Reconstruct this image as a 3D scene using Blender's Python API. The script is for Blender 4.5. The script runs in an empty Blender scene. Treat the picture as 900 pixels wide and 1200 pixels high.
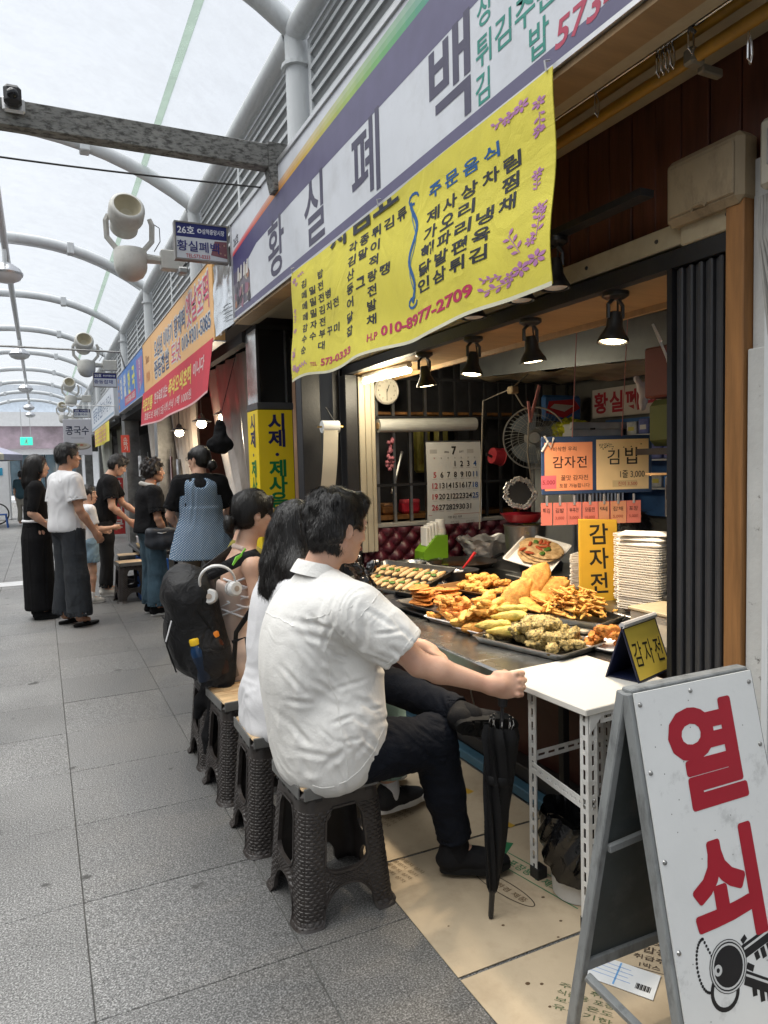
import bpy,bmesh,math,random
import numpy as np
from mathutils import Vector,Matrix,kdtree

rnd = random.Random(11)
nr = np.random.default_rng(11)
S = bpy.context.scene
COL = S.collection

# ---------------------------------------------------------------- camera
FPX,CAM_H = 836.0,1.52                     # focal length in px of a 900x1200 frame, eye height in metres
yaw,pit,rol = (math.radians(a) for a in (25.6,3.78,-1.49))
cF = Vector((math.sin(yaw) * math.cos(pit),math.cos(yaw) * math.cos(pit),-math.sin(pit)))
cr = Vector((math.cos(yaw),-math.sin(yaw),0)); cu = cr.cross(cF)
cR = cr * math.cos(rol) + cu * math.sin(rol); cU = cu * math.cos(rol) - cr * math.sin(rol)
cam = bpy.data.cameras.new('camera'); camo = bpy.data.objects.new('camera',cam); COL.objects.link(camo)
camo.matrix_world = Matrix(((cR.x,cU.x,-cF.x,0),(cR.y,cU.y,-cF.y,0),(cR.z,cU.z,-cF.z,CAM_H),(0,0,0,1)))
cam.sensor_fit = 'VERTICAL'; cam.sensor_height = 36.0; cam.lens = FPX / 1200 * 36.0
cam.clip_start = 0.05; cam.clip_end = 2000
S.camera = camo

# ---------------------------------------------------------------- sky, sun, exposure
W = bpy.data.worlds.new('World'); S.world = W; W.use_nodes = True
wn,wl = W.node_tree.nodes,W.node_tree.links
bg = wn['Background']
sky = wn.new('ShaderNodeTexSky'); sky.sky_type = 'NISHITA'; sky.sun_disc = False
SUN_EL,SUN_AZ = math.radians(66),math.radians(-75)
sky.sun_elevation = SUN_EL; sky.sun_rotation = SUN_AZ
sky.air_density = 1.6; sky.dust_density = 4.0; sky.ozone_density = 1.0
hs = wn.new('ShaderNodeHueSaturation'); hs.inputs['Saturation'].default_value = 0.32   # cloud deck: the sky's blue mostly veiled
mx = wn.new('ShaderNodeMix'); mx.data_type = 'RGBA'; mx.inputs['Factor'].default_value = 0.8
wl.new(sky.outputs[0],hs.inputs['Color']); wl.new(hs.outputs[0],mx.inputs['A'])
mx.inputs['B'].default_value = (4.75,4.95,5.25,1)
wl.new(mx.outputs['Result'],bg.inputs['Color'])
bg.inputs['Strength'].default_value = 0.055
sl = bpy.data.lights.new('sun','SUN'); sl.energy = 1.5; sl.angle = math.radians(65); sl.color = (1,.97,.92)
so = bpy.data.objects.new('sun',sl); COL.objects.link(so)
sd = Vector((math.sin(SUN_AZ) * math.cos(SUN_EL),math.cos(SUN_AZ) * math.cos(SUN_EL),math.sin(SUN_EL)))
so.rotation_euler = sd.to_track_quat('Z','Y').to_euler(); so.location = (0,0,30)
vs = S.view_settings
vs.view_transform = 'Standard'; vs.look = 'None'; vs.gamma = 1; vs.use_curve_mapping = False; vs.exposure = 1.86
try:
	S.cycles.use_denoising = True; S.cycles.max_bounces = 9; S.cycles.diffuse_bounces = 5; S.cycles.transparent_max_bounces = 16
	S.cycles.glossy_bounces = 3; S.cycles.transmission_bounces = 4; S.cycles.sample_clamp_indirect = 6; S.cycles.caustics_reflective = False; S.cycles.caustics_refractive = False
except Exception:
	pass

# ---------------------------------------------------------------- materials
def lin(c):
	if isinstance(c,str):
		c = tuple(int(c[i:i + 2],16) / 255 for i in (0,2,4))
		c = tuple(x / 12.92 if x <= .04045 else ((x + .055) / 1.055) ** 2.4 for x in c)
	return tuple(c[:3]) + (1,)

def mat(name,col,rough=.6,metal=0,var=.12,vs=6,bump=0,bs=60,spec=.4,dirt=0,dcol=(.05,.045,.04),ds=3,dlo=.5,dhi=.72,
		sheen=0,sss=0,stretch=None,trans=0,alpha=1,coat=0,emis=None,estr=0,crease=0,cs=9):
	m = bpy.data.materials.new(name); m.use_nodes = True
	n,l = m.node_tree.nodes,m.node_tree.links
	b = n['Principled BSDF']
	b.inputs['Roughness'].default_value = rough; b.inputs['Metallic'].default_value = metal
	b.inputs['Specular IOR Level'].default_value = spec
	if sheen: b.inputs['Sheen Weight'].default_value = sheen
	if coat: b.inputs['Coat Weight'].default_value = coat; b.inputs['Coat Roughness'].default_value = .15
	if sss:
		b.inputs['Subsurface Weight'].default_value = sss; b.inputs['Subsurface Radius'].default_value = (.01,.004,.002)
	if trans: b.inputs['Transmission Weight'].default_value = trans
	if alpha < 1: b.inputs['Alpha'].default_value = alpha
	if emis is not None:
		b.inputs['Emission Color'].default_value = lin(emis); b.inputs['Emission Strength'].default_value = estr
	tc = n.new('ShaderNodeTexCoord'); src = tc.outputs['Object']
	if stretch:
		mp = n.new('ShaderNodeMapping'); mp.inputs['Scale'].default_value = stretch
		l.new(src,mp.inputs['Vector']); src = mp.outputs[0]
	c = lin(col)
	nz = n.new('ShaderNodeTexNoise'); nz.inputs['Scale'].default_value = vs; nz.inputs['Detail'].default_value = 6; nz.inputs['Roughness'].default_value = .62
	l.new(src,nz.inputs['Vector'])
	rp = n.new('ShaderNodeValToRGB'); l.new(nz.outputs['Fac'],rp.inputs['Fac'])
	rp.color_ramp.elements[0].position = .3; rp.color_ramp.elements[1].position = .7
	rp.color_ramp.elements[0].color = tuple(x * (1 - var) for x in c[:3]) + (1,)
	rp.color_ramp.elements[1].color = tuple(min(1,x * (1 + var)) for x in c[:3]) + (1,)
	out = rp.outputs['Color']
	if dirt:
		dz = n.new('ShaderNodeTexNoise'); dz.inputs['Scale'].default_value = ds; dz.inputs['Detail'].default_value = 8; dz.inputs['Roughness'].default_value = .7
		l.new(src,dz.inputs['Vector'])
		dr = n.new('ShaderNodeMapRange'); dr.inputs['From Min'].default_value = dlo; dr.inputs['From Max'].default_value = dhi; dr.inputs['To Max'].default_value = dirt
		l.new(dz.outputs['Fac'],dr.inputs['Value'])
		mm = n.new('ShaderNodeMix'); mm.data_type = 'RGBA'; l.new(dr.outputs[0],mm.inputs['Factor']); l.new(out,mm.inputs['A'])
		mm.inputs['B'].default_value = lin(dcol); out = mm.outputs['Result']
	l.new(out,b.inputs['Base Color'])
	rv = n.new('ShaderNodeMapRange'); rv.inputs['To Min'].default_value = max(0,rough - .08); rv.inputs['To Max'].default_value = min(1,rough + .08)
	l.new(nz.outputs['Fac'],rv.inputs['Value']); l.new(rv.outputs[0],b.inputs['Roughness'])
	if bump:
		bz = n.new('ShaderNodeTexNoise'); bz.inputs['Scale'].default_value = bs; bz.inputs['Detail'].default_value = 5
		l.new(src,bz.inputs['Vector'])
		bp = n.new('ShaderNodeBump'); bp.inputs['Strength'].default_value = bump; bp.inputs['Distance'].default_value = .01
		l.new(bz.outputs['Fac'],bp.inputs['Height']); l.new(bp.outputs[0],b.inputs['Normal'])
		if crease:                       # sharp crumple lines, as in worn cotton or nylon
			cz = n.new('ShaderNodeTexNoise'); cz.inputs['Scale'].default_value = cs; cz.inputs['Detail'].default_value = 4; cz.inputs['Roughness'].default_value = .45; cz.inputs['Distortion'].default_value = .9
			l.new(src,cz.inputs['Vector'])
			pp = n.new('ShaderNodeMath'); pp.operation = 'PINGPONG'; pp.inputs[1].default_value = .09; l.new(cz.outputs['Fac'],pp.inputs[0])
			b2 = n.new('ShaderNodeBump'); b2.inputs['Strength'].default_value = crease; b2.inputs['Distance'].default_value = .05
			l.new(pp.outputs[0],b2.inputs['Height']); l.new(b2.outputs[0],bp.inputs['Normal'])
	return m

def print_mat(name,rough=.5,spec=.4,fade=.12,trl=0):
	"""flat print: colour comes from the mesh's own colour attribute, slightly worn"""
	m = bpy.data.materials.new(name); m.use_nodes = True
	n,l = m.node_tree.nodes,m.node_tree.links
	b = n['Principled BSDF']; b.inputs['Roughness'].default_value = rough; b.inputs['Specular IOR Level'].default_value = spec
	a = n.new('ShaderNodeVertexColor'); a.layer_name = 'Col'
	tc = n.new('ShaderNodeTexCoord'); nz = n.new('ShaderNodeTexNoise'); nz.inputs['Scale'].default_value = 9; nz.inputs['Detail'].default_value = 8
	l.new(tc.outputs['Object'],nz.inputs['Vector'])
	mr = n.new('ShaderNodeMapRange'); mr.inputs['From Min'].default_value = .35; mr.inputs['From Max'].default_value = .7
	mr.inputs['To Min'].default_value = 1 - fade; mr.inputs['To Max'].default_value = 1
	l.new(nz.outputs['Fac'],mr.inputs['Value'])
	mm = n.new('ShaderNodeMix'); mm.data_type = 'RGBA'; mm.blend_type = 'MULTIPLY'; mm.inputs['Factor'].default_value = 1
	l.new(a.outputs['Color'],mm.inputs['A']); l.new(mr.outputs[0],mm.inputs['B'])
	l.new(mm.outputs['Result'],b.inputs['Base Color'])
	return m

PRINT = print_mat('printed_ink')

# ---------------------------------------------------------------- mesh building
def rot_to(d,up=(0,0,1)):
	"""3x3 whose z axis runs along d"""
	z = Vector(d).normalized(); u = Vector(up)
	if abs(z.dot(u)) > .98: u = Vector((1,0,0))
	x = u.cross(z).normalized(); y = z.cross(x)
	return Matrix((x,y,z)).transposed()

def RZ(a): return Matrix.Rotation(a,4,'Z')

def TR(loc,rz=0,rx=0,ry=0,s=1):
	return Matrix.Translation(loc) @ Matrix.Rotation(rz,4,'Z') @ Matrix.Rotation(ry,4,'Y') @ Matrix.Rotation(rx,4,'X') @ Matrix.Scale(s,4)

def link_mesh(name,me,m,parent=None):
	o = bpy.data.objects.new(name,me); COL.objects.link(o)
	if m is not None and not me.materials: me.materials.append(m)
	if parent is not None: o.parent = parent
	return o

MATS_OF = {}

class MB:
	"""collects pieces and links them as ONE mesh object"""
	def __init__(s): s.v,s.f,s.c = [],[],[]

	def add(s,vs,fs,M=None,col=None):
		b = len(s.v)
		s.v += [tuple(M @ Vector(p)) for p in vs] if M is not None else [tuple(p) for p in vs]
		s.f += [tuple(b + i for i in f) for f in fs]
		s.c += [col] * len(fs)
		return s

	def box(s,lo,hi,M=None,bev=0,col=None):
		(x0,y0,z0),(x1,y1,z1) = lo,hi
		if not bev:
			v = [(x0,y0,z0),(x1,y0,z0),(x1,y1,z0),(x0,y1,z0),(x0,y0,z1),(x1,y0,z1),(x1,y1,z1),(x0,y1,z1)]
			f = [(3,2,1,0),(4,5,6,7),(0,1,5,4),(1,2,6,5),(2,3,7,6),(3,0,4,7)]
			return s.add(v,f,M,col)
		b = min(bev,abs(x1 - x0) * .45,abs(y1 - y0) * .45,abs(z1 - z0) * .45)
		v,idx = [],{}
		for i in (0,1):
			for j in (0,1):
				for k in (0,1):
					X,Y,Z = (x0,x1)[i],(y0,y1)[j],(z0,z1)[k]
					sx,sy,sz = (b,-b)[i],(b,-b)[j],(b,-b)[k]
					idx[i,j,k] = len(v)
					v += [(X,Y + sy,Z + sz),(X + sx,Y,Z + sz),(X + sx,Y + sy,Z)]
		I = lambda i,j,k,a: idx[i,j,k] + a
		f = [(I(0,0,0,0),I(0,0,1,0),I(0,1,1,0),I(0,1,0,0)),(I(1,0,0,0),I(1,1,0,0),I(1,1,1,0),I(1,0,1,0)),
			 (I(0,0,0,1),I(1,0,0,1),I(1,0,1,1),I(0,0,1,1)),(I(0,1,0,1),I(0,1,1,1),I(1,1,1,1),I(1,1,0,1)),
			 (I(0,0,0,2),I(0,1,0,2),I(1,1,0,2),I(1,0,0,2)),(I(0,0,1,2),I(1,0,1,2),I(1,1,1,2),I(0,1,1,2))]
		for j in (0,1):
			for k in (0,1):
				f.append((I(0,j,k,1),I(1,j,k,1),I(1,j,k,2),I(0,j,k,2)))
		for i in (0,1):
			for k in (0,1):
				f.append((I(i,0,k,0),I(i,1,k,0),I(i,1,k,2),I(i,0,k,2)))
		for i in (0,1):
			for j in (0,1):
				f.append((I(i,j,0,0),I(i,j,1,0),I(i,j,1,1),I(i,j,0,1)))
				for k in (0,1): f.append((I(i,j,k,0),I(i,j,k,1),I(i,j,k,2)))
		return s.add(v,f,M,col)

	def tube(s,pts,r,n=8,cap=True,M=None,col=None,sq=None):
		pts = [Vector(p) for p in pts]; k = len(pts)
		rs = r if isinstance(r,(list,tuple)) else [r] * k
		v,f = [],[]
		ref = None
		for i,p in enumerate(pts):
			d = (pts[min(i + 1,k - 1)] - pts[max(i - 1,0)])
			if d.length < 1e-9: d = Vector((0,0,1))
			d.normalize()
			if ref is None:
				ref = Vector((0,0,1)) if abs(d.z) < .9 else Vector((1,0,0))
			x = (ref - d * ref.dot(d)).normalized(); y = d.cross(x); ref = x
			for j in range(n):
				a = 2 * math.pi * (j + .5) / n
				v.append(p + (x * math.cos(a) + y * math.sin(a) * (sq or 1)) * rs[i])
		for i in range(k - 1):
			for j in range(n):
				f.append((i * n + j,i * n + (j + 1) % n,(i + 1) * n + (j + 1) % n,(i + 1) * n + j))
		if cap:
			f.append(tuple(reversed(range(n)))); f.append(tuple((k - 1) * n + j for j in range(n)))
		return s.add(v,f,M,col)

	def lathe(s,prof,n=20,M=None,col=None,cap=True):
		v,f = [],[]
		if len(prof) == 2 and prof[0][0] == 0 and prof[0][1] == prof[1][1]:      # a plain disc
			return s.add([(prof[1][0] * math.cos(2 * math.pi * j / n),prof[1][0] * math.sin(2 * math.pi * j / n),prof[1][1]) for j in range(n)],[tuple(range(n))],M,col)
		for r,z in prof:
			for j in range(n):
				a = 2 * math.pi * j / n
				v.append((r * math.cos(a),r * math.sin(a),z))
		for i in range(len(prof) - 1):
			for j in range(n):
				f.append((i * n + j,i * n + (j + 1) % n,(i + 1) * n + (j + 1) % n,(i + 1) * n + j))
		if cap:
			if prof[0][0] > 1e-4: f.append(tuple(reversed(range(n))))
			if prof[-1][0] > 1e-4: f.append(tuple((len(prof) - 1) * n + j for j in range(n)))
		return s.add(v,f,M,col)

	def prism(s,poly,z0,z1,M=None,col=None):
		n = len(poly)
		v = [(x,y,z0) for x,y in poly] + [(x,y,z1) for x,y in poly]
		f = [tuple(reversed(range(n))),tuple(range(n,2 * n))] + [(i,(i + 1) % n,n + (i + 1) % n,n + i) for i in range(n)]
		return s.add(v,f,M,col)

	def grid(s,fn,nu,nv,M=None,col=None,flip=False):
		v = [fn(i / nu,j / nv) for j in range(nv + 1) for i in range(nu + 1)]
		w = nu + 1
		f = [(j * w + i,j * w + i + 1,(j + 1) * w + i + 1,(j + 1) * w + i) for j in range(nv) for i in range(nu)]
		if flip: f = [tuple(reversed(q)) for q in f]
		return s.add(v,f,M,col)

	def mesh(s,name,inv=None):
		me = bpy.data.meshes.new(name)
		v = [tuple(inv @ Vector(p)) for p in s.v] if inv is not None else s.v
		me.from_pydata(v,[],s.f)
		if any(c is not None for c in s.c):
			at = me.color_attributes.new('Col','FLOAT_COLOR','CORNER')
			data = []
			for p,c in zip(me.polygons,s.c):
				cc = lin(c) if c is not None else (1,1,1,1)
				data += list(cc) * len(p.vertices)
			at.data.foreach_set('color',data)
		me.validate()
		return me

	def obj(s,name,m,parent=None,smooth=False,world=True,fix=False,sharp=40):
		"""world=True: the collected points are world points, even under a parent"""
		inv = mw(parent).inverted() if (parent is not None and world) else None
		me = s.mesh(name,inv)
		if fix:
			bm = bmesh.new(); bm.from_mesh(me); bmesh.ops.recalc_face_normals(bm,faces=bm.faces); bm.to_mesh(me); bm.free()
		if smooth:
			me.polygons.foreach_set('use_smooth',[True] * len(me.polygons))
			me.set_sharp_from_angle(angle=math.radians(sharp))
		return link_mesh(name,me,m,parent)

def mw(o):
	M = o.matrix_basis.copy()
	while o.parent is not None:
		o = o.parent; M = o.matrix_basis @ M
	return M

def tag(o,label,cat,group=None,kind=None):
	if label: o['label'] = label
	if cat: o['category'] = cat
	if group: o['group'] = group
	if kind: o['kind'] = kind
	return o

def thing(name,label,cat,loc=(0,0,0),rz=0,group=None):
	o = bpy.data.objects.new(name,None); COL.objects.link(o)
	o.empty_display_size = .1; o.location = loc; o.rotation_euler = (0,0,rz)
	o.matrix_basis = Matrix.Translation(loc) @ Matrix.Rotation(rz,4,'Z')
	return tag(o,label,cat,group)

def structure(name,mb,m,parent=None,**k):
	o = mb.obj(name,m,parent,**k)
	if parent is None: o['kind'] = 'structure'
	return o

def dup(o,M=None,label=None,group=None,parent=None):
	"""copy of a thing with its parts and their parts"""
	kids = [c for c in KIDS(o)]
	c = o.copy(); COL.objects.link(c)
	if parent is not None: c.parent = parent
	if M is not None: c.matrix_basis = M
	if label: c['label'] = label
	if group: c['group'] = group
	for k in kids: dup(k,parent=c)
	return c

def KIDS(o): return [x for x in COL.objects if x.parent == o]

# ---------------------------------------------------------------- lettering
_tx = {}

def text_geo(s,bold=0.0):
	k = (s,bold)
	if k not in _tx:
		c = bpy.data.curves.new('lettering','FONT'); c.body = s; c.size = 1; c.offset = bold; c.resolution_u = 3
		o = bpy.data.objects.new('lettering',c); COL.objects.link(o)
		dg = bpy.context.evaluated_depsgraph_get(); dg.update()
		me = bpy.data.meshes.new_from_object(o.evaluated_get(dg))
		v = [(p.co.x,p.co.y) for p in me.vertices]; f = [tuple(p.vertices) for p in me.polygons]
		bpy.data.meshes.remove(me); bpy.data.objects.remove(o); bpy.data.curves.remove(c)
		if v:
			xs = [p[0] for p in v]; ys = [p[1] for p in v]
			cx,cy = (min(xs) + max(xs)) / 2,(min(ys) + max(ys)) / 2
			v = [(x - cx,y - cy) for x,y in v]
			_tx[k] = (v,f,max(xs) - min(xs),max(ys) - min(ys))
		else:
			_tx[k] = ([],[],0,0)
	return _tx[k]

class Print:
	"""ink on a plane: origin, right and up axes; x,y in metres; every layer a little prouder than the last"""
	def __init__(s,o,ux,uy,off=.0015,warp=None):
		s.o,s.ux,s.uy = Vector(o),Vector(ux).normalized(),Vector(uy).normalized()
		s.n = s.ux.cross(s.uy).normalized(); s.off = off; s.warp = warp; s.mb = MB(); s.k = 0

	def P(s,x,y,z):
		z *= .35
		if s.warp: return s.warp(x,y,z)
		return s.o + s.ux * x + s.uy * y + s.n * z

	def poly(s,pts,col,lift=None):
		z = s.off if lift is None else lift
		s.mb.add([s.P(x,y,z) for x,y in pts],[tuple(range(len(pts)))],None,col); return s

	def rect(s,x0,y0,x1,y1,col,lift=None,nx=1):
		for i in range(nx):
			a,b = x0 + (x1 - x0) * i / nx,x0 + (x1 - x0) * (i + 1) / nx
			s.poly([(a,y0),(b,y0),(b,y1),(a,y1)],col,lift)
		return s

	def disc(s,x,y,rx,ry,col,n=16,lift=None,rot=0):
		c,q = math.cos(rot),math.sin(rot)
		pts = []
		for i in range(n):
			a = 2 * math.pi * i / n; u,w = rx * math.cos(a),ry * math.sin(a)
			pts.append((x + u * c - w * q,y + u * q + w * c))
		return s.poly(pts,col,lift)

	def line(s,pts,w,col,lift=None):
		z = s.off if lift is None else lift
		for (x0,y0),(x1,y1) in zip(pts,pts[1:]):
			d = math.hypot(x1 - x0,y1 - y0) or 1; nx,ny = -(y1 - y0) / d * w / 2,(x1 - x0) / d * w / 2
			ex,ey = (x1 - x0) / d * w * .3,(y1 - y0) / d * w * .3
			s.mb.add([s.P(x0 - ex + nx,y0 - ey + ny,z),s.P(x0 - ex - nx,y0 - ey - ny,z),s.P(x1 + ex - nx,y1 + ey - ny,z),s.P(x1 + ex + nx,y1 + ey + ny,z)],[(0,1,2,3)],None,col)
		return s

	def text(s,t,x,y,size,col,bold=.012,rot=0,sx=1.0,wid=None,lift=None,align='c',shear=0,hgt=None):
		v,f,w,h = text_geo(t,bold)
		if not v: return s
		z = (s.off * 2) if lift is None else lift
		fx = size * sx if wid is None else wid / max(w,1e-6)
		if hgt: size = hgt / max(h,1e-6)
		dx = {'c': 0,'l': w / 2 * fx,'r': -w / 2 * fx}[align]
		c,q = math.cos(rot),math.sin(rot)
		pts = []
		for a,b in v:
			a = a * fx + dx + shear * b * size; b = b * size
			pts.append(s.P(x + a * c - b * q,y + a * q + b * c,z))
		s.mb.add(pts,f,None,col); return s

	def vtext(s,t,x,y,step,size,col,bold=.012,sx=1.0,lift=None):
		for i,ch in enumerate(t):
			if ch != ' ': s.text(ch,x,y - i * step,size,col,bold,sx=sx,lift=lift)
		return s

	def obj(s,name,parent,m=None): return s.mb.obj(name,m or PRINT,parent)

# ---------------------------------------------------------------- noise and voxel surfaces (for bodies, cloth and food)
def _hash(ix,iy,iz,seed):
	n = (ix * 374761393 + iy * 668265263 + iz * 2147483647 + seed * 1274126177) & 0xffffffff
	n = ((n ^ (n >> 13)) * 1274126177) & 0xffffffff
	return ((n ^ (n >> 16)) & 0xffff) / 65535.0

def vnoise(P,fr=1.0,seed=0):
	p = np.asarray(P,dtype=np.float64) * fr
	i = np.floor(p).astype(np.int64); t = p - i; t = t * t * (3 - 2 * t)
	out = 0
	for dx in (0,1):
		for dy in (0,1):
			for dz in (0,1):
				w = (t[:,0] if dx else 1 - t[:,0]) * (t[:,1] if dy else 1 - t[:,1]) * (t[:,2] if dz else 1 - t[:,2])
				out = out + w * _hash(i[:,0] + dx,i[:,1] + dy,i[:,2] + dz,seed)
	return out * 2 - 1

def fbm(P,fr,oct=3,seed=0):
	o,a,t = 0,1,0
	for k in range(oct):
		o = o + a * vnoise(P,fr * 2 ** k,seed + k); t += a; a *= .5
	return o / t

class Vox:
	def __init__(s,lo,hi,h):
		s.lo = np.array(lo,float); s.h = h
		n = np.ceil((np.array(hi,float) - s.lo) / h).astype(int) + 1
		s.D = np.full(n,.2,np.float32); s.n = n

	def _op(s,blo,bhi,fn,k,op):
		m = k + 4 * s.h
		a = np.maximum(0,np.floor((np.asarray(blo) - m - s.lo) / s.h).astype(int))
		b = np.minimum(s.n,np.ceil((np.asarray(bhi) + m - s.lo) / s.h).astype(int) + 1)
		if (b <= a).any(): return s
		ax = [(s.lo[i] + s.h * np.arange(a[i],b[i])).astype(np.float32) for i in range(3)]
		X,Y,Z = ax[0][:,None,None],ax[1][None,:,None],ax[2][None,None,:]
		d = fn(X,Y,Z)
		sl_ = (slice(a[0],b[0]),slice(a[1],b[1]),slice(a[2],b[2]))
		o = s.D[sl_]
		if op == 'add':
			if k > 0:
				t = np.clip(.5 + .5 * (o - d) / k,0,1); s.D[sl_] = o + (d - o) * t - k * t * (1 - t)
			else: s.D[sl_] = np.minimum(o,d)
		elif op == 'sub':
			if k > 0:
				d = -d; t = np.clip(.5 - .5 * (o - d) / k,0,1); s.D[sl_] = o + (d - o) * t + k * t * (1 - t)
			else: s.D[sl_] = np.maximum(o,-d)
		return s

	def rc(s,a,b,ra,rb=None,k=.02,op='add',cap=False,inner=0):
		"""tapered limb; cap: cut flat at b, like a sleeve; inner: hollowed by this much less radius near the open end"""
		rb = ra if rb is None else rb
		a,b = np.asarray(a,float),np.asarray(b,float)
		ba = b - a; L = float(ba @ ba) + 1e-9
		r = max(ra,rb)

		def fn(X,Y,Z):
			px,py,pz = X - a[0],Y - a[1],Z - a[2]
			t = np.clip((px * ba[0] + py * ba[1] + pz * ba[2]) / L,0,1)
			d = np.sqrt((px - t * ba[0]) ** 2 + (py - t * ba[1]) ** 2 + (pz - t * ba[2]) ** 2) - (ra + (rb - ra) * t)
			if cap:
				e = ((X - b[0]) * ba[0] + (Y - b[1]) * ba[1] + (Z - b[2]) * ba[2]) / math.sqrt(L)
				if inner: d = np.maximum(d,-np.maximum(d + inner,-.045 - e))
				d = np.maximum(d,e)
			return d
		return s._op(np.minimum(a,b) - r,np.maximum(a,b) + r,fn,k,op)

	def chain(s,pts,rs,k=.02,op='add'):
		for i in range(len(pts) - 1): s.rc(pts[i],pts[i + 1],rs[i],rs[i + 1],k,op)
		return s

	def el(s,c,r,R=None,k=.02,op='add'):
		"""ellipsoid; columns of R are its axes"""
		c = np.asarray(c,float); r = np.asarray(r,float)
		R = np.eye(3) if R is None else np.asarray(R,float)
		ext = np.sqrt(((R * r) ** 2).sum(axis=1))

		def fn(X,Y,Z):
			px,py,pz = X - c[0],Y - c[1],Z - c[2]
			q = [px * R[0,i] + py * R[1,i] + pz * R[2,i] for i in range(3)]
			k0 = np.sqrt(sum((q[i] / r[i]) ** 2 for i in range(3))); k1 = np.sqrt(sum((q[i] / r[i] ** 2) ** 2 for i in range(3))) + 1e-6
			return k0 * (k0 - 1) / k1
		return s._op(c - ext,c + ext,fn,k,op)

	def bx(s,c,half,R=None,rad=.01,k=.01,op='add'):
		c = np.asarray(c,float); hf = np.asarray(half,float) - rad
		R = np.eye(3) if R is None else np.asarray(R,float)
		ext = np.sqrt(((R * (hf + rad)) ** 2).sum(axis=1)) + rad

		def fn(X,Y,Z):
			px,py,pz = X - c[0],Y - c[1],Z - c[2]
			q = [np.abs(px * R[0,i] + py * R[1,i] + pz * R[2,i]) - hf[i] for i in range(3)]
			out = np.sqrt(sum(np.maximum(t,0) ** 2 for t in q))
			return out + np.minimum(np.maximum(np.maximum(q[0],q[1]),q[2]),0) - rad
		return s._op(c - ext,c + ext,fn,k,op)

	def cut(s,pt,n,blo=None,bhi=None,k=0):
		"""keep only the side against n"""
		pt = np.asarray(pt,float); n = np.asarray(n,float); n = n / np.linalg.norm(n)
		hi = s.lo + s.h * s.n
		return s._op(s.lo if blo is None else blo,hi if bhi is None else bhi,lambda X,Y,Z: -((X - pt[0]) * n[0] + (Y - pt[1]) * n[1] + (Z - pt[2]) * n[2]) + 0 * (X + Y + Z),k,'sub')

	def cone(s,prof,f,l,o,k=.03):
		"""skirt: profile (z, forward radius, side radius) from low to high about the axis through o"""
		zs = np.array([p[0] for p in prof]); ra = np.array([p[1] for p in prof]); rb = np.array([p[2] for p in prof]); m = max(ra.max(),rb.max())

		def fn(X,Y,Z):
			a,b = np.interp(Z,zs,ra).astype(np.float32),np.interp(Z,zs,rb).astype(np.float32)
			u,v = (X - o[0]) * f[0] + (Y - o[1]) * f[1],(X - o[0]) * l[0] + (Y - o[1]) * l[1]
			q = np.sqrt((u / a) ** 2 + (v / b) ** 2)
			return np.maximum((q - 1) * np.minimum(a,b),np.maximum(zs[0] - Z,Z - zs[-1]) + 0 * q)
		return s._op((o[0] - m,o[1] - m,zs[0]),(o[0] + m,o[1] + m,zs[-1]),fn,k,'add')

	def shell(s,t): s.D = np.maximum(s.D,-(s.D + t)); return s

	def nets(s,smooth=1):
		D = s.D; D[0] = D[-1] = .1; D[:,0] = D[:,-1] = .1; D[:,:,0] = D[:,:,-1] = .1
		ins = D < 0
		nx,ny,nz = D.shape
		cnt = np.zeros((nx - 1,ny - 1,nz - 1),np.int8)
		corners = [(i,j,k) for i in (0,1) for j in (0,1) for k in (0,1)]
		for i,j,k in corners: cnt += ins[i:nx - 1 + i,j:ny - 1 + j,k:nz - 1 + k]
		act = np.argwhere((cnt > 0) & (cnt < 8))
		idx = np.full(cnt.shape,-1,np.int32); idx[act[:,0],act[:,1],act[:,2]] = np.arange(len(act))
		vals = [D[act[:,0] + i,act[:,1] + j,act[:,2] + k] for i,j,k in corners]
		pos = np.zeros((len(act),3)); c = np.zeros(len(act))
		for a in range(8):
			for b in range(a + 1,8):
				df = np.array(corners[b]) - np.array(corners[a])
				if np.abs(df).sum() != 1: continue
				va,vb = vals[a],vals[b]
				mk = (va < 0) != (vb < 0)
				t = np.where(mk,va / np.where(mk,va - vb,1),0)
				pos += mk[:,None] * (np.array(corners[a]) + t[:,None] * df); c += mk
		V = s.lo + s.h * (act + pos / c[:,None])
		F = []
		for ax in range(3):
			u,w = (ax + 1) % 3,(ax + 2) % 3
			s0 = [slice(0,None)] * 3; s1 = [slice(0,None)] * 3
			s0[ax] = slice(0,-1); s1[ax] = slice(1,None)
			A,B = ins[tuple(s0)],ins[tuple(s1)]
			e = np.argwhere(A != B)
			e = e[(e[:,u] > 0) & (e[:,w] > 0) & (e[:,u] < D.shape[u] - 1) & (e[:,w] < D.shape[w] - 1)]
			fl = A[e[:,0],e[:,1],e[:,2]]
			q = []
			for du,dw in ((-1,-1),(0,-1),(0,0),(-1,0)):
				t = e.copy(); t[:,u] += du; t[:,w] += dw
				q.append(idx[t[:,0],t[:,1],t[:,2]])
			q = np.stack(q,1); q[~fl] = q[~fl][:,::-1]
			F.append(q)
		F = np.concatenate(F)
		F = F[(F >= 0).all(1)]
		for _ in range(smooth): V = relax(V,F,.5)
		return V,F

def relax(V,F,w=.5):
	nv = len(V); acc = np.zeros((nv,3)); ct = np.zeros(nv)
	for i in range(4):
		a,b = F[:,i],F[:,(i + 1) % 4]
		for k in range(3):
			acc[:,k] += np.bincount(a,V[b,k],nv) + np.bincount(b,V[a,k],nv)
		ct += np.bincount(a,minlength=nv) + np.bincount(b,minlength=nv)
	ct[ct == 0] = 1
	return V * (1 - w) + acc / ct[:,None] * w

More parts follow.
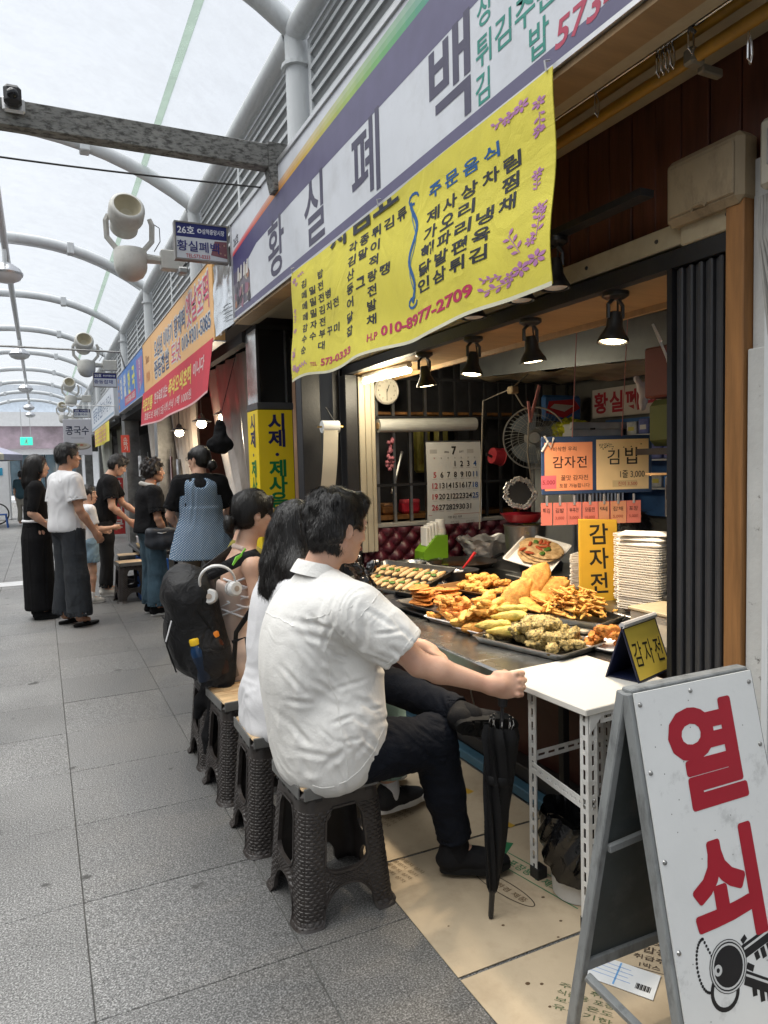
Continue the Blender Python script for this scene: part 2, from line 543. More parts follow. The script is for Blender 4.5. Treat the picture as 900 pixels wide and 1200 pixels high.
def normals(V,F):
	n = np.cross(V[F[:,2]] - V[F[:,0]],V[F[:,3]] - V[F[:,1]])
	N = np.zeros_like(V)
	for i in range(4):
		for k in range(3): N[:,k] += np.bincount(F[:,i],n[:,k],len(V))
	return N / (np.linalg.norm(N,axis=1)[:,None] + 1e-12)

def np_mesh(name,V,F,m,parent=None,smooth=True,inv=True):
	me = bpy.data.meshes.new(name)
	if parent is not None and inv:
		M = np.array(mw(parent).inverted()); V = V @ M[:3,:3].T + M[:3,3]
	k = F.shape[1]
	me.vertices.add(len(V)); me.vertices.foreach_set('co',np.ascontiguousarray(V,np.float32).ravel())
	me.loops.add(F.size); me.loops.foreach_set('vertex_index',np.ascontiguousarray(F,np.int32).ravel())
	me.polygons.add(len(F)); me.polygons.foreach_set('loop_start',np.arange(0,F.size,k,dtype=np.int32))
	me.polygons.foreach_set('use_smooth',np.full(len(F),smooth))
	me.update(calc_edges=True); me.validate()
	return link_mesh(name,me,m,parent)

def P(u,v,ax,val):
	"""the point of the place seen at (u, v) of the 900x1200 photograph that lies on the plane x, y or z = val"""
	d = cF * FPX + cR * (u - 450) - cU * (v - 600); i = 'xyz'.index(ax)
	o = Vector((0,0,CAM_H)); return o + d * ((val - o[i]) / d[i])

# ================================================================ materials shared by the setting
M_white = mat('white_painted_steel',(.62,.64,.65),.45,var=.05,dirt=.5,dcol=(.22,.21,.19),ds=6,dlo=.52,dhi=.8,stretch=(1.6,1.6,.35))
M_black = mat('black_painted_metal',(.018,.018,.02),.45,var=.2,bump=.1)
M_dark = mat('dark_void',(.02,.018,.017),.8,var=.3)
M_steel = mat('brushed_steel',(.52,.52,.5),.3,metal=1,var=.12,vs=3,stretch=(1,12,1),bump=.05,bs=30)
M_steel_d = mat('worn_steel',(.34,.34,.33),.36,metal=1,var=.25,vs=5,dirt=.5,dcol=(.1,.09,.08),bump=.08,bs=40)
M_alu = mat('aluminium',(.6,.6,.6),.4,metal=.9,var=.1)
M_beige = mat('beige_painted_metal',(.42,.35,.23),.55,var=.15,dirt=.5,dcol=(.09,.06,.035),ds=6,dlo=.45,dhi=.75)
M_plank = mat('dark_red_brown_wood',(.095,.032,.019),.5,var=.45,vs=4,stretch=(6,6,.8),bump=.15,bs=20)
M_wood = mat('honey_wood',(.27,.125,.04),.55,var=.28,vs=4,stretch=(9,9,.7),bump=.1,bs=30)
M_ply = mat('plywood',(.30,.19,.09),.6,var=.2,vs=3,stretch=(1,6,1),bump=.05)
M_plastic_clear = None

def tile_mat():
	m = bpy.data.materials.new('speckled_granite'); m.use_nodes = True
	n,l = m.node_tree.nodes,m.node_tree.links; b = n['Principled BSDF']
	tc = n.new('ShaderNodeTexCoord'); oi = n.new('ShaderNodeObjectInfo')
	geo = n.new('ShaderNodeNewGeometry')
	v = n.new('ShaderNodeTexNoise'); v.inputs['Scale'].default_value = 170; v.inputs['Detail'].default_value = 2; v.inputs['Roughness'].default_value = .7
	l.new(geo.outputs['Position'],v.inputs['Vector'])
	r = n.new('ShaderNodeValToRGB'); e = r.color_ramp.elements
	e[0].position = .35; e[0].color = (.08,.079,.076,1); e[1].position = .66; e[1].color = (.54,.535,.525,1)
	e2 = e.new(.47); e2.color = (.20,.198,.194,1); e3 = e.new(.56); e3.color = (.285,.282,.275,1)
	l.new(v.outputs['Fac'],r.inputs['Fac'])
	big = n.new('ShaderNodeTexNoise'); big.inputs['Scale'].default_value = 1.7; big.inputs['Detail'].default_value = 7
	l.new(geo.outputs['Position'],big.inputs['Vector'])
	mr = n.new('ShaderNodeMapRange'); mr.inputs['From Min'].default_value = .35; mr.inputs['From Max'].default_value = .65
	mr.inputs['To Min'].default_value = .84; mr.inputs['To Max'].default_value = 1.08; l.new(big.outputs['Fac'],mr.inputs['Value'])
	ro = n.new('ShaderNodeMapRange'); ro.inputs['To Min'].default_value = .94; ro.inputs['To Max'].default_value = 1.06; l.new(oi.outputs['Random'],ro.inputs['Value'])
	# trodden strip beside the stools is darker stone (grease and wear)
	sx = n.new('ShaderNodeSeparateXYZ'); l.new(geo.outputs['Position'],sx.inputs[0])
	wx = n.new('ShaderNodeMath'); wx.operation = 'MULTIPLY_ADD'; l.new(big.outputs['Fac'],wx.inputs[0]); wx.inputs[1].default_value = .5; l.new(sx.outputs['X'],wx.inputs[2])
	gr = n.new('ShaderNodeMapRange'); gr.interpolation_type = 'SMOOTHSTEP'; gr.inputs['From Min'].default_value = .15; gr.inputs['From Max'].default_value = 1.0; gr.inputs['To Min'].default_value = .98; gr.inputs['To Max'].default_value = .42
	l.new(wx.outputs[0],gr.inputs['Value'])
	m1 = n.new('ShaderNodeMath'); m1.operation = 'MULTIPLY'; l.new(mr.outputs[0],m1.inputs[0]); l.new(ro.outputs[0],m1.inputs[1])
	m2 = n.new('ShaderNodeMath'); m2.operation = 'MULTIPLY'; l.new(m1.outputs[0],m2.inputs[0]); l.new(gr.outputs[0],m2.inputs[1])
	mm = n.new('ShaderNodeMix'); mm.data_type = 'RGBA'; mm.blend_type = 'MULTIPLY'; mm.inputs['Factor'].default_value = 1
	l.new(r.outputs['Color'],mm.inputs['A']); l.new(m2.outputs[0],mm.inputs['B'])
	sp = n.new('ShaderNodeTexNoise'); sp.inputs['Scale'].default_value = 5.5; sp.inputs['Detail'].default_value = 2
	l.new(geo.outputs['Position'],sp.inputs['Vector'])
	s2 = n.new('ShaderNodeMapRange'); s2.inputs['From Min'].default_value = .695; s2.inputs['From Max'].default_value = .73; s2.inputs['To Max'].default_value = .75; l.new(sp.outputs['Fac'],s2.inputs['Value'])
	m3 = n.new('ShaderNodeMix'); m3.data_type = 'RGBA'; l.new(s2.outputs[0],m3.inputs['Factor']); l.new(mm.outputs['Result'],m3.inputs['A']); m3.inputs['B'].default_value = (.03,.028,.025,1)
	l.new(m3.outputs['Result'],b.inputs['Base Color'])
	b.inputs['Roughness'].default_value = .5; b.inputs['Specular IOR Level'].default_value = .4
	bp = n.new('ShaderNodeBump'); bp.inputs['Strength'].default_value = .10; bp.inputs['Distance'].default_value = .003
	l.new(v.outputs['Fac'],bp.inputs['Height']); l.new(bp.outputs[0],b.inputs['Normal'])
	return m

M_tile = tile_mat()
M_joint = mat('dark_mortar',(.10,.097,.09),.9,var=.3)

# ================================================================ ground and pavement
structure('ground',MB().box((-300,-300,-.3),(300,600,-.02)),mat('asphalt_ground',(.055,.055,.057),.9,bump=.2))
pave = structure('pavement',MB().box((-2.6,-3,-.019),(5.2,46,-.006)),M_joint)
TS,TX0,TY0 = .611,.06,2.06
tmb = [MB().box((-TS / 2 + .0018,-TS / 2 + .0018,-.012),(TS / 2 - .0018,TS / 2 - .0018,0),bev=.002).mesh('tile') for _ in range(1)][0]
tmb.materials.append(M_tile)
far_t = MB()
for j in range(-7,70):
	for i in range(-5,9):
		cx,cy = TX0 + (i + .5) * TS,TY0 + (j + .5) * TS
		if cx < -2.6 or cx > 5: continue
		if j >= 14 or j < -2 or not -2 <= i <= 3:
			far_t.box((cx - TS / 2 + .003,cy - TS / 2 + .003,-.012),(cx + TS / 2 - .003,cy + TS / 2 - .003,rnd.uniform(-.001,.0005)))
			continue
		t = link_mesh('tile',tmb,None,pave)
		t.location = (cx,cy,rnd.uniform(-.0016,0)); t.rotation_euler = (rnd.uniform(-.002,.002),rnd.uniform(-.002,.002),rnd.uniform(-.0015,.0015))
o = far_t.obj('tile_field',M_tile,pave); o['kind'] = 'stuff'
structure('pale_pavement',MB().box((-2.6,10.9,.0),(.55,11.32,.006),bev=.002),mat('pale_drain_stone',(.62,.63,.64),.7,var=.08))

# ================================================================ arcade canopy
ARC_X,ARC_Z,APEX_X,APEX_Z = 1.74,4.52,-.3,5.12
YC = [-2.8,1.0,4.85,8.45,12.4,16.2,20.0,23.8,27.6,31.4,35.2,39.0]

def arch_pts(y,n=18,dz=0):
	out = []
	for i in range(n + 1):
		t = -1 + 2 * i / n
		x = APEX_X + t * (ARC_X - APEX_X)
		out.append((x,y,APEX_Z - (APEX_Z - ARC_Z) * (abs(t) ** 2.3) + dz))
	return out

can = thing('arcade_canopy','long white steel arcade canopy with arched ribs under milky roof sheets','canopy',(APEX_X,1,0))
col_m = arch_m = None
for y in YC:
	for x in (ARC_X + .01,2 * APEX_X - ARC_X - .01):
		M = Matrix.Translation((x,y,0))
		z0 = 2.83 if x > 0 else 0
		MB().lathe([(.13,z0),(.13,z0 + .02),(.09,z0 + .021),(.085,3.5),(.085,4.55)],16,M).obj('column',M_white,can,smooth=True)
	MB().tube(arch_pts(y),.075,14).obj('arch_rib',M_white,can,smooth=True)
	q = MB()
	for p in (arch_pts(y)[5],arch_pts(y)[13]):
		q.box((p[0] - .05,y - .082,p[2] - .09),(p[0] + .05,y + .082,p[2] + .086),bev=.01)
	q.lathe([(.0,4.26),(.112,4.26),(.112,4.285),(0,4.285)],16,Matrix.Translation((ARC_X + .01,y,0)))
	q.obj('clamp',M_white,can)['kind'] = 'stuff'
MB().tube([(p[0],p[1],p[2]) for p in arch_pts(12.95,18,.09)],.04,8).obj('arch_brace',M_white,can,smooth=True)
for x in (ARC_X,2 * APEX_X - ARC_X):
	for a,b in zip(YC,YC[1:]):
		MB().tube([(x,a + .05,ARC_Z - .02),(x,b - .03,ARC_Z - .02)],.082,14).obj('eave_pipe',M_white,can,smooth=True)
MB().tube([(APEX_X,-2.8,APEX_Z - .22),(APEX_X,39,APEX_Z - .22)],.05,10).obj('spine_pipe',M_white,can,smooth=True)
for y in YC: MB().tube([(APEX_X,y,APEX_Z - .22),(APEX_X,y,APEX_Z - .02)],.03,8).obj('hanger',M_white,can)

def roof_mat(name='milky_polycarbonate',tint=(.90,.92,.94),clear=.80):
	m = bpy.data.materials.new(name); m.use_nodes = True
	n,l = m.node_tree.nodes,m.node_tree.links
	n.remove(n['Principled BSDF']); out = n['Material Output']
	tp = n.new('ShaderNodeBsdfTransparent'); tp.inputs[0].default_value = tuple(tint) + (1,)
	tl = n.new('ShaderNodeBsdfTranslucent'); tl.inputs[0].default_value = tuple(.62 * q for q in tint) + (1,)
	gl = n.new('ShaderNodeBsdfDiffuse'); gl.inputs[0].default_value = (.6,.62,.65,1)
	tc = n.new('ShaderNodeTexCoord'); nz = n.new('ShaderNodeTexNoise'); nz.inputs['Scale'].default_value = .7; nz.inputs['Detail'].default_value = 9
	l.new(tc.outputs['Object'],nz.inputs['Vector'])
	mr = n.new('ShaderNodeMapRange'); mr.inputs['From Min'].default_value = .35; mr.inputs['From Max'].default_value = .7; mr.inputs['To Min'].default_value = clear + .02; mr.inputs['To Max'].default_value = clear - .04
	l.new(nz.outputs['Fac'],mr.inputs['Value'])
	a = n.new('ShaderNodeMixShader'); b = n.new('ShaderNodeMixShader')
	a.inputs[0].default_value = .12; l.new(tl.outputs[0],a.inputs[1]); l.new(gl.outputs[0],a.inputs[2])
	n2 = n.new('ShaderNodeTexNoise'); n2.inputs['Scale'].default_value = 4; n2.inputs['Detail'].default_value = 10; n2.inputs['Roughness'].default_value = .75
	l.new(tc.outputs['Object'],n2.inputs['Vector'])
	d2 = n.new('ShaderNodeValToRGB'); d2.color_ramp.elements[0].position = .3; d2.color_ramp.elements[0].color = tuple(.9 * q for q in tint) + (1,); d2.color_ramp.elements[1].position = .6; d2.color_ramp.elements[1].color = tuple(tint) + (1,)
	l.new(n2.outputs['Fac'],d2.inputs['Fac']); l.new(d2.outputs[0],tp.inputs[0])
	l.new(mr.outputs[0],b.inputs[0]); l.new(a.outputs[0],b.inputs[1]); l.new(tp.outputs[0],b.inputs[2])
	l.new(b.outputs[0],out.inputs['Surface'])
	return m

M_roof = roof_mat()
ap = arch_pts(0,24,.085)
for a,b in zip(YC,YC[1:]):
	m = MB()
	for i in range(24):
		(x0,_,z0),(x1,_,z1) = ap[i],ap[i + 1]
		m.add([(x0,a + .005,z0),(x1,a + .005,z1),(x1,b - .005,z1),(x0,b - .005,z0)],[(0,1,2,3)])
	m.obj('roof_sheet',M_roof,can,smooth=True)
M_seam = roof_mat('pale_green_seam',(.74,.82,.75),.66)
for t in (.74,-.74):
	x = APEX_X + t * (ARC_X - APEX_X); z = APEX_Z - (APEX_Z - ARC_Z) * abs(t) ** 2.3
	MB().box((x - .032,-2.8,z + .075),(x + .032,39,z + .084)).obj('seam_strip',M_seam,can)

# louvred clerestory between the columns, on the shop side (seen) and the far side
M_slat = mat('grey_louvre_blade',(.5,.52,.53),.5,var=.06,dirt=.3,dcol=(.2,.2,.19))
sl_mesh = {}

def louvre(y0,y1,x,sgn,pieces,label):
	t = thing('louvre_wall',label,'louvre',(x,(y0 + y1) / 2,3.4),0,'louvred walls along the arcade')
	f = MB()
	f.box((x - .03,y0,3.42),(x + .05,y0 + .05,4.42)); f.box((x - .03,y1 - .05,3.42),(x + .05,y1,4.42))
	f.box((x - .03,y0 + .05,4.37),(x + .05,y1 - .05,4.42)); f.box((x - .03,y0 + .05,3.42),(x + .05,y1 - .05,3.47))
	ym = (y0 + y1) / 2; f.box((x - .036,ym - .03,3.47),(x + .04,ym + .03,4.37))
	f.obj('frame',M_white,t)
	allm = MB()
	L = round(y1 - y0 - .1,2)
	for k in range(9):
		z = 3.52 + k * .1
		m = MB() if pieces else allm
		# blade leans outwards and up, with a turned-down bright lip
		dx = .075 * sgn
		a,b = x - .025 * sgn,x - .025 * sgn + dx
		q = [(p,yy,zz) for p,zz in ((b,z - .01),(a,z + .094),(a,z + .102),(b + .006 * sgn,z - .004)) for yy in (y0 + .05,y1 - .05)]
		m.add(q,[(0,2,3,1),(2,4,5,3),(4,6,7,5),(6,0,1,7),(0,6,4,2),(1,3,5,7)])
		m.box((x - .034,y0 + .05,z + .078),(x - .0255,y1 - .05,z + .106))
		if pieces: m.obj('slat',M_slat,t)
	if not pieces: allm.obj('slats',M_slat,t)['kind'] = 'stuff'
	return t

lab = ['white louvred clerestory wall above the main sign, nearest bay','white louvred clerestory bay behind the grey roof beam and floodlight','white louvred clerestory bay above the orange signboard',
	   'white louvred clerestory bay above the blue signboard']
for i,(a,b) in enumerate(zip(YC[1:],YC[2:])):
	louvre(a + .1,b - .1,ARC_X + .08,1,i < 4,lab[i] if i < 4 else 'white louvred clerestory bay far along the right side of the arcade')

# weathered grey beam jutting across the walkway from the sign, and a thin cable behind it
M_beam = mat('flaking_grey_paint',(.21,.21,.2),.7,var=.2,dirt=.85,dcol=(.03,.028,.026),ds=30,dlo=.46,dhi=.60,bump=.25,bs=50,stretch=(.6,1,1.6))
t = thing('roof_beam','weathered grey steel beam with flaking paint jutting from the sign over the walkway','beam',(1.5,4.6,3.45))
MB().box((-2.2,4.6,3.47),(1.44,4.70,3.615),bev=.004).obj('arm',M_beam,t)
MB().prism([(1.44,3.47),(1.47,3.33),(1.60,3.33),(1.60,3.63),(1.44,3.63)],4.597,4.703,Matrix(((1,0,0,0),(0,0,1,0),(0,1,0,0),(0,0,0,1)))).obj('haunch',M_beam,t,fix=True)
t = thing('security_camera','small black dome security camera on the end of the grey roof beam','camera',(-.03,4.59,3.6))
MB().box((-.085,4.565,3.53),(.03,4.6,3.615),bev=.012).obj('bracket',M_alu,t)
MB().box((-.075,4.49,3.545),(.015,4.566,3.65),bev=.02).obj('housing',M_black,t)
MB().lathe([(.03,0),(.026,.012),(.012,.022),(0,.024)],14,Matrix.Translation((-.03,4.492,3.595)) @ Matrix.Rotation(math.pi / 2,4,'X')).obj('lens',mat('lens_glass',(.01,.01,.012),.08),t,smooth=True)
M_cable = mat('black_cable',(.02,.02,.02),.6)
tag(MB().tube([(-2.3 + 4.05 * i / 16,5.0,3.5 - .06 * math.sin(math.pi * i / 16) - .0 * i) for i in range(17)],.006,6).obj('cable',M_cable,smooth=True),'thin black cable strung across the arcade behind the grey beam','cable')
t = tag(MB().tube([(-2.3,13.2,3.62),(1.35,13.2,3.58),(1.42,13.2,3.3)],.018,6).obj('steel_rod',M_steel_d,smooth=True),'thin dark steel rod spanning the arcade above the blue signboard','rod')

# lamps hung along the spine
M_lampm = mat('silver_lamp_metal',(.55,.56,.58),.28,metal=.85,var=.08)
M_opal = mat('opal_diffuser',(.62,.63,.64),.35,var=.05)

def spine_lamp(y,lab):
	t = thing('arcade_lamp',lab,'lamp',(APEX_X,y,APEX_Z - .62),0,'dome lamps along the arcade spine')
	MB().lathe([(.03,.0),(.03,.2)],10).obj('stem',M_white,t,world=False)
	MB().lathe([(.05,.02),(.10,.0),(.20,-.07),(.235,-.13),(.225,-.16)],24,cap=False).obj('hood',M_lampm,t,smooth=True,world=False)
	MB().lathe([(.222,-.155),(.19,-.21),(.11,-.25),(0,-.265)],24).obj('diffuser',M_opal,t,smooth=True,world=False)
	return t

lp = spine_lamp(11.6,'silver dome lamp under the arcade spine, the largest and nearest one at the photo edge')
for y,l in ((19.2,'silver dome lamp under the arcade spine, second from the nearest'),(26.8,'silver dome lamp under the arcade spine, third from the nearest'),
			 (34.4,'silver dome lamp under the arcade spine, fourth from the nearest'),(38.6,'silver dome lamp under the arcade spine, farthest and smallest, above the green exit sign')):
	dup(lp,Matrix.Translation((APEX_X,y,APEX_Z - .62)),l)

# big projector floodlights on yokes
M_proj = mat('offwhite_enamel',(.52,.51,.47),.42,var=.08,dirt=.35,dcol=(.2,.18,.15),ds=8)

def projector(loc,lab,s=1.0):
	t = thing('projector_floodlight',lab,'floodlight',loc,0,'projector floodlights along the shop fronts')
	A = rot_to((.04,-.92,.40)).to_4x4()
	H = Matrix.Translation((-.03,-.02,.20)) @ A
	k = .88
	MB().lathe([(.0,-.26),(.11,-.25),(.16,-.20),(.165,-.04),(.19,-.03),(.2,.0),(.2,.13),(.19,.17),(.165,.19),(.15,.19)],28,H @ Matrix.Scale(k,4),cap=False).obj('head',M_proj,t,smooth=True,world=False)
	MB().lathe([(.15,.19),(.135,.12),(.07,.05),(.0,.045)],24,H @ Matrix.Scale(k,4),cap=False).obj('reflector',mat('aged_reflector',(.42,.38,.28),.5) if not loc[1] > 9 else M_beige,t,smooth=True,world=False)
	for sx in (-1,1):
		MB().tube([(sx * .12,0,-.14),(sx * .22,0,-.02),(sx * .225,-.02,.14),(sx * .2,-.02,.2)],[.03,.032,.032,.026],6,sq=.6).obj('yoke_arm',M_proj,t,world=False)
	MB().lathe([(.05,-.10),(.15,-.125),(.165,-.15),(.165,-.30),(.155,-.34),(.12,-.40),(.06,-.435),(0,-.445)],24).obj('base',M_proj,t,smooth=True,world=False)
	MB().tube([(.15,0,-.2),(.42,.02,-.2)],[.05,.035],8).obj('bracket_arm',M_proj,t,world=False)
	MB().box((.30,-.06,-.30),(.56,.06,-.10),bev=.01).obj('junction_box',M_proj,t,world=False)
	MB().tube([(.21,0,.18),(.3,-.02,.12),(.3,-.03,-.02),(.24,0,-.12)],.005,5).obj('cable',M_cable,t,world=False)
	return t

p1 = projector((.955,7.9,3.93),'white projector floodlight on a yoke beside the blue shop number sign, largest of its row')
for loc,l in (((.92,15.2,3.82),'white projector floodlight above the second shop number sign'),((.93,23.2,3.92),'small far white projector floodlight above the noodle sign'),
			   ((.93,31.0,3.92),'tiny farthest white projector floodlight down the arcade')):
	dup(p1,Matrix.Translation(loc),l)
t = thing('small_camera','small grey security camera on the box beside the shop number sign','camera',P(214,318,'y',7.7))
c = t.location
MB().box((-.05,-.06,-.035),(.05,.06,.035),bev=.015).obj('housing',M_steel_d,t,world=False)
MB().tube([(0,.02,.03),(.05,.05,.1)],.012,6).obj('mount',M_black,t,world=False)

# ================================================================ the stall building (row of shops on the right)
XF = 1.95                                                      # face of the stall openings
row = thing('shop_row','row of dark market stalls behind the arcade columns with brown plank fascia','building',(XF,3,0))
bk = MB()
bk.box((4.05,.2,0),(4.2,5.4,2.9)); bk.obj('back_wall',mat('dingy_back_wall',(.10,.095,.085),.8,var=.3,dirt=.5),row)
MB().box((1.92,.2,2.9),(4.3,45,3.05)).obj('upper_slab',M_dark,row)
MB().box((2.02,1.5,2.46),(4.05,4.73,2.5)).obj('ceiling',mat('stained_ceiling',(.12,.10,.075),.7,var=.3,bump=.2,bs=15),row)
# plank wall over the opening
k = 0
y = 1.0
while y < 4.7:
	w = .113 + rnd.uniform(-.004,.004)
	m = MB().box((2.0 + rnd.uniform(-.003,.003),y + .002,2.3),(2.03,y + w - .002,2.9),bev=.003)
	m.obj('plank',M_plank,row); y += w
MB().box((2.035,.9,2.28),(2.06,4.75,2.9)).obj('plank_backing',M_dark,row)
# beige rail, black track, brown soffit
MB().box((1.945,1.52,2.215),(1.998,1.74,2.31),bev=.004).box((1.955,1.741,2.225),(1.998,4.7,2.30),bev=.003).obj('rail_cover',M_beige,row)
s = MB()
for yy in (1.56,1.85,2.2,2.6,3.0,3.5): s.lathe([(.008,0),(.006,.004),(0,.005)],8,Matrix.Translation((1.944 if yy < 1.74 else 1.954,yy,2.262)) @ Matrix.Rotation(-math.pi / 2,4,'Y'))
s.obj('rail_screws',M_black,row)
MB().box((1.95,1.52,2.155),(2.0,4.7,2.212)).obj('door_track',M_black,row)
MB().box((2.001,1.55,2.155),(2.34,4.72,2.175)).obj('soffit',M_ply,row)
MB().box((2.34,1.55,2.13),(2.36,4.72,2.46)).obj('soffit_edge',M_ply,row)
MB().box((1.503,.6,2.700),(1.62,5.86,2.721)).obj('sign_shelf',M_ply,row)
MB().box((1.62,.6,2.70),(1.67,5.86,2.76)).box((1.67,.6,2.76),(1.99,5.8,2.80)).obj('fascia_trim',M_beige,row)
# left end of the stall
MB().box((1.93,4.60,0),(2.02,4.70,2.15),bev=.004).box((1.88,4.71,0),(1.93,4.78,2.5)).obj('end_post',M_black,row)
for i,(x0,x1) in enumerate(((2.03,2.075),(2.08,2.125),(2.13,2.16))):
	MB().box((x0,4.60 + .006 * i,.9),(x1,4.66,2.14),bev=.004).obj('window_jamb',mat('cream_pvc',(.42,.38,.29),.5,var=.08,dirt=.4,dcol=(.15,.11,.07)) if i == 0 else bpy.data.materials['cream_pvc'],row)
MB().box((1.66,4.745,0),(1.80,4.86,2.69),bev=.004).obj('corner_post',M_black,row)
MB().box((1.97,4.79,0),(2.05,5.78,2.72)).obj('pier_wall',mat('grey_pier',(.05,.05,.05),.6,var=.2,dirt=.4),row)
# barred side wall: window with bars towards the next stall
MB().box((2.0,4.80,0),(4.05,4.86,1.06)).obj('side_wall',mat('side_wall_paint',(.12,.11,.1),.8),row)
MB().box((2.16,4.70,1.06),(3.9,4.80,1.09),bev=.004).obj('window_sill',mat('grey_sill',(.33,.32,.30),.6,dirt=.4),row)
x = 2.21
while x < 4.0:
	MB().box((x,4.715,1.092),(x + .022,4.735,2.44)).obj('bar',M_steel_d if x < 2.7 else M_black,row); x += .135
for z in (1.36,1.855,2.14):
	MB().box((2.16,4.70,z),(4.02,4.714,z + .02)).obj('cross_bar',M_black,row)
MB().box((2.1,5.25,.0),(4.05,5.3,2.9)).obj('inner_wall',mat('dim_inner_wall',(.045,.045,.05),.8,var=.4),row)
MB().box((2.16,4.88,1.10),(3.6,5.2,1.13)).obj('shelf',M_wood,row)
MB().box((2.16,4.88,1.90),(3.6,5.1,1.92)).obj('shelf',M_wood,row)
# right end: folded door, posts, neighbour wall
MB().box((1.955,1.785,0),(2.0,1.806,2.155)).obj('door_post',M_black,row)
M_fold = mat('charcoal_pvc',(.04,.04,.043),.5,var=.12)
for i in range(10):
	y0 = 1.585 + i * .0195
	MB().box((1.955 + (.012 if i % 2 else 0),y0,.02),(2.1,y0 + .0165,2.15),bev=.004).obj('door_leaf',M_fold,row)
MB().box((1.93,1.492,0),(2.1,1.556,2.35),bev=.003).obj('wood_post',M_wood,row)
M_wall_w = mat('flaking_white_paint',(.5,.5,.48),.7,var=.08,dirt=.9,dcol=(.10,.09,.08),ds=26,dlo=.62,dhi=.68,bump=.2)
MB().box((1.945,1.0,0),(2.1,1.488,1.84),bev=.003).obj('pier_panel',M_wall_w,row)
MB().box((1.97,.8,1.84),(2.1,1.488,2.4)).obj('pier_wall',M_wall_w,row)
MB().box((1.935,1.405,.5),(1.942,1.425,2.2)).obj('conduit',M_white,row)
# counter base
MB().box((2.02,1.75,.12),(2.05,4.62,.70)).obj('front_panel',mat('maroon_brown_panel',(.055,.013,.008),.45,var=.25,dirt=.3),row)
MB().box((1.93,1.8,.055),(2.018,4.62,.12),bev=.004).obj('kick_rail',mat('dark_kick_rail',(.03,.028,.027),.5,var=.3),row)
MB().box((1.87,2.0,.008),(1.928,4.2,.055),bev=.004).obj('skirting_board',mat('blue_painted_wood',(.05,.13,.19),.6,var=.3,dirt=.6,dcol=(.06,.05,.04),ds=12),row)
# stall floor inside
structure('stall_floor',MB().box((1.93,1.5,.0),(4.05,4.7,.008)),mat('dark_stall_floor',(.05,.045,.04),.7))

# ---------------------------------------------------------------- pillar with the yellow sign, at the left end of the stall
PX0,PX1,PY0,PY1 = 1.65,1.945,5.79,6.10

def pillar(y0,lab,m_face):
	t = thing('stall_pillar',lab,'pillar',(1.8,y0 + .15,0),0,'square pillars between the stalls')
	MB().box((PX0 + .004,y0 + .004,0),(PX1,y0 + .31,2.7)).obj('core',m_face,t)
	return t

M_glassy = mat('black_glass_panel',(.012,.011,.01),.12,var=.3,spec=.6)
pl = pillar(PY0,'square pillar clad in black glass and mirror above a yellow sign',M_dark)
MB().box((PX0 + .02,PY0 - .004,2.065),(PX1,PY0 + .003,2.66)).obj('glass_panel',M_glassy,pl)
MB().box((PX0 - .003,PY0 + .008,2.065),(PX0 + .003,PY1,2.66)).obj('mirror_panel',mat('crazed_mirror',(.6,.6,.58),.18,metal=.7,var=.3,vs=14,dirt=.4,dcol=(.1,.1,.1)),pl)
MB().box((PX0 - .012,PY0 - .012,2.005),(PX1 + .004,PY1 + .01,2.062),bev=.004).obj('band',mat('band_steel',(.10,.10,.10),.4,metal=.6),pl)
MB().box((PX1 - .06,PY0 - .008,2.065),(PX1 - .045,PY0 - .004,2.66)).obj('trim_strip',M_steel_d,pl)
p2 = pillar(11.45,'square steel-clad pillar between the orange and blue shop signs',M_steel_d)
p3 = pillar(16.3,'far steel-clad pillar beyond the blue shop sign',M_steel_d)

ys = thing('vertical_sign','tall yellow sign with blue and green Korean letters wrapped round the pillar','sign',(PX0,PY0,.9))
M_yel = mat('yellow_sign_face',(.78,.56,.012),.45,var=.05,dirt=.15,dcol=(.2,.15,.05))
MB().box((PX0 - .012,PY0 - .012,.5),(PX1 - .01,PY0 - .002,2.0)).obj('front_face',M_yel,ys)
MB().box((PX0 - .012,PY0 - .001,.5),(PX0 - .002,PY1,2.0)).obj('side_face',M_yel,ys)
pr = Print((PX0 - .012,PY0 - .012,2.0),(1,0,0),(0,0,1))
NAVY,GRN = (.008,.01,.09),(.0,.16,.045)
for i,(ch,c) in enumerate((('시',NAVY),('제',NAVY),('·',NAVY),('제',GRN),('사',GRN),('음',GRN),('식',GRN))):
	pr.text(ch,.155,-.10 - i * .135 + (.0 if i < 3 else .02),.15,c,.035,sx=1.15)
pr.obj('lettering',ys)
pr = Print((PX0 - .012,PY1,2.0),(0,-1,0),(0,0,1))
for i,(ch,c) in enumerate((('시',NAVY),('제',NAVY),('·',NAVY),('제',GRN),('사',GRN),('음',GRN),('식',GRN))):
	pr.text(ch,.155,-.10 - i * .135 + (.0 if i < 3 else .02),.15,c,.035,sx=1.15)
pr.obj('lettering',ys)

# ================================================================ main sign 황실폐백
SX = 1.5
Y_L,Y_R = 5.86,.6                     # the sign reads with y falling
sg = thing('shop_sign','long pale shop sign with large purple-grey Korean letters and a rainbow stripe','sign',(SX,3,2.735))
M_signw = mat('sign_white',(.60,.62,.66),.4,var=.04,dirt=.25,dcol=(.3,.29,.27),ds=5)
MB().box((SX,Y_R,2.735),(1.62,Y_L,3.50),bev=.004).obj('sign_box',M_signw,sg)
MB().box((SX - .012,Y_R,3.49),(1.63,Y_L + .01,3.515)).box((SX - .012,Y_R,2.722),(1.5,Y_L + .01,2.738)).box((SX - .012,Y_L,2.739),(1.62,Y_L + .012,3.489)).obj('frame',M_alu,sg)
pr = Print((SX,Y_L,2.735),(0,-1,0),(0,0,1))
S_ = lambda y: Y_L - y                   # along the sign from its left end
PUR,PUR2 = (.125,.115,.20),(.045,.04,.14)
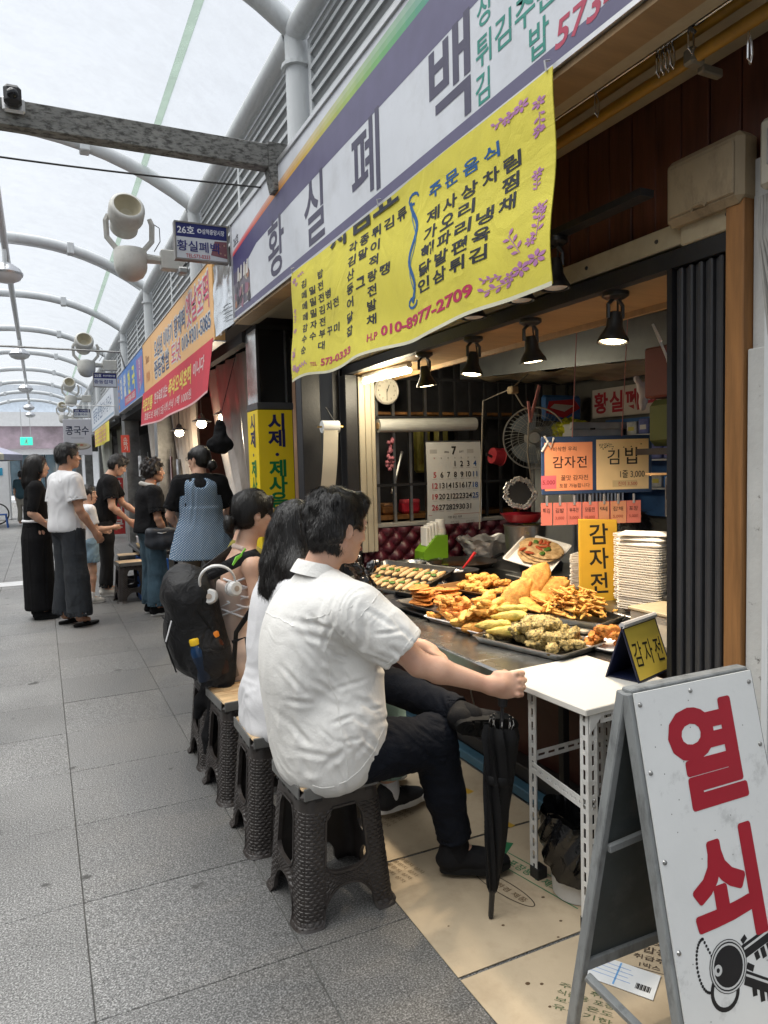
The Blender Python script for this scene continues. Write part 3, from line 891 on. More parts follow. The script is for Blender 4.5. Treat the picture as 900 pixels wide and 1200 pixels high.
pr.rect(.01,.006,Y_L - Y_R,.062,PUR,nx=4)
rb = lambda s: .50 + .155 * (1 - math.exp(-s / 1.6)) + .0 * s     # lower edge of the rainbow, from the left end
cols = [(.62,.03,.05),(.60,.05,.05),(.60,.16,.05),(.62,.30,.06),(.58,.42,.08),(.36,.45,.10),(.15,.38,.13),(.08,.30,.22),(.06,.22,.42),(.08,.13,.40)]
N = 60
L = Y_L - Y_R
for i in range(N):
	a,b = .01 + (L - .02) * i / N,.01 + (L - .02) * (i + 1) / N
	m = (a + b) / 2
	wa,wb = .035 + .02 * a,.035 + .02 * b
	# purple band between the letter field and the rainbow
	ta = .40 + .035 * min(1,a / 1.5); tb = .40 + .035 * min(1,b / 1.5)
	if m < .7: ta -= .13 * (1 - a / .7); tb -= .13 * (1 - b / .7)
	pr.poly([(a,ta),(b,tb),(b,rb(b)),(a,rb(a))],tuple(PUR2[k] + (PUR[k] - PUR2[k]) * min(1,m / 1.8) for k in range(3)))
	f = min(m / 4.2,1) * (len(cols) - 1); q = int(f); f -= q
	c1,c2 = cols[q],cols[min(q + 1,len(cols) - 1)]
	c = tuple(c1[k] + (c2[k] - c1[k]) * f for k in range(3))
	for s3 in range(3):
		d = [(c[k] * (1 - .18 * s3) + .12 * s3) for k in range(3)]
		pr.poly([(a,rb(a) + wa * s3 / 3),(b,rb(b) + wb * s3 / 3),(b,rb(b) + wb * (s3 + 1) / 3),(a,rb(a) + wa * (s3 + 1) / 3)],d)
# food photograph printed at the left end
pr.rect(.02,.07,.50,.27,(.16,.14,.17)); pr.poly([(.02,.27),(.5,.27),(.40,.36),(.02,.36)],(.09,.07,.12),lift=.0016)
for k in range(26):
	pr.disc(.05 + rnd.random() * .42,.09 + rnd.random() * .24,.02 + .04 * rnd.random(),.015 + .03 * rnd.random(),
			rnd.choice([(.10,.09,.12),(.30,.25,.22),(.45,.40,.33),(.40,.20,.13),(.06,.05,.06),(.28,.13,.18)]),8,lift=.002 + .0004 * k,rot=rnd.random() * 3)
for k in range(4): pr.poly([(.14 + .09 * k,.27),(.19 + .09 * k,.27),(.20 + .09 * k,.37),(.17 + .09 * k,.37)],(.62,.60,.58),lift=.013)
G = (.075,.07,.115)
for ch,y in (('황',4.70),('실',3.96),('폐',3.24),('백',2.45)):
	pr.text(ch,S_(y),.262,.40,G,.014,sx=1.02,lift=.004)
GR = (.03,.25,.20)
pr.text('상',S_(2.20),.385,.115,GR,.012,lift=.004); pr.text('차',S_(2.02),.385,.115,GR,.012,lift=.004); pr.text('림',S_(1.86),.385,.115,GR,.012,lift=.004)
pr.text('튀김주문',S_(2.03),.25,.12,GR,.012,lift=.004,wid=.46)
pr.text('김',S_(2.22),.125,.12,GR,.012,lift=.004); pr.text('밥',S_(1.90),.125,.12,GR,.012,lift=.004)
pr.text('573-0333',S_(1.555),.085,.1,(.45,.05,.10),.02,lift=.004,wid=.52,hgt=.085,shear=.2)
pr.text('전화',S_(1.40),.26,.10,(.45,.05,.10),.02,lift=.004)
pr.text('26호',.13,.60,.085,(.06,.06,.08),.012,lift=.004)
pr.obj('lettering',sg)

# stainless end panel between the two shops' signs
t = thing('mirror_sheet','dented mirror-like steel panel between the orange sign and the pale main sign','panel',(1.5,6.2,2.72))
MB().grid(lambda u,v: (1.5 + .006 * math.sin(u * 9 + v * 5) + .004 * math.sin(v * 17),5.885 + u * .70,2.72 + v * .62),10,10).grid(lambda u,v: (1.53,5.885 + u * .70,2.72 + v * .62),1,1,flip=True).obj('panel_face',mat('dented_mirror_steel',(.62,.64,.66),.16,metal=1,var=.2,vs=9,dirt=.25,dcol=(.2,.2,.2)),t,smooth=True)
pr = Print((1.489,6.585,2.72),(0,-1,0),(0,0,1))
for k in range(5): pr.rect(.38,.06 + k * .03,.38 + .2 + .03 * (k % 2),.066 + k * .03,(.12,.13,.14),lift=.004)
pr.obj('print',t)

# blue number sign, and its two far companions
M_blade = mat('sign_pale_blue',(.55,.58,.62),.4,var=.05)

def blade(name_lines,x0,x1,y,z0,z1,lab,top='26호',fz=1):
	t = thing('number_sign',lab,'sign',((x0 + x1) / 2,y,z0),0,'shop number signs')
	MB().box((x0 + .012,y - .03,z0 + .012),(x1 - .012,y + .03,z1 - .012)).obj('sign_box',M_blade,t)
	f = MB()
	f.box((x0,y - .035,z0),(x1,y + .035,z0 + .0115)).box((x0,y - .035,z1 - .0115),(x1,y + .035,z1)).box((x0,y - .035,z0 + .012),(x0 + .0115,y + .035,z1 - .012)).box((x1 - .0115,y - .035,z0 + .012),(x1,y + .035,z1 - .012))
	f.obj('frame',mat('sign_frame_grey',(.22,.21,.2),.5,metal=.5) if 'sign_frame_grey' not in bpy.data.materials else bpy.data.materials['sign_frame_grey'],t)
	w,h = x1 - x0,z1 - z0
	pr = Print((x0,y - .03,z0),(1,0,0),(0,0,1))
	pr.rect(.012,h * .60,w - .012,h - .012,(.012,.018,.13))
	pr.text(top,w * .21,h * .79,h * .24,(.75,.77,.8),.015)
	pr.disc(w * .46,h * .79,h * .06,h * .06,(.6,.62,.66),lift=.003); pr.disc(w * .465,h * .785,h * .03,h * .03,(.012,.018,.13),10,lift=.004)
	pr.text('삼척중앙시장',w * .72,h * .79,h * .15,(.7,.72,.76),.015,wid=w * .42)
	pr.text(name_lines[0],w * .43,h * .37,h * .30,(.02,.025,.16),.014,wid=w * .78)
	if len(name_lines) > 1:
		pr.poly([(w * .66,h * .18),(w - .013,h * .12),(w - .013,h * .57),(w * .74,h * .56)],(.20,.08,.10),lift=.0022)
		for k in range(10): pr.disc(w * (.74 + .22 * rnd.random()),h * (.2 + .3 * rnd.random()),h * .03,h * .025,rnd.choice([(.08,.03,.05),(.4,.25,.2),(.35,.1,.12)]),7,lift=.0024 + .0002 * k)
		pr.text(name_lines[1],w * .42,h * .115,h * .14,(.45,.06,.08),.015,wid=w * .45)
		pr.text(name_lines[0],w * .43,h * .37,h * .30,(.02,.025,.16),.014,wid=w * .78,lift=.006)
	pr.obj('lettering',t)
	return t

blade(('황실폐백','TEL:573-0333'),1.06,1.49,5.97,3.205,3.505,'blue and white number sign reading 26호 with the main shop name below')
blade(('중동잡채',),.945,1.35,14.0,3.06,3.32,'blue and white number sign reading 25호 beside the second floodlight','25호')
blade(('전통국수',),.755,1.12,18.0,2.79,2.99,'far small blue and white number sign above the noodle sign','24호')

# ================================================================ yellow menu banner hanging under the sign
BY0,BY1 = 4.32,1.80                     # left and right ends (y falls along the text)
BW = BY0 - BY1
bz_t = lambda s: 2.725 - .16 * math.sin(math.pi * min(1,max(0,s)) * .5) * 0
BTOP = 2.735

def ban(x,y,z):
	"""cloth: x along the text 0..BW, y up from the lower hem; gentle hanging folds, hem sagging to the left"""
	s = x / BW
	top = BTOP - .012; bot = 2.055 + .02 * s + .014 * math.sin(s * 17) * (1 - s * .5) - .012 * math.sin(s * math.pi)
	h = y / .66
	zz = bot + (top - bot) * h
	fold = .012 * math.sin(s * 19 + .6 * h) * (1 - h * .75) + .003 * math.sin(s * 47 + 2.2 * h + 1) * (1 - .6 * h) + .006 * math.sin(h * 9 + s * 6)
	return Vector((SX - .02 - fold - z - .02 * (1 - h),BY0 - x + .006 * math.sin(h * 7),zz))

bn = thing('menu_banner','yellow cloth menu banner with Korean dish names hanging below the main sign','banner',(SX,3,2.06))
M_ban = mat('yellow_cloth',(.66,.58,.075),.75,var=.06,vs=4,bump=.12,bs=180,dirt=.2,dcol=(.3,.25,.06),ds=5,crease=.3,cs=3)
m = MB().grid(lambda u,v: ban(u * BW,v * .66,0),90,22)
m.grid(lambda u,v: ban(u * BW,v * .66,-.003),90,22,flip=True)
m.obj('cloth',M_ban,bn,smooth=True)
MB().grid(lambda u,v: ban(u * BW,-.006 + v * .014,.002),90,1).obj('hem',mat('pale_hem',(.62,.60,.45),.8),bn,smooth=True)
pr = Print((0,0,0),(0,-1,0),(0,0,1),warp=ban)
BK,PK,BL = (.018,.02,.03),(.46,.19,.40),(.01,.10,.30)
lt = .005
# dish names, spread as on the cloth
for r,row_ in enumerate(('김_밥__','메밀전__','메밀전병_','메밀김치전','감자전__','수수부꾸미','순_대__')):
	for c,ch in enumerate(row_):
		if ch != '_': pr.text(ch,(.24,.37,.49,.605,.715)[c],.538 - r * .0645,.05,BK,.022,lift=lt,wid=.085,hgt=.046)
for r,row_ in enumerate(('각종튀김류','김말이__','산_적__','동그랑땡_','어_전__','닭_발__','잡_채__')):
	for c,ch in enumerate(row_):
		if ch != '_': pr.text(ch,.965 - .007 * r + c * .128,.552 - r * .0665,.05,BK,.024,lift=lt,wid=.098,hgt=.050)
for i,ch in enumerate('주문음식'): pr.text(ch,1.785 + i * .129,.548 - .005 * i,.05,BL,.024,lift=lt,wid=.10,hgt=.052)
for r,(row_,st) in enumerate((('제사상차림',.165),('가오리_찜',.165),('해파리냉채',.165),('닭발편육',.165),('인삼튀김',.165))):
	for c,ch in enumerate(row_):
		if ch != '_': pr.text(ch,1.765 - .012 * r + c * .131,.456 - r * .0645,.05,BK,.024,lift=lt,wid=.104,hgt=.053)
pr.text('TEL',.40,.054,.03,(.5,.03,.10),.01,lift=lt,wid=.09); pr.text('573-0333',.72,.058,.045,(.5,.03,.10),.03,lift=lt,wid=.46,hgt=.04)
pr.text('H.P',1.19,.07,.05,(.5,.03,.10),.02,lift=lt,wid=.10); pr.text('010-8977-2709',1.675,.082,.05,(.5,.03,.10),.035,lift=lt,wid=.80,hgt=.048)
pr.obj('lettering',bn)
# tops of the title, folded away under the sign: only the lower strokes show
v,f,w,h = text_geo('차림표',.03)
bm = bmesh.new()
vv = [bm.verts.new((p[0],p[1],0)) for p in v]
for q in f:
	try: bm.faces.new([vv[i] for i in q])
	except ValueError: pass
bmesh.ops.bisect_plane(bm,geom=bm.verts[:] + bm.edges[:] + bm.faces[:],plane_co=(0,-.12,0),plane_no=(0,1,0),clear_outer=True)
m = MB(); bm.verts.index_update()
m.add([ban(1.05 + p.co.x * .30,.655 + (p.co.y + .12) * .14,lt) for p in bm.verts],[tuple(q.index for q in g.verts) for g in bm.faces],None,BK); bm.free()
m.obj('title_lettering',PRINT,bn)

def petal(pr,x,y,r,w,a,c,lift):
	"""a pointed petal; the print is stretched sideways like the lettering"""
	ca,sa = math.cos(a),math.sin(a); q = []
	for t,k in ((.12,0),(.4,.8),(.7,1),(1,0),(.7,-1),(.4,-.8)):
		u,v = r * t,w * k; q.append((x + 2.1 * (u * ca - v * sa),y + u * sa + v * ca))
	pr.poly(q,c,lift)

def flower(pr,x,y,s,c=PK,lift=.005):
	for k in range(6): petal(pr,x,y,s * .55,s * .13,k * math.pi / 3 + .3 + x * 9,c,lift + .0003 * k)
	pr.disc(x,y,s * .17,s * .08,(.55,.40,.10),8,lift + .003)

def sprig(pr,x,y,s,a,c=PK):
	pr.line([(x,y),(x + s * 1.3 * 2.1 * math.cos(a),y + s * 1.3 * math.sin(a))],.004,c,.005)
	for k in range(6): petal(pr,x + 2.1 * s * k * .25 * math.cos(a),y + s * k * .25 * math.sin(a),s * .45,s * .09,a + .8 * (-1) ** k,c,.005 + .0003 * k)

pr = Print((0,0,0),(0,-1,0),(0,0,1),warp=ban)
for x,y,s in ((2.36,.085,.05),(2.45,.10,.05),(2.29,.075,.035),(2.42,.16,.03),(2.45,.255,.03),(2.43,.37,.03),(2.45,.58,.035),(2.36,.61,.04),(2.44,.50,.03),(2.28,.60,.03),(.07,.07,.04),(.13,.05,.04),(.06,.15,.03),(.06,.60,.035),(.10,.57,.025),(.05,.30,.03),(.05,.42,.025)):
	flower(pr,x,y,s)
for x,y,s,a in ((2.30,.06,.06,3.2),(2.36,.14,.06,2.0),(2.45,.17,.05,1.5),(2.24,.09,.04,3.0),(2.43,.32,.03,1.6),(2.33,.61,.045,3.1),(2.45,.55,.045,-1.6),(2.47,.22,.03,1.5),(.16,.06,.045,.2),(.06,.12,.045,1.6),(.05,.35,.035,1.6),(.12,.61,.035,.1)):
	sprig(pr,x,y,s,a)
pr.obj('flower_print',bn)['kind'] = 'stuff'
pr = Print((0,0,0),(0,-1,0),(0,0,1),warp=ban)
pts = [(1.60 + .03 * math.sin(k * .42),.16 + k * .0155) for k in range(27)]
pr.line(pts,.022,BL,.005); pr.line([(1.603 + .024 * math.cos(k * .42),.17 + k * .0155) for k in range(25)],.006,(.05,.2,.36),.006)
for yy,sgn in ((.155,-1),(.575,1)):
	pr.line([(1.60 + .045 * math.cos(a * .6),yy + sgn * .02 * math.sin(a * .6)) for a in range(9)],.011,BL,.005)
pr.obj('scroll_print',bn)
for s_ in (.01,.5,.99): MB().tube([ban(s_ * BW,.655,.004),ban(s_ * BW,.655,.01) + Vector((0,0,.03)),ban(s_ * BW,.655,-.01) + Vector((0,0,.035))],.004,5).obj('eyelet',M_alu,bn)

# yellow pipes with hooks and clips under the sign
M_pipe = mat('ochre_paint',(.32,.16,.015),.5,var=.2,dirt=.5,dcol=(.08,.05,.02),ds=14)
M_chrome = mat('steel_wire',(.6,.6,.6),.25,metal=1,var=.08)
t = thing('awning_pipe','upper ochre pipe running under the sign above the banner edge','pipe',(1.75,2,2.735),0,'ochre awning pipes')
MB().tube([(1.75,.7,2.735),(1.75,4.6,2.735)],.019,12).obj('pipe',M_pipe,t,smooth=True)
t = thing('awning_pipe','lower ochre pipe running under the sign, held by a pale clamp','pipe',(1.75,2,2.66),0,'ochre awning pipes')
MB().tube([(1.75,.7,2.662),(1.75,4.6,2.662)],.019,12).obj('pipe',M_pipe,t,smooth=True)
m = MB()
for yy in (1.52,): m.box((1.725,yy - .02,2.638),(1.78,yy + .02,2.686),bev=.008).box((1.776,yy - .012,2.625),(1.86,yy + .012,2.65),bev=.004)
m.obj('clamp',mat('corroded_zinc',(.22,.19,.14),.6,metal=.5,dirt=.6),t)
tag(MB().tube([(1.70,.9,2.715),(1.70,4.3,2.715)],.003,5).obj('taut_wire',M_chrome),'thin taut wire along the ochre pipes','wire')

def hook(y,lab,n=1,z=2.71,big=1):
	t = thing('wire_hook',lab,'hook',(1.70,y,z),0,'wire hooks on the taut wire')
	for i in range(n):
		o = Vector((0,i * .017,0)); k = big
		pts = [o + Vector((0,.003,.006)),o + Vector((-.006,0,0)),o + Vector((-.010 * k,-.002,-.03 * k)),o + Vector((-.008 * k,0,-.062 * k)),o + Vector((.004 * k,.002,-.072 * k)),o + Vector((.012 * k,.003,-.05 * k)),o + Vector((.01 * k,.003,-.02 * k)),o + Vector((.002,.004,.002))]
		MB().tube(pts,.0032,6).obj('ring',M_chrome,t,smooth=True,world=False)
	return t

hook(1.86,'single steel wire hook nearest to the yellow banner')
hook(1.55,'bunch of four steel wire hooks on the taut wire',4)
hook(1.485,'long steel snap hook hanging from the dark clip',1,2.735,1.25)
hook(1.30,'small wire hook at the right edge by the brown planks',1,2.60)
t = thing('cable_clip','grimy black clip gripping the upper pipe above the snap hook','clip',(1.72,1.48,2.76))
MB().box((-.03,-.025,-.03),(.03,.025,.05),bev=.012).tube([(-.02,0,-.02),(-.03,.0,-.05),(-.01,0,-.06)],.006,6).obj('clip_body',mat('grimy_black',(.05,.045,.04),.6,dirt=.5),t,world=False)

# beige electrical boxes
M_box = mat('aged_beige_plastic',(.30,.23,.14),.5,var=.12,dirt=.85,dcol=(.07,.045,.025),ds=7,dlo=.48,dhi=.75,stretch=(1,1,.4))
t = thing('breaker_box','large grimy beige electrical box above the folded door','box',(1.95,1.63,2.37))
MB().box((1.905,1.485,2.275),(1.995,1.775,2.485),bev=.02).obj('cover',M_box,t)
MB().box((1.898,1.505,2.30),(1.906,1.745,2.455),bev=.005).obj('lid',M_box,t)
MB().tube([(1.897,1.60,2.296),(1.893,1.61,2.306),(1.893,1.645,2.306),(1.897,1.655,2.296)],.006,6).obj('latch',M_box,t)
t = thing('meter_box','small pale electrical box at the right edge of the photo','box',(1.95,1.42,2.4))
MB().box((1.90,1.22,2.28),(1.99,1.425,2.475),bev=.012).obj('cover',mat('pale_beige_plastic',(.45,.42,.34),.5,dirt=.4),t)
MB().box((1.894,1.25,2.34),(1.90,1.395,2.44),bev=.004).obj('window',mat('grey_window',(.25,.25,.24),.3),t)
m = MB()
for k in range(4):
	x = 1.94 - .006 * k; y = 1.455 - .013 * k
	m.tube([(1.96,1.46 - .01 * k,2.28),(x,y - .01,2.15),(x - .01,y - .035 - .01 * k,2.0),(x - .004,y - .05 - .004 * k,1.85),(x,y - .06 - .01 * k,1.7),(x + .01,y - .09 - .01 * k,1.5)],.007 + .001 * (k % 2),6)
tag(m.obj('cable_bundle',mat('grey_cable',(.32,.31,.29),.55,var=.2),smooth=True),'bundle of grey cables running down the wall beside the wooden post','cables')
m = MB().tube([(1.95,1.40,1.58),(1.945,1.395,1.52),(1.945,1.41,1.45),(1.95,1.42,1.1),(1.95,1.40,.8)],.008,6).tube([(1.95,1.40,1.55),(1.945,1.375,1.5),(1.945,1.37,1.2)],.007,6)
tag(m.obj('white_cable',M_white,smooth=True),'white looped cable hanging on the flaking white wall','cable')

# ================================================================ spot lamps
M_lampw = mat('warm_bulb_face',(.9,.8,.6),.4,emis=(1,.80,.48),estr=9)
M_lshade = mat('lamp_shade_black',(.02,.019,.018),.35,var=.3,spec=.5)

def spot(loc,lab,group='black spot lamps under the soffit',tilt=(0,0),light=True):
	face = M_lampw if light else M_opal
	t = thing('spot_lamp',lab,'lamp',loc,0,group)
	MB().lathe([(.0,.0),(.05,0),(.05,-.018),(.03,-.03),(0,-.03)],16).obj('ceiling_plate',M_lshade,t,world=False,smooth=True)
	for s_ in (-1,1):
		MB().tube([(s_ * .012,0,-.025),(s_ * .036,0,-.05),(s_ * .036,0,-.10)],.008,6).obj('yoke_arm',M_lshade,t,world=False)
	R = Matrix.Translation((0,0,-.075)) @ Matrix.Rotation(tilt[0],4,'X') @ Matrix.Rotation(tilt[1],4,'Y')
	MB().lathe([(0,.0),(.022,-.002),(.03,-.03),(.032,-.06),(.045,-.085),(.058,-.105),(.06,-.118),(.054,-.118),(.05,-.108)],18,R,cap=False).obj('lamp_shade',M_lshade,t,smooth=True,world=False)
	MB().lathe([(.051,-.108),(.04,-.116),(0,-.120)],18,R).obj('bulb_face',face,t,smooth=True,world=False)
	MB().tube([(.02,.01,-.025),(.04,.03,-.06),(.035,.02,-.11),(.02,0,-.10)],.004,5).obj('cord',M_cable,t,world=False)
	if light:
		ld = bpy.data.lights.new('bulb_light','SPOT'); ld.energy = 17; ld.color = (1,.83,.62); ld.spot_size = math.radians(125); ld.spot_blend = .8; ld.shadow_soft_size = .04
		lo = bpy.data.objects.new('bulb_light',ld); COL.objects.link(lo); lo.parent = t; lo.location = (0,0,-.205)
	return t

for i,(y,l) in enumerate(((2.115,'black spot lamp nearest the folded door, largest of the lit row'),(2.643,'black spot lamp second from the folded door above the battered food'),
							(3.112,'black spot lamp third from the folded door'),(3.63,'black spot lamp beside the fluorescent tube, farthest of the lit row'))):
	spot((2.02,y,2.158),l,tilt=(0,.12 * (-1) ** i))
for i,(u,v) in enumerate(((640,318),(600,352),(545,372))):
	p = P(u,v,'x',1.80)
	l = ('black spot lamp half hidden behind the lower right corner of the yellow banner','black spot lamp behind the banner hem under the phone number','black spot lamp behind the banner hem, left of the other two')[i]
	spot((1.86,p.y + .02,2.385),l,'black spot lamps behind the banner hem',light=False)
MB_ = MB().box((1.83,1.8,2.386),(1.89,4.5,2.41))
tag(MB_.obj('lamp_rail',M_black),'black rail above the banner hem carrying the front spot lamps','rail')
t = thing('fluorescent_lamp','lit twin fluorescent tube lamp on the stall soffit','lamp',(2.12,3.9,2.15))
M_tube = mat('lit_tube',(.9,.9,.8),.4,emis=(1,.90,.62),estr=5)
a = P(427,447,'z',2.10); b = P(480,434,'z',2.10)
d = (b - a); mid = (a + b) / 2
MB().box((-.02,-.02,0),(.02,.02,0.001)).obj('clip',M_alu,t,world=False)
bs_ = MB().tube([a + Vector((0,0,.035)),b + Vector((0,0,.035))],.02,8); bs_.obj('fixture',M_white,t)
for p0,p1 in ((a,a + d * .44),(a + d * .52,b)):
	MB().tube([p0,p1],.017,10).obj('tube',M_tube,t,smooth=True)
ld = bpy.data.lights.new('tube_light','POINT'); ld.energy = 5; ld.color = (1,.88,.65); ld.shadow_soft_size = .1
lo = bpy.data.objects.new('tube_light',ld); COL.objects.link(lo); lo.parent = t; lo.location = mw(t).inverted() @ (mid + Vector((0,0,-.06)))

# ================================================================ counter
ct = thing('steel_counter','long stainless steel food counter of the main stall, worn front edge','counter',(1.9,3.2,0))
M_ctr = mat('scuffed_counter_steel',(.30,.30,.295),.26,metal=1,var=.3,vs=4,dirt=.6,dcol=(.10,.09,.08),ds=7,bump=.05,bs=60)
MB().box((1.505,2.03,.715),(2.29,2.34,.74),bev=.006).box((1.505,2.3405,.715),(2.75,4.6,.74),bev=.001).obj('top',M_ctr,ct)
MB().box((1.497,2.03,.685),(1.504,4.6,.737),bev=.003).obj('front_lip',M_steel_d,ct)
MB().box((2.76,2.2,.70),(3.3,4.65,.80),bev=.006).obj('rear_shelf',M_steel_d,ct)
for y in (2.25,3.4,4.5):
	MB().box((1.86,y,.008),(1.89,y + .03,.714)).obj('leg',M_black,ct)
MB().box((1.90,2.2,.66),(1.93,4.6,.714)).obj('rail',M_black,ct)
MB().tube([(1.60,2.6,.714),(1.66,2.62,.5),(1.7,2.62,.35)],.004,5).obj('strap',M_steel_d,ct)
t = thing('marble_block','low pale marble-faced block behind the white table','block',(2.45,2.3,.008))
MB().box((2.30,2.04,.008),(2.80,2.33,.86),bev=.004).obj('body',mat('cream_marble',(.50,.45,.36),.3,var=.12,vs=5,dirt=.3,dcol=(.4,.3,.18),ds=9),t)
MB().box((2.29,2.03,.861),(2.81,2.335,.875),bev=.003).obj('top',M_beige,t)

# hood over the cooking place
t = thing('extractor_hood','grey steel extractor hood hanging over the cooking place','hood',(3.4,3.7,2.0))
m = MB()
x0,x1,y0,y1 = 2.9,3.95,2.6,4.66
m.add([(x0,y0,2.03),(x0,y1,2.15),(x1,y1,2.15),(x1,y0,2.03),(x0,y0,2.26),(x0,y1,2.34),(x1,y1,2.34),(x1,y0,2.26)],
	  [(0,4,5,1),(1,5,6,2),(2,6,7,3),(3,7,4,0),(4,7,6,5)])
m.obj('hood_skirt',mat('hood_grey',(.13,.14,.145),.4,metal=.6,var=.2,dirt=.4),t)
MB().grid(lambda u,v: (x0 + .01 + u * (x1 - x0 - .02),y0 + .01 + v * (y1 - y0 - .02),2.035 + .12 * v + .022 * math.sin(u * 19 + 3 * v) * math.sin(v * 23)),24,30).obj('foil_lining',mat('greasy_foil',(.40,.33,.22),.35,metal=.5,var=.3,vs=8),t,smooth=True)
MB().grid(lambda u,v: (2.36 + u * .52,1.85 + v * 2.7,2.30 + .03 * math.sin(u * 11 + v * 9) * math.sin(v * 31 + u * 4)),14,40).obj('plastic_sheet',mat('crumpled_clear_plastic',(.42,.35,.26),.22,var=.3,vs=5),t,smooth=True)

# ================================================================ helpers for trays and food
def tray(name,lab,loc,rz,w,d,h,m,group=None,rx=0,ry=0,flare=.015):
	t = thing(name,lab,'tray',loc,0,group)
	t.matrix_basis = TR(loc,rz,rx,ry)
	pr_ = []
	for k,(e,z) in enumerate(((0,0.001),(flare,h),(flare + .008,h + .002),(flare + .009,h - .002),(flare + .003,h - .003),(.002,-.0))):
		pr_.append((w / 2 - flare + e,d / 2 - flare + e,z))
	m_ = MB(); v = []; f = []
	n = 12

	def ring(a,b,z):
		o = []
		r = min(.02,a * .3)
		for q,(sx,sy) in enumerate(((1,1),(-1,1),(-1,-1),(1,-1))):
			for k in range(3):
				an = q * math.pi / 2 + k * math.pi / 4
				o.append((sx * (a - r) + r * math.cos(an),sy * (b - r) + r * math.sin(an),z))
		return o
	for a,b,z in pr_: v += ring(a,b,z)
	for i in range(len(pr_) - 1):
		for j in range(n): f.append((i * n + j,i * n + (j + 1) % n,(i + 1) * n + (j + 1) % n,(i + 1) * n + j))
	f.append(tuple(range(n))); f.append(tuple(reversed(range((len(pr_) - 1) * n,len(pr_) * n))))
	m_.add(v,f).obj('pan',m,t,world=False,fix=False)
	return t

def lump(name,r,amp=.15,fr=60,seed=0,m=None,nu=26,nv=18,bend=0,taper=0):
	V = []
	for j in range(nv + 1):
		th = math.pi * j / nv
		for i in range(nu):
			ph = 2 * math.pi * i / nu
			V.append((math.cos(th),math.sin(th) * math.cos(ph),math.sin(th) * math.sin(ph)))
	V = np.array(V); U = V.copy()
	V = V * np.array(r)
	V[:,1] *= 1 - taper * U[:,0]; V[:,2] *= 1 - taper * U[:,0]
	d = vnoise(V,fr,seed) * .9 + (1 - 2 * np.abs(vnoise(V,fr * 2.1,seed + 5))) * .8 + vnoise(V,fr * 4.5,seed + 7) * .6
	V = V + U * d[:,None] * amp * min(r)
	V[:,2] += bend * (V[:,0] / r[0]) ** 2 * r[2]
	f = []
	for j in range(nv):
		for i in range(nu): f.append((j * nu + i,j * nu + (i + 1) % nu,(j + 1) * nu + (i + 1) % nu,(j + 1) * nu + i))
	me = bpy.data.meshes.new(name); me.from_pydata([tuple(p) for p in V],[],f); me.polygons.foreach_set('use_smooth',[True] * len(f)); me.materials.append(m); me.validate()
	return me

def pile(name,lab,cat,group,meshes,T,n,w,d,z0,hmax,rz=(-3.2,3.2),tilt=.35,layers=3,flat=False,dome=True):
	"""pieces heaped in a tray T: separate things, larger pieces low and towards the middle"""
	M0 = mw(T) if not isinstance(T,Matrix) else T
	for k in range(n):
		q = k / max(1,n - 1)
		f = 1 - .62 * q if dome else 1
		x = rnd.uniform(-.5,.5) * w * f; y = rnd.uniform(-.5,.5) * d * f
		z = z0 + hmax * q * (1 - .35 * (abs(2 * x / w) ** 2 + abs(2 * y / d) ** 2) / 2)
		o = bpy.data.objects.new(name,meshes[k % len(meshes)]); COL.objects.link(o)
		o.matrix_basis = M0 @ TR((x,y,z),rnd.uniform(*rz),rnd.uniform(-tilt,tilt),rnd.uniform(-tilt,tilt),rnd.uniform(.86,1.12))
		tag(o,lab,cat,group)

def food_mat(name,c1,c2,c3=None,sc=30,rough=.5,bump=.6,spec=.45):
	m = mat(name,c1,rough,var=.22,vs=sc * 2,bump=bump,bs=sc * 9,spec=spec,dirt=.9,dcol=c2,ds=sc * 1.3,dlo=.42,dhi=.62)
	return m

F_gold = food_mat('golden_batter',(.70,.36,.075),(.46,.17,.025))
F_yel = food_mat('pale_yellow_batter',(.74,.46,.12),(.56,.27,.04))
F_orange = food_mat('orange_kimchi_batter',(.66,.26,.045),(.38,.10,.015))
F_weed = food_mat('seaweed_batter',(.62,.46,.17),(.03,.035,.022),sc=62)
F_pep = food_mat('green_pepper_batter',(.66,.47,.11),(.34,.30,.05),sc=16)
F_pale = food_mat('rice_paper_wrap',(.58,.40,.20),(.30,.17,.06),sc=18)
F_green = mat('chopped_greens',(.06,.13,.02),.5,var=.4,vs=60)
F_red = food_mat('red_chilli_topping',(.42,.07,.015),(.25,.04,.01))

# --- tray of rice wraps, tipped towards the customers
T1 = tray('steel_tray','tilted steel tray of rolled wraps by the black plastic bag',(1.97,3.93,.80),math.radians(18),.40,.62,.035,M_steel_d,ry=math.radians(-14))
wr = [lump('rice_wrap',(.075,.021,.016),.12,40,s,F_pale) for s in range(4)]
gr_ = [lump('green_garnish',(.022,.016,.006),.5,90,s,F_green,10,6) for s in range(3)]
for r in range(2):
	for c in range(9):
		o = bpy.data.objects.new('rice_wrap',wr[(r + c) % 4]); COL.objects.link(o)
		o.matrix_basis = mw(T1) @ TR((-.09 + r * .17,-.26 + c * .062,.025),rnd.uniform(-.1,.1),0,rnd.uniform(-.05,.05))
		tag(o,'pale rolled wrap lying in rows on the tilted tray by the black bag','wrap','rice wraps on the tilted tray')
		if (r + c) % 2 == 0 or c % 3 == 0:
			g = bpy.data.objects.new('green_garnish',gr_[c % 3]); COL.objects.link(g)
			g.matrix_basis = mw(T1) @ TR((-.09 + r * .17 + rnd.uniform(-.03,.03),-.26 + c * .062,.043),rnd.uniform(0,3))
			tag(g,'tuft of chopped greens laid on the pale rolled wraps','garnish','greens on the rice wraps')
M_blkpl = mat('black_plastic_bag',(.004,.004,.0045),.14,var=.2,spec=.6)
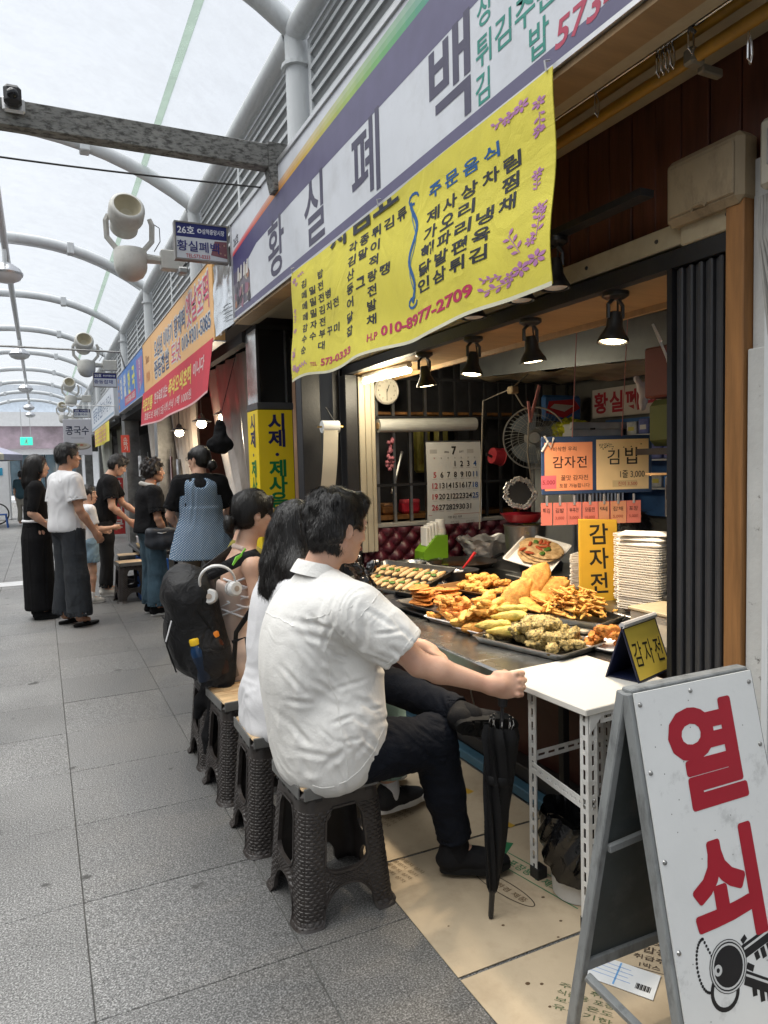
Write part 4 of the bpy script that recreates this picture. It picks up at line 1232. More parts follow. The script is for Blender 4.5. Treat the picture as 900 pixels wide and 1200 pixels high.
t = tray('dark_tray','flat black tray under the orange kimchi pancakes',(1.90,3.42,.742),math.radians(5),.44,.58,.02,M_black)
# --- kimchi pancake pieces in a flat stack
T3 = tray('steel_tray','steel tray of stacked orange kimchi pancake pieces',(1.86,3.24,.764),math.radians(8),.27,.40,.022,M_steel)
pk = [lump('kimchi_pancake',(.062,.046,.007),.9,38,s,F_orange,16,8) for s in range(5)]
for cx,cy,n in ((-.06,.07,9),(.05,-.02,8),(-.04,-.11,6),(.07,.12,6)):
	for k in range(n):
		o = bpy.data.objects.new('kimchi_pancake',pk[k % 5]); COL.objects.link(o)
		o.matrix_basis = mw(T3) @ TR((cx + rnd.uniform(-.015,.015),cy + rnd.uniform(-.015,.015),.01 + k * .0115),rnd.uniform(-3,3),rnd.uniform(-.12,.12),rnd.uniform(-.12,.12))
		tag(o,'thin crisp orange kimchi pancake piece stacked on the steel tray','pancake','kimchi pancakes in stacks')
# --- prawn and squid tempura on white foam plates
M_foam = mat('white_foam',(.76,.75,.72),.6,var=.04,bump=.05)
T4 = tray('foam_plate','white foam plate of prawn tempura at the counter front',(1.82,2.98,.742),math.radians(10),.22,.26,.022,M_foam,'foam plates of tempura')
T4['label'] = 'white foam plate of orange prawn tempura beside the kimchi pancakes'
T4b = tray('foam_plate','white foam plate heaped with yellow battered sweet potato fingers',(1.83,2.72,.742),math.radians(10),.24,.24,.022,M_foam,'foam plates of tempura')
tp = [lump('prawn_tempura',(.042,.018,.016),.45,70,s,F_orange if s % 2 else F_gold,bend=.5) for s in range(4)]
pile('prawn_tempura','curled orange prawn fritter heaped on the white foam plate','fritter','prawn fritters on the foam plate',tp,T4,30,.18,.22,.018,.085)
yt = [lump('battered_finger',(.062,.019,.017),.3,55,s,F_yel if s % 3 else F_gold,bend=.25) for s in range(5)]
pile('battered_finger','yellow battered finger fritter heaped on the foam plate in front','fritter','yellow finger fritters in a heap',yt,T4b,44,.24,.26,.02,.125,rz=(-.5,.9),tilt=.3)
# --- seaweed rolls and peppers
T5 = tray('steel_tray','front steel tray of speckled seaweed rolls and battered peppers',(1.86,2.41,.742),math.radians(14),.30,.46,.028,M_steel)
sw = [lump('seaweed_roll',(.048,.019,.018),.5,90,s,F_weed) for s in range(5)]
pile('seaweed_roll','lumpy dark speckled seaweed roll in the front steel tray','fritter','seaweed rolls in the front tray',sw,T5,60,.26,.38,.018,.085,rz=(-.6,.5),tilt=.3)
pp = [lump('battered_pepper',(.085,.021,.02),.22,45,s,F_pep,taper=.35) for s in range(3)]
for k,(x,y,z,a) in enumerate(((-.03,.13,.11,1.9),(.03,.17,.125,1.75),(-.08,.18,.07,2.0),(-.10,.10,.06,1.8))):
	o = bpy.data.objects.new('battered_pepper',pp[k % 3]); COL.objects.link(o); o.matrix_basis = mw(T5) @ TR((x,y,z),a,0,.12)
	tag(o,'long battered green pepper on the seaweed rolls, ' + ('upper one of the leaning pair','topmost and closest to the foam plate','lowest one by the tray corner','lower one at the tray edge')[k],'fritter','battered peppers on the front tray')
# --- fries-like fritters and sweet potato slabs
T6 = tray('steel_tray','steel tray of thin root fritters and sweet potato slabs below the standing yellow board',(2.28,2.67,.766),math.radians(20),.36,.46,.03,M_steel_d)
t = thing('cut_carton','pale cut carton propping up the tray of thin root fritters','carton',(2.2,2.5,.742))
MB().box((2.14,2.44,.742),(2.36,2.70,.762),bev=.006).obj('carton_body',mat('pale_carton',(.42,.37,.28),.7,dirt=.4,dcol=(.2,.17,.1),ds=20),t)
stk = [lump('root_fritter',(.06,.0075,.007),.5,80,s,F_gold if s % 2 else F_yel,8,8,bend=.6) for s in range(6)]
pile('root_fritter','thin crisp golden root fritter strip heaped in the steel tray','fritter','thin root fritters in a heap',stk,T6,150,.31,.34,.02,.11,rz=(.2,1.7),tilt=.35)
sp_ = [lump('sweet_potato_slab',(.075,.045,.014),.35,40,s,F_gold,16,8) for s in range(3)]
for k,(x,y,z) in enumerate(((-.02,.20,.03),(-.06,.22,.055),(0,.19,.082),(-.10,.16,.04))):
	o = bpy.data.objects.new('sweet_potato_slab',sp_[k % 3]); COL.objects.link(o); o.matrix_basis = mw(T6) @ TR((x,y,z),.5 + k * .2,.1,-.1)
	tag(o,'thick oval battered sweet potato slab at the left end of the root fritter tray','fritter','sweet potato slabs')
# --- big cutlets
T8 = tray('steel_tray','steel tray under the big battered cutlets',(2.44,3.10,.765),math.radians(20),.40,.42,.03,M_steel_d)
MB().box((2.35,2.9,.742),(2.70,3.3,.796),bev=.005)
t = thing('tray_stand','low steel stand lifting the cutlet tray','stand',(2.5,3.1,.742))
MB().box((2.36,2.93,.742),(2.66,3.27,.762),bev=.005).obj('stand_body',M_steel_d,t)
ctl = [lump('battered_cutlet',r,.35,30,s,F_gold,20,14) for s,r in enumerate(((.145,.068,.026),(.12,.062,.025),(.10,.055,.024)))]
for k,(mi,u,v,y,lx,lz,l) in enumerate(((0,621,686,3.06,.62,.72,'huge golden cutlet leaning upright at the back of the cutlet pile'),(1,642,692,3.0,.88,.45,'golden cutlet leaning beside the huge upright one'),
											  (1,603,700,2.99,.5,.6,'golden cutlet lying at the foot of the huge upright one'),(2,632,707,2.96,.98,.1,'lowest golden cutlet at the front of the pile'),(2,655,700,3.08,.7,.5,'short golden cutlet tucked behind the pile'))):
	ax_ = Vector((lx * .9,-lx * .43,lz)).normalized(); th_ = Vector((-.35,-.75,.55)); th_ = (th_ - ax_ * th_.dot(ax_)).normalized()
	Q = Matrix((ax_,th_.cross(ax_),th_)).transposed().to_4x4(); Q.translation = P(u,v,'y',y)
	o = bpy.data.objects.new('battered_cutlet',ctl[mi]); COL.objects.link(o); o.matrix_basis = Q
	tag(o,l,'cutlet','big battered cutlets')
# --- yellow bits tray
T7 = tray('brown_tray','brown flat tray of yellow battered pieces behind the kimchi pancakes',(2.26,3.42,.79),math.radians(12),.34,.42,.02,mat('brown_tray_plastic',(.20,.10,.035),.5))
t = thing('upturned_box','flat dark box under the brown tray','box',(2.26,3.42,.742)); MB().box((2.12,3.26,.742),(2.40,3.58,.786),bev=.004).obj('box_body',M_black,t)
bt = [lump('battered_bite',(.034,.022,.014),.5,60,s,F_yel if s % 2 else F_gold) for s in range(4)]
pile('battered_bite','small golden battered bite spread on the brown tray','fritter','battered bites on the brown tray',bt,T7,44,.29,.37,.015,.06)
MB_ = thing('serving_tongs','red handled tongs stuck among the pans','tongs',(2.36,3.8,.86))
MB().tube([(0,0,0),(.03,-.03,.05),(.06,-.05,.10)],[.006,.009,.011],6).obj('handle',mat('red_plastic',(.45,.02,.02),.35),MB_,world=False)
# --- right plate
T10 = tray('foam_plate','white foam plate of orange fritters partly behind the folding table sign',(2.09,2.25,.742),.2,.20,.2,.018,M_foam)
pile('prawn_fritter','orange fritter on the small foam plate behind the table sign','fritter','orange fritters on the small plate',[lump('prawn_fritter',(.055,.017,.016),.4,70,s,F_orange) for s in range(3)],T10,9,.14,.14,.02,.05,rz=(-.4,.6))
# --- pancake on a tipped tray at the back
T9 = tray('foam_plate','white foam tray holding a flat vegetable pancake, propped up at the back',(2.80,3.62,.93),math.radians(28),.36,.30,.02,M_foam,rx=math.radians(14),ry=math.radians(-20))
t = thing('pot_stand','dark pot under the propped pancake tray','pot',(2.85,3.65,.80)); MB().lathe([(0,.8),(.13,.8),(.14,.87),(.12,.89),(0,.89)],20,Matrix.Translation((2.85,3.65,0))).obj('pot_body',M_black,t,smooth=True)
pc_ = [lump('vegetable_pancake',(.145,.12,.006),.9,26,s,F_pale,24,10) for s in range(2)]
for k in range(3):
	o = bpy.data.objects.new('vegetable_pancake',pc_[k % 2]); COL.objects.link(o); o.matrix_basis = mw(T9) @ TR((.01 * k,-.008 * k,.018 + .011 * k),k * .7)
	tag(o,'thin floppy vegetable pancake stacked on the propped foam tray','pancake','vegetable pancakes')
chl = [lump('chilli_topping',(.032,.012,.005),.6,80,s,F_red,10,6) for s in range(3)]
for k in range(12):
	o = bpy.data.objects.new('chilli_topping',chl[k % 3] if k % 3 else gr_[k % 3]); COL.objects.link(o)
	o.matrix_basis = mw(T9) @ TR((rnd.uniform(-.09,.09),rnd.uniform(-.07,.08),.05),rnd.uniform(0,3))
	tag(o,'strip of red chilli or green onion on top of the vegetable pancake','topping','toppings on the vegetable pancake')

# --- foil, pans, bowls behind
M_foil = mat('kitchen_foil',(.72,.72,.72),.35,metal=.65,var=.2,vs=20)

def crumple(name,lab,cat,c,r,seed,m=M_foil,amp=.16,fr=22):
	nu,nv = 40,24
	V,f = [],[]
	for j in range(nv + 1):
		for i in range(nu):
			th,ph = math.pi * j / nv,2 * math.pi * i / nu; V.append((math.sin(th) * math.cos(ph),math.sin(th) * math.sin(ph),math.cos(th)))
	V = np.array(V); N = np.abs(vnoise(V * np.array(r),fr,seed)) + np.abs(vnoise(V * np.array(r),fr * 2.2,seed + 3)) * .6
	V = V * np.array(r) * (1 + (N * amp * 2 - amp)[:,None]) + np.array(c)
	V[:,2] = np.maximum(V[:,2],c[2] - r[2] * .8)
	for j in range(nv):
		for i in range(nu): f.append((j * nu + i,j * nu + (i + 1) % nu,(j + 1) * nu + (i + 1) % nu,(j + 1) * nu + i))
	me = bpy.data.meshes.new(name); me.from_pydata([tuple(p) for p in V],[],f); me.validate()
	return tag(link_mesh(name,me,m),lab,cat)

crumple('crumpled_foil','crumpled silver foil lying behind the kimchi pancakes','foil',(2.28,3.86,.79),(.17,.14,.065),3)
t = thing('frying_pan','large round black frying pan behind the foil','pan',(2.62,4.22,.80))
MB().lathe([(0,0),(.19,0),(.24,.035),(.245,.04),(.235,.036),(.185,.008),(0,.008)],32).obj('pan_body',mat('greasy_black_iron',(.02,.017,.015),.3,var=.3),t,smooth=True,world=False)
MB().lathe([(0,.012),(.2,.012)],24).obj('oil',mat('dark_oil',(.06,.03,.012),.1),t,world=False)
MB().tube([(.24,0,.035),(.36,.03,.06)],.011,6).obj('handle',M_black,t,world=False)
t = thing('foil_basin','basin lined with crumpled foil by the calendar wall','basin',(2.98,4.42,.80))
M_fb = MB()
M_fb.grid(lambda u,v: ((.14 + .10 * v + .012 * math.sin(u * 60 + v * 9)) * math.cos(2 * math.pi * u),(.14 + .10 * v + .012 * math.sin(u * 47 + 2)) * math.sin(2 * math.pi * u),.16 * v + .012 * math.sin(u * 75) * v),72,6)
M_fb.grid(lambda u,v: ((.23 - .10 * v + .01 * math.sin(u * 60)) * math.cos(2 * math.pi * u),(.23 - .10 * v) * math.sin(2 * math.pi * u),.155 - .05 * v + .012 * math.sin(u * 55 + 3)),72,4)
M_fb.obj('foil_lining',M_foil,t,world=False)
crumple('crumpled_foil','crumpled foil sheet heaped in the basin by the calendar wall','foil',(2.98,4.42,.87),(.17,.16,.05),9)
t = thing('frying_pan','small dark pan with a red tool beside the brown tray','pan',(2.30,3.74,.86)); MB().lathe([(0,-.118),(.09,-.118),(.115,.0),(.12,.005),(.11,.0),(.085,-.02),(0,-.02)],24).obj('pan_body',M_black,t,smooth=True,world=False)
for k,(x,y,r,l) in enumerate(((2.30,4.38,.11,'steel bowl at the far left of the counter'),(2.46,4.42,.10,'steel bowl next to the green cup holder'))):
	t = thing('steel_bowl',l,'bowl',(x,y,.742),0,'steel bowls'); MB().lathe([(0,0),(r * .6,0),(r * .9,.05),(r,.10),(r * 1.05,.102),(r * .98,.095),(r * .85,.05),(r * .5,.008),(0,.008)],24).obj('bowl_body',M_steel,t,smooth=True,world=False)
t = thing('lidded_tray','flat grey metal sheet tray behind the cutlets','tray',(2.72,3.35,.80)); MB().box((2.55,3.32,.797),(2.9,3.62,.83),bev=.005).obj('tray_body',M_steel_d,t)

# green cup and tissue holder
gx,gy,gz = 2.52,4.52,.80
t = thing('cup_holder','bright green box holding white paper cups and tissues','holder',(gx,gy,gz))
M_grn = mat('lime_plastic',(.17,.36,.02),.45,var=.15)
MB().prism([(0,0),(.20,0),(.20,.20),(.11,.20),(0,.09)],-.07,.07,Matrix(((1,0,0,gx - .08),(0,0,-1,gy),(0,1,0,gz),(0,0,0,1)))).obj('box_body',M_grn,t,fix=True)
MB().box((gx - .10,gy - .06,gz - .06),(gx + .12,gy + .06,gz - .001)).obj('foot',M_steel_d,t)
for k in range(4):
	MB().box((gx + .03 - .025 * k,gy - .05,gz + .20 - .025 * k),(gx + .05 - .025 * k,gy + .04,gz + .30 - .012 * k),bev=.004).obj('tissue_pack',M_foam,t)
MB_c = thing('paper_cup','white paper cup upside down on the green holder','cup',(gx + .09,gy - .01,gz + .202))
MB().lathe([(0,0),(.042,0),(.045,.005),(.034,.105),(.034,.11),(0,.11)],20).obj('cup_body',M_foam,MB_c,world=False,smooth=True)
MB().lathe([(.0435,.012),(.0405,.045)],20,cap=False,M=Matrix.Scale(1.02,4)).obj('sleeve_print',mat('cup_pale_print',(.60,.56,.52),.6),MB_c,world=False)

# black plastic bag tied on the counter
v_ = Vox((1.40,3.2,.74),(1.66,3.55,1.06),.006)
v_.el((1.52,3.37,.79),(.085,.08,.06)).rc((1.52,3.37,.82),(1.49,3.38,.93),.06,.028,.03).rc((1.49,3.38,.93),(1.44,3.40,1.02),.02,.035,.01).rc((1.49,3.38,.93),(1.55,3.37,1.0),.016,.022,.01)
V,F = v_.nets(); N = normals(V,F); V = V + N * (np.abs(vnoise(V,28,2)) * .018 + np.abs(vnoise(V,60,4)) * .008)[:,None]
tag(np_mesh('plastic_bag',V,F,M_blkpl),'tied shiny black plastic bag standing on the counter edge','bag')

# standing yellow board 감자전
a = Vector((2.445,2.82,.80)); b = Vector((2.635,2.755,.79)); ux = (b - a).normalized(); up = Vector((.02,.03,1)).normalized(); n_ = ux.cross(up)
t = thing('price_board','tall yellow board lettered 감자전 standing before the foam trays','board',a)
M_yb = mat('yellow_paper',(.66,.40,.035),.6,var=.08,vs=8)
Mx = Matrix((ux,up,n_)).transposed().to_4x4(); Mx.translation = a
MB().box((0,0,-.012),(.205,.42,0),Mx,.003).obj('board_face',M_yb,t)
pr = Print(a,ux,up); HB = (.015,.015,.012)
pr.rect(.004,.004,.201,.416,(.70,.43,.04),.0008); pr.rect(.012,.012,.193,.408,(.67,.40,.035),.0012)
for i,ch in enumerate('감자전'): pr.text(ch,.105,.345 - .125 * i,.115,HB,.018,lift=.002,rot=.05)
pr.obj('lettering',t)

# folding table sign 감자전 on the white table
A_ = P(744,806,'z',.747); B_ = P(786,784,'z',.747); C_ = P(718,801,'z',.747)
TT = (P(727,722,'z',.905) + P(772,709,'z',.905)) / 2
E1 = (B_ - A_).normalized(); wid = .24
A_ = Vector((1.815,1.795,.747)); E1 = Vector((.955,.295,0)).normalized(); E2 = Vector((-E1.y,E1.x,0))
Bq = A_ + E1 * wid; back = A_ + E2 * .13; apx = A_ + E2 * .065 + Vector((0,0,.19))
t = thing('table_sign','yellow tent sign lettered 감자전 with navy sides on the white table','sign',A_)
M_navy = mat('navy_vinyl',(.006,.009,.03),.45,var=.2)
up = (apx - A_); H_ = up.length; up.normalize(); n_ = E1.cross(up)
Mx = Matrix((E1,up,n_)).transposed().to_4x4(); Mx.translation = A_
MB().box((0,0,-.005),(wid,H_,0),Mx).obj('front_flap',M_navy,t)
upb = (apx - back); Hb = upb.length; upb.normalize(); nb = (-E1).cross(upb)
Mb = Matrix((-E1,upb,nb)).transposed().to_4x4(); Mb.translation = back + E1 * wid
MB().box((0,0,-.005),(wid,Hb,0),Mb).obj('back_flap',M_navy,t)
MB().box((.012,0,0),(wid - .012,.13,.004),Matrix((E1,E2,(0,0,1))).transposed().to_4x4() if False else Matrix(((E1.x,E2.x,0,A_.x),(E1.y,E2.y,0,A_.y),(0,0,1,A_.z),(0,0,0,1)))).obj('base_flap',M_navy,t)
MB().tube([apx + Vector((0,0,.002)),apx + E1 * wid + Vector((0,0,.002))],.011,8).obj('ridge',mat('pale_ridge',(.42,.42,.42),.4),t)
pr = Print(A_,E1,up)
pr.rect(.008,.008,wid - .008,H_ - .012,(.60,.46,.07),.0012)
for i,ch in enumerate('감자전'): pr.text(ch,.048 + i * .072,.094 - .004 * i,.095,HB,.006,lift=.003,sx=.72,rot=-.06)
pr.obj('lettering',t)

# ================================================================ white slotted-angle table
TA = Vector((1.487,1.69,0)); e1 = Vector((.9986,.052,0)); W1 = .455; e2 = Vector((-e1.y,e1.x,0)); D1 = .462
tb = thing('white_table','small white table on slotted angle legs at the counter end','table',TA)
Mt = Matrix(((e1.x,e2.x,0,TA.x),(e1.y,e2.y,0,TA.y),(0,0,1,0),(0,0,0,1)))
M_tt = mat('cream_laminate',(.62,.60,.55),.25,var=.02,vs=2)
MB().box((0,0,.722),(W1,D1,.745),Mt,.003).obj('tabletop',M_tt,tb)
M_ang = mat('white_slotted_steel',(.62,.62,.60),.42,var=.05,dirt=.35,dcol=(.22,.2,.17),ds=18)

def slotted(m,p0,p1,wdir,w=.036,th=.0025,M=None):
	"""a steel strip with real slots punched along it"""
	p0,p1,wd = Vector(p0),Vector(p1),Vector(wdir).normalized(); ax = (p1 - p0); L = ax.length; ax.normalize(); nn = ax.cross(wd)
	Q = Matrix((ax,wd,nn)).transposed().to_4x4(); Q.translation = p0
	if M is not None: Q = M @ Q
	m.box((0,0,0),(L,w * .36,th),Q); m.box((0,w * .64,0),(L,w,th),Q)
	x = 0
	while x < L:
		m.box((x,w * .36,0),(min(L,x + .016),w * .64,th),Q); x += .048

LX,LD = .022,.365
for (lx,ly,dx,dy) in ((LX,.012,1,1),(W1 - .012,.012,-1,1),(LX + .055,LD,1,-1),(W1 - .012,LD,-1,-1)):
	m = MB()
	slotted(m,(lx,ly,.01),(lx,ly,.72),(dx,0,0),M=Mt); slotted(m,(lx,ly,.01),(lx,ly,.72),(0,dy,0),M=Mt)
	lg = m.obj('leg',M_ang,tb)
	MB().box((min(lx,lx + dx * .04) - .003,min(ly,ly + dy * .04) - .003,.001),(max(lx,lx + dx * .04) + .003,max(ly,ly + dy * .04) + .003,.045),Mt,.003).obj('foot_cap',M_black,lg)
	MB().prism([(0,0),(.06 * dx,0),(0,-.06)] if dx > 0 else [(0,0),(0,-.06),(.06 * dx,0)],-.002,.002,Mt @ Matrix(((1,0,0,lx),(0,0,1,ly - .004 * dy),(0,1,0,.72),(0,0,0,1)))).obj('gusset',M_ang,tb)
for p0,p1,wd in (((LX + .003,.02,.40),(LX + .058,LD,.40),(0,0,1)),((LX + .003,.02,.40),(LX + .058,LD,.40),(1,0,0)),((LX + .08,LD,.43),(W1 - .02,LD,.43),(0,0,1)),
				   ((W1 - .015,.015,.40),(W1 - .015,LD,.40),(0,0,1)),((LX + .05,.014,.685),(W1 - .02,.014,.685),(0,0,1)),((LX + .05,.014,.40),(W1 - .02,.014,.40),(0,0,1)),
				   ((LX + .08,LD,.685),(W1 - .02,LD,.685),(0,0,1))):
	m = MB(); slotted(m,p0,p1,wd,M=Mt); m.obj('cross_rail',M_ang,tb)
m = MB()
for z in (.44,.42,.70): m.lathe([(.007,0),(.005,.004),(0,.005)],8,Mt @ Matrix.Translation((LX,.03,z)) @ Matrix.Rotation(-math.pi / 2,4,'Y')); m.lathe([(.007,0),(.005,.004),(0,.005)],8,Mt @ Matrix.Translation((LX + .02,.011,z)) @ Matrix.Rotation(math.pi / 2,4,'X'))
m.obj('bolt',M_steel_d,tb)

# bucket with a black liner under the table
t = thing('waste_bucket','white plastic bucket lined with a shiny black bag under the white table','bucket',(1.635,1.90,.005))
MB().lathe([(0,0),(.088,0),(.092,.004),(.108,.20),(.112,.205),(.105,.2),(.09,.01)],28).obj('bucket_body',mat('white_bucket_plastic',(.58,.58,.57),.4,var=.06,dirt=.3,dcol=(.3,.28,.24),ds=10),t,smooth=True,world=False)
V,F = [],[]
m = MB().grid(lambda u,v: tuple(Vector(((.112 + .010 * math.sin(v * 3) + .013 * abs(math.sin(u * 31 + v * 5)) + .009 * abs(math.sin(u * 73 + v * 11))) * math.cos(-2 * math.pi * u),(.112 + .010 * math.sin(v * 3) + .013 * abs(math.sin(u * 31 + v * 5)) + .009 * abs(math.sin(u * 67 + v * 13))) * math.sin(-2 * math.pi * u),.115 + .035 * math.sin(u * 12) + (.18 - .035 * math.sin(u * 12)) * v + .010 * math.sin(u * 30) * v))),96,14)
m.grid(lambda u,v: (((.12 - .05 * v) + .008 * math.sin(u * 40)) * math.cos(-2 * math.pi * u),((.12 - .05 * v) + .008 * math.sin(u * 33)) * math.sin(-2 * math.pi * u),.305 - .17 * v + .012 * math.sin(u * 30)),96,6)
m.lathe([(0,.14),(.08,.14)],20)
m.tube([(.02,-.10,.3),(.0,-.118,.27),(.01,-.125,.22)],[.008,.012,.004],6,sq=.4)
m.obj('liner_bag',M_blkpl,t,smooth=True,world=False,sharp=60)

# ================================================================ A-board 열쇠
RA,RB = Vector((1.262,1.287,.95)),Vector((1.667,1.280,.95))
FA,FB = Vector((1.31,1.137,.0)),Vector((1.735,1.128,.0)); KA,KB = Vector((1.212,1.440,0)),Vector((1.60,1.43,0))
ab = thing('sandwich_board','grey framed white A-board sign with red Korean letters and a black bunch of keys','sign',((RA + KB) / 2).xy.to_3d())
M_fr = mat('weathered_grey_timber',(.20,.21,.21),.7,var=.18,vs=9,dirt=.7,dcol=(.05,.05,.05),ds=22,dlo=.5,dhi=.7,bump=.3,bs=40,stretch=(1,1,.35))
M_ab = mat('worn_white_signpaint',(.68,.69,.68),.45,var=.05,vs=3,dirt=.7,dcol=(.22,.22,.21),ds=9,dlo=.57,dhi=.78,bump=.05)
M_bk = mat('grey_green_backboard',(.045,.055,.057),.55,var=.25,vs=4,dirt=.35,dcol=(.12,.12,.12),ds=12)

def beam(p0,p1,w,h,up,mb=None):
	p0,p1 = Vector(p0),Vector(p1); ax = p1 - p0; L = ax.length; ax.normalize(); y = (Vector(up) - ax * Vector(up).dot(ax)).normalized(); z = ax.cross(y)
	Q = Matrix((ax,y,z)).transposed().to_4x4(); Q.translation = p0
	return (mb or MB()).box((0,-w / 2,-h / 2),(L,w / 2,h / 2),Q,.003)

ux = (RB - RA).normalized()
fn = ux.cross((RA - FA).normalized())                   # front face normal
if fn.y > 0: fn = -fn
for a,b in ((FA,RA),(FB,RB)):
	beam(a + (b - a) * .0,b,.024,.03,ux).obj('front_stile',M_fr,ab)
for a,b in ((KA,RA),(KB,RB)): beam(a,b + Vector((0,.012,0)),.024,.03,ux).obj('rear_stile',M_fr,ab)
up = (RA - FA).normalized(); Hf = (RA - FA).length
# front panel as a slightly tapered quad with thickness
f0,f1,f2,f3 = FA + (RA - FA) * .02,FB + (RB - FB) * .02,RB,RA
o1 = fn * .017; o2 = fn * .021
MB().add([f0 + o1,f1 + o1,f2 + o1,f3 + o1,f0 + o2,f1 + o2,f2 + o2,f3 + o2],[(0,1,2,3),(7,6,5,4),(0,4,5,1),(1,5,6,2),(2,6,7,3),(3,7,4,0)]).obj('front_panel',M_ab,ab,fix=True)
beam(RA + Vector((0,.004,.004)),RB + Vector((0,.004,.004)),.034,.012,(0,1,0)).obj('top_strip',M_fr,ab)
bn_ = -ux.cross((RA - KA).normalized())
b0,b1,b2,b3 = (KA.lerp(RA,.215),KB.lerp(RB,.215),KB.lerp(RB,.99),KA.lerp(RA,.99))
q1,q2 = Vector((0,.002,.0)),Vector((0,.008,.002))
MB().add([p + q1 for p in (b0,b1,b2,b3)] + [p + q2 for p in (b0,b1,b2,b3)],[(0,1,2,3),(7,6,5,4),(0,4,5,1),(1,5,6,2),(2,6,7,3),(3,7,4,0)]).obj('back_panel',M_bk,ab,fix=True)
fp1,fp2 = (f0 + fn * .012),(f1 + fn * .012)
MB().add([FA.lerp(RA,.05) + fn * .014,FB.lerp(RB,.05) + fn * .014,RB + fn * .014,RA + fn * .014,FA.lerp(RA,.05) + fn * .0165,FB.lerp(RB,.05) + fn * .0165,RB + fn * .0165,RA + fn * .0165],
		 [(3,2,1,0),(4,5,6,7)]).obj('panel_backing',M_bk,ab)
beam(KA.lerp(RA,.20),KB.lerp(RB,.20),.03,.02,(0,0,1)).obj('lower_rail',M_fr,ab)
beam(KA.lerp(RA,.56) + Vector((.01,-.012,0)),KB.lerp(RB,.60) + Vector((0,-.012,0)),.022,.014,(0,0,1)).obj('middle_rail',M_fr,ab)
beam(KA.lerp(RA,.18) + Vector((0,-.02,0)),FA.lerp(RA,.06),.022,.018,ux).obj('side_brace',M_fr,ab)
beam(KB.lerp(RB,.18) + Vector((0,-.02,0)),FB.lerp(RB,.06),.022,.018,ux).obj('side_brace',M_fr,ab)
for p in (KB,FA): MB().box((p.x - .016,p.y - .014,0),(p.x + .016,p.y + .014,.035),bev=.004).obj('foot',mat('rusty_foot',(.10,.045,.025),.8,var=.4,vs=20) if 'rusty_foot' not in bpy.data.materials else bpy.data.materials['rusty_foot'],ab)
m = MB()
Rq = rot_to(fn).to_4x4()
for a,b in ((FA,RA),(FB,RB)):
	for t_ in (.16,.36,.58,.80,.97):
		p = a.lerp(b,t_) + fn * .021 + (ux * .014 if a is FA else ux * -.014); m.lathe([(.0065,0),(.005,.003),(0,.004)],10,Matrix.Translation(p) @ Rq)
m.lathe([(.0065,0),(.005,.003),(0,.004)],10,Matrix.Translation(RA.lerp(RB,.45) + fn * .021 - up * .02) @ Rq)
m.obj('rivet',M_steel_d,ab)
Wr = (RB - RA).length; Wf = (FB - FA).length
L0 = FA + fn * .021

def abw(x,y,z):
	"""x across 0..1, y up 0..1 of the tapered front face"""
	return FA.lerp(RA,y).lerp(FB.lerp(RB,y),x) + fn * (.0215 + z)

RED,BLK = (.36,.008,.022),(.008,.008,.01)
pr = Print((0,0,0),ux,up,warp=abw)
# strokes of 열 and 쇠 laid as heavy painted bars
def bar(x0,y0,x1,y1,w,c=RED,lift=.001):
	A = .43; d = math.hypot((x1 - x0) * A,(y1 - y0) * Hf); nx,ny = -(y1 - y0) * Hf / d,(x1 - x0) * A / d
	pr.poly([(x0 + nx * w / 2 / A,y0 + ny * w / 2 / Hf),(x0 - nx * w / 2 / A,y0 - ny * w / 2 / Hf),(x1 - nx * w / 2 / A,y1 - ny * w / 2 / Hf),(x1 + nx * w / 2 / A,y1 + ny * w / 2 / Hf)],c,lift)

def ring(x,y,rx,ry,t_,c=RED,lift=.001,n=28):
	for k in range(n):
		a,b = 2 * math.pi * k / n,2 * math.pi * (k + 1) / n
		pr.poly([(x + rx * math.cos(a),y + ry * math.sin(a)),(x + rx * math.cos(b),y + ry * math.sin(b)),(x + (rx - t_ / .43) * math.cos(b),y + (ry - t_ / Hf) * math.sin(b)),(x + (rx - t_ / .43) * math.cos(a),y + (ry - t_ / Hf) * math.sin(a))],c,lift)

for k in range(13):
	a = k * math.pi / 6; q = (0 if k == 12 else 1) * .0165
	pr.text('열',.50 + q * math.cos(a),.812 + q * .44 * math.sin(a),.1,RED,.015,wid=.555,hgt=.255,lift=.0012 + .0001 * k); pr.text('쇠',.475 + q * math.cos(a),.470 + q * .44 * math.sin(a),.1,RED,.015,wid=.53,hgt=.275,lift=.0012 + .0001 * k)
# bunch of keys
PW = (.6,.61,.60)
ring(.385,.282,.150,.066,.058,BLK,.0012); ring(.385,.282,.128,.056,.005,PW,.0022); ring(.385,.282,.145,.064,.004,PW,.0023)
pr.disc(.385,.282,.06,.027,BLK,lift=.0014); pr.disc(.30,.283,.032,.014,PW,lift=.0026); pr.disc(.30,.283,.013,.006,BLK,lift=.003)
ring(.33,.228,.115,.05,.011,BLK,.0009)
bar(.52,.300,.99,.338,.034,BLK,.0014); bar(.53,.307,.99,.345,.006,PW,.002); bar(.50,.238,.97,.118,.034,BLK,.0015); bar(.51,.244,.97,.127,.006,PW,.002)
for k in range(7): bar(.62 + k * .055,.288 + k * .005,.63 + k * .055,.268 + k * .005 - .008 * (k % 2),.016,BLK,.0013)
for k in range(7): bar(.56 + k * .055,.206 - k * .0135,.555 + k * .055,.184 - k * .0135 - .008 * (k % 2),.016,BLK,.0013)
bar(.52,.325,.56,.335,.014,BLK,.001); bar(.53,.265,.58,.250,.016,BLK,.001)
for k in range(20):
	a = math.radians(95 + k * 9); pr.disc(.225 + .085 * math.cos(a) * .9,.305 + .066 * math.sin(a),.0095,.0042,BLK,8,.001)
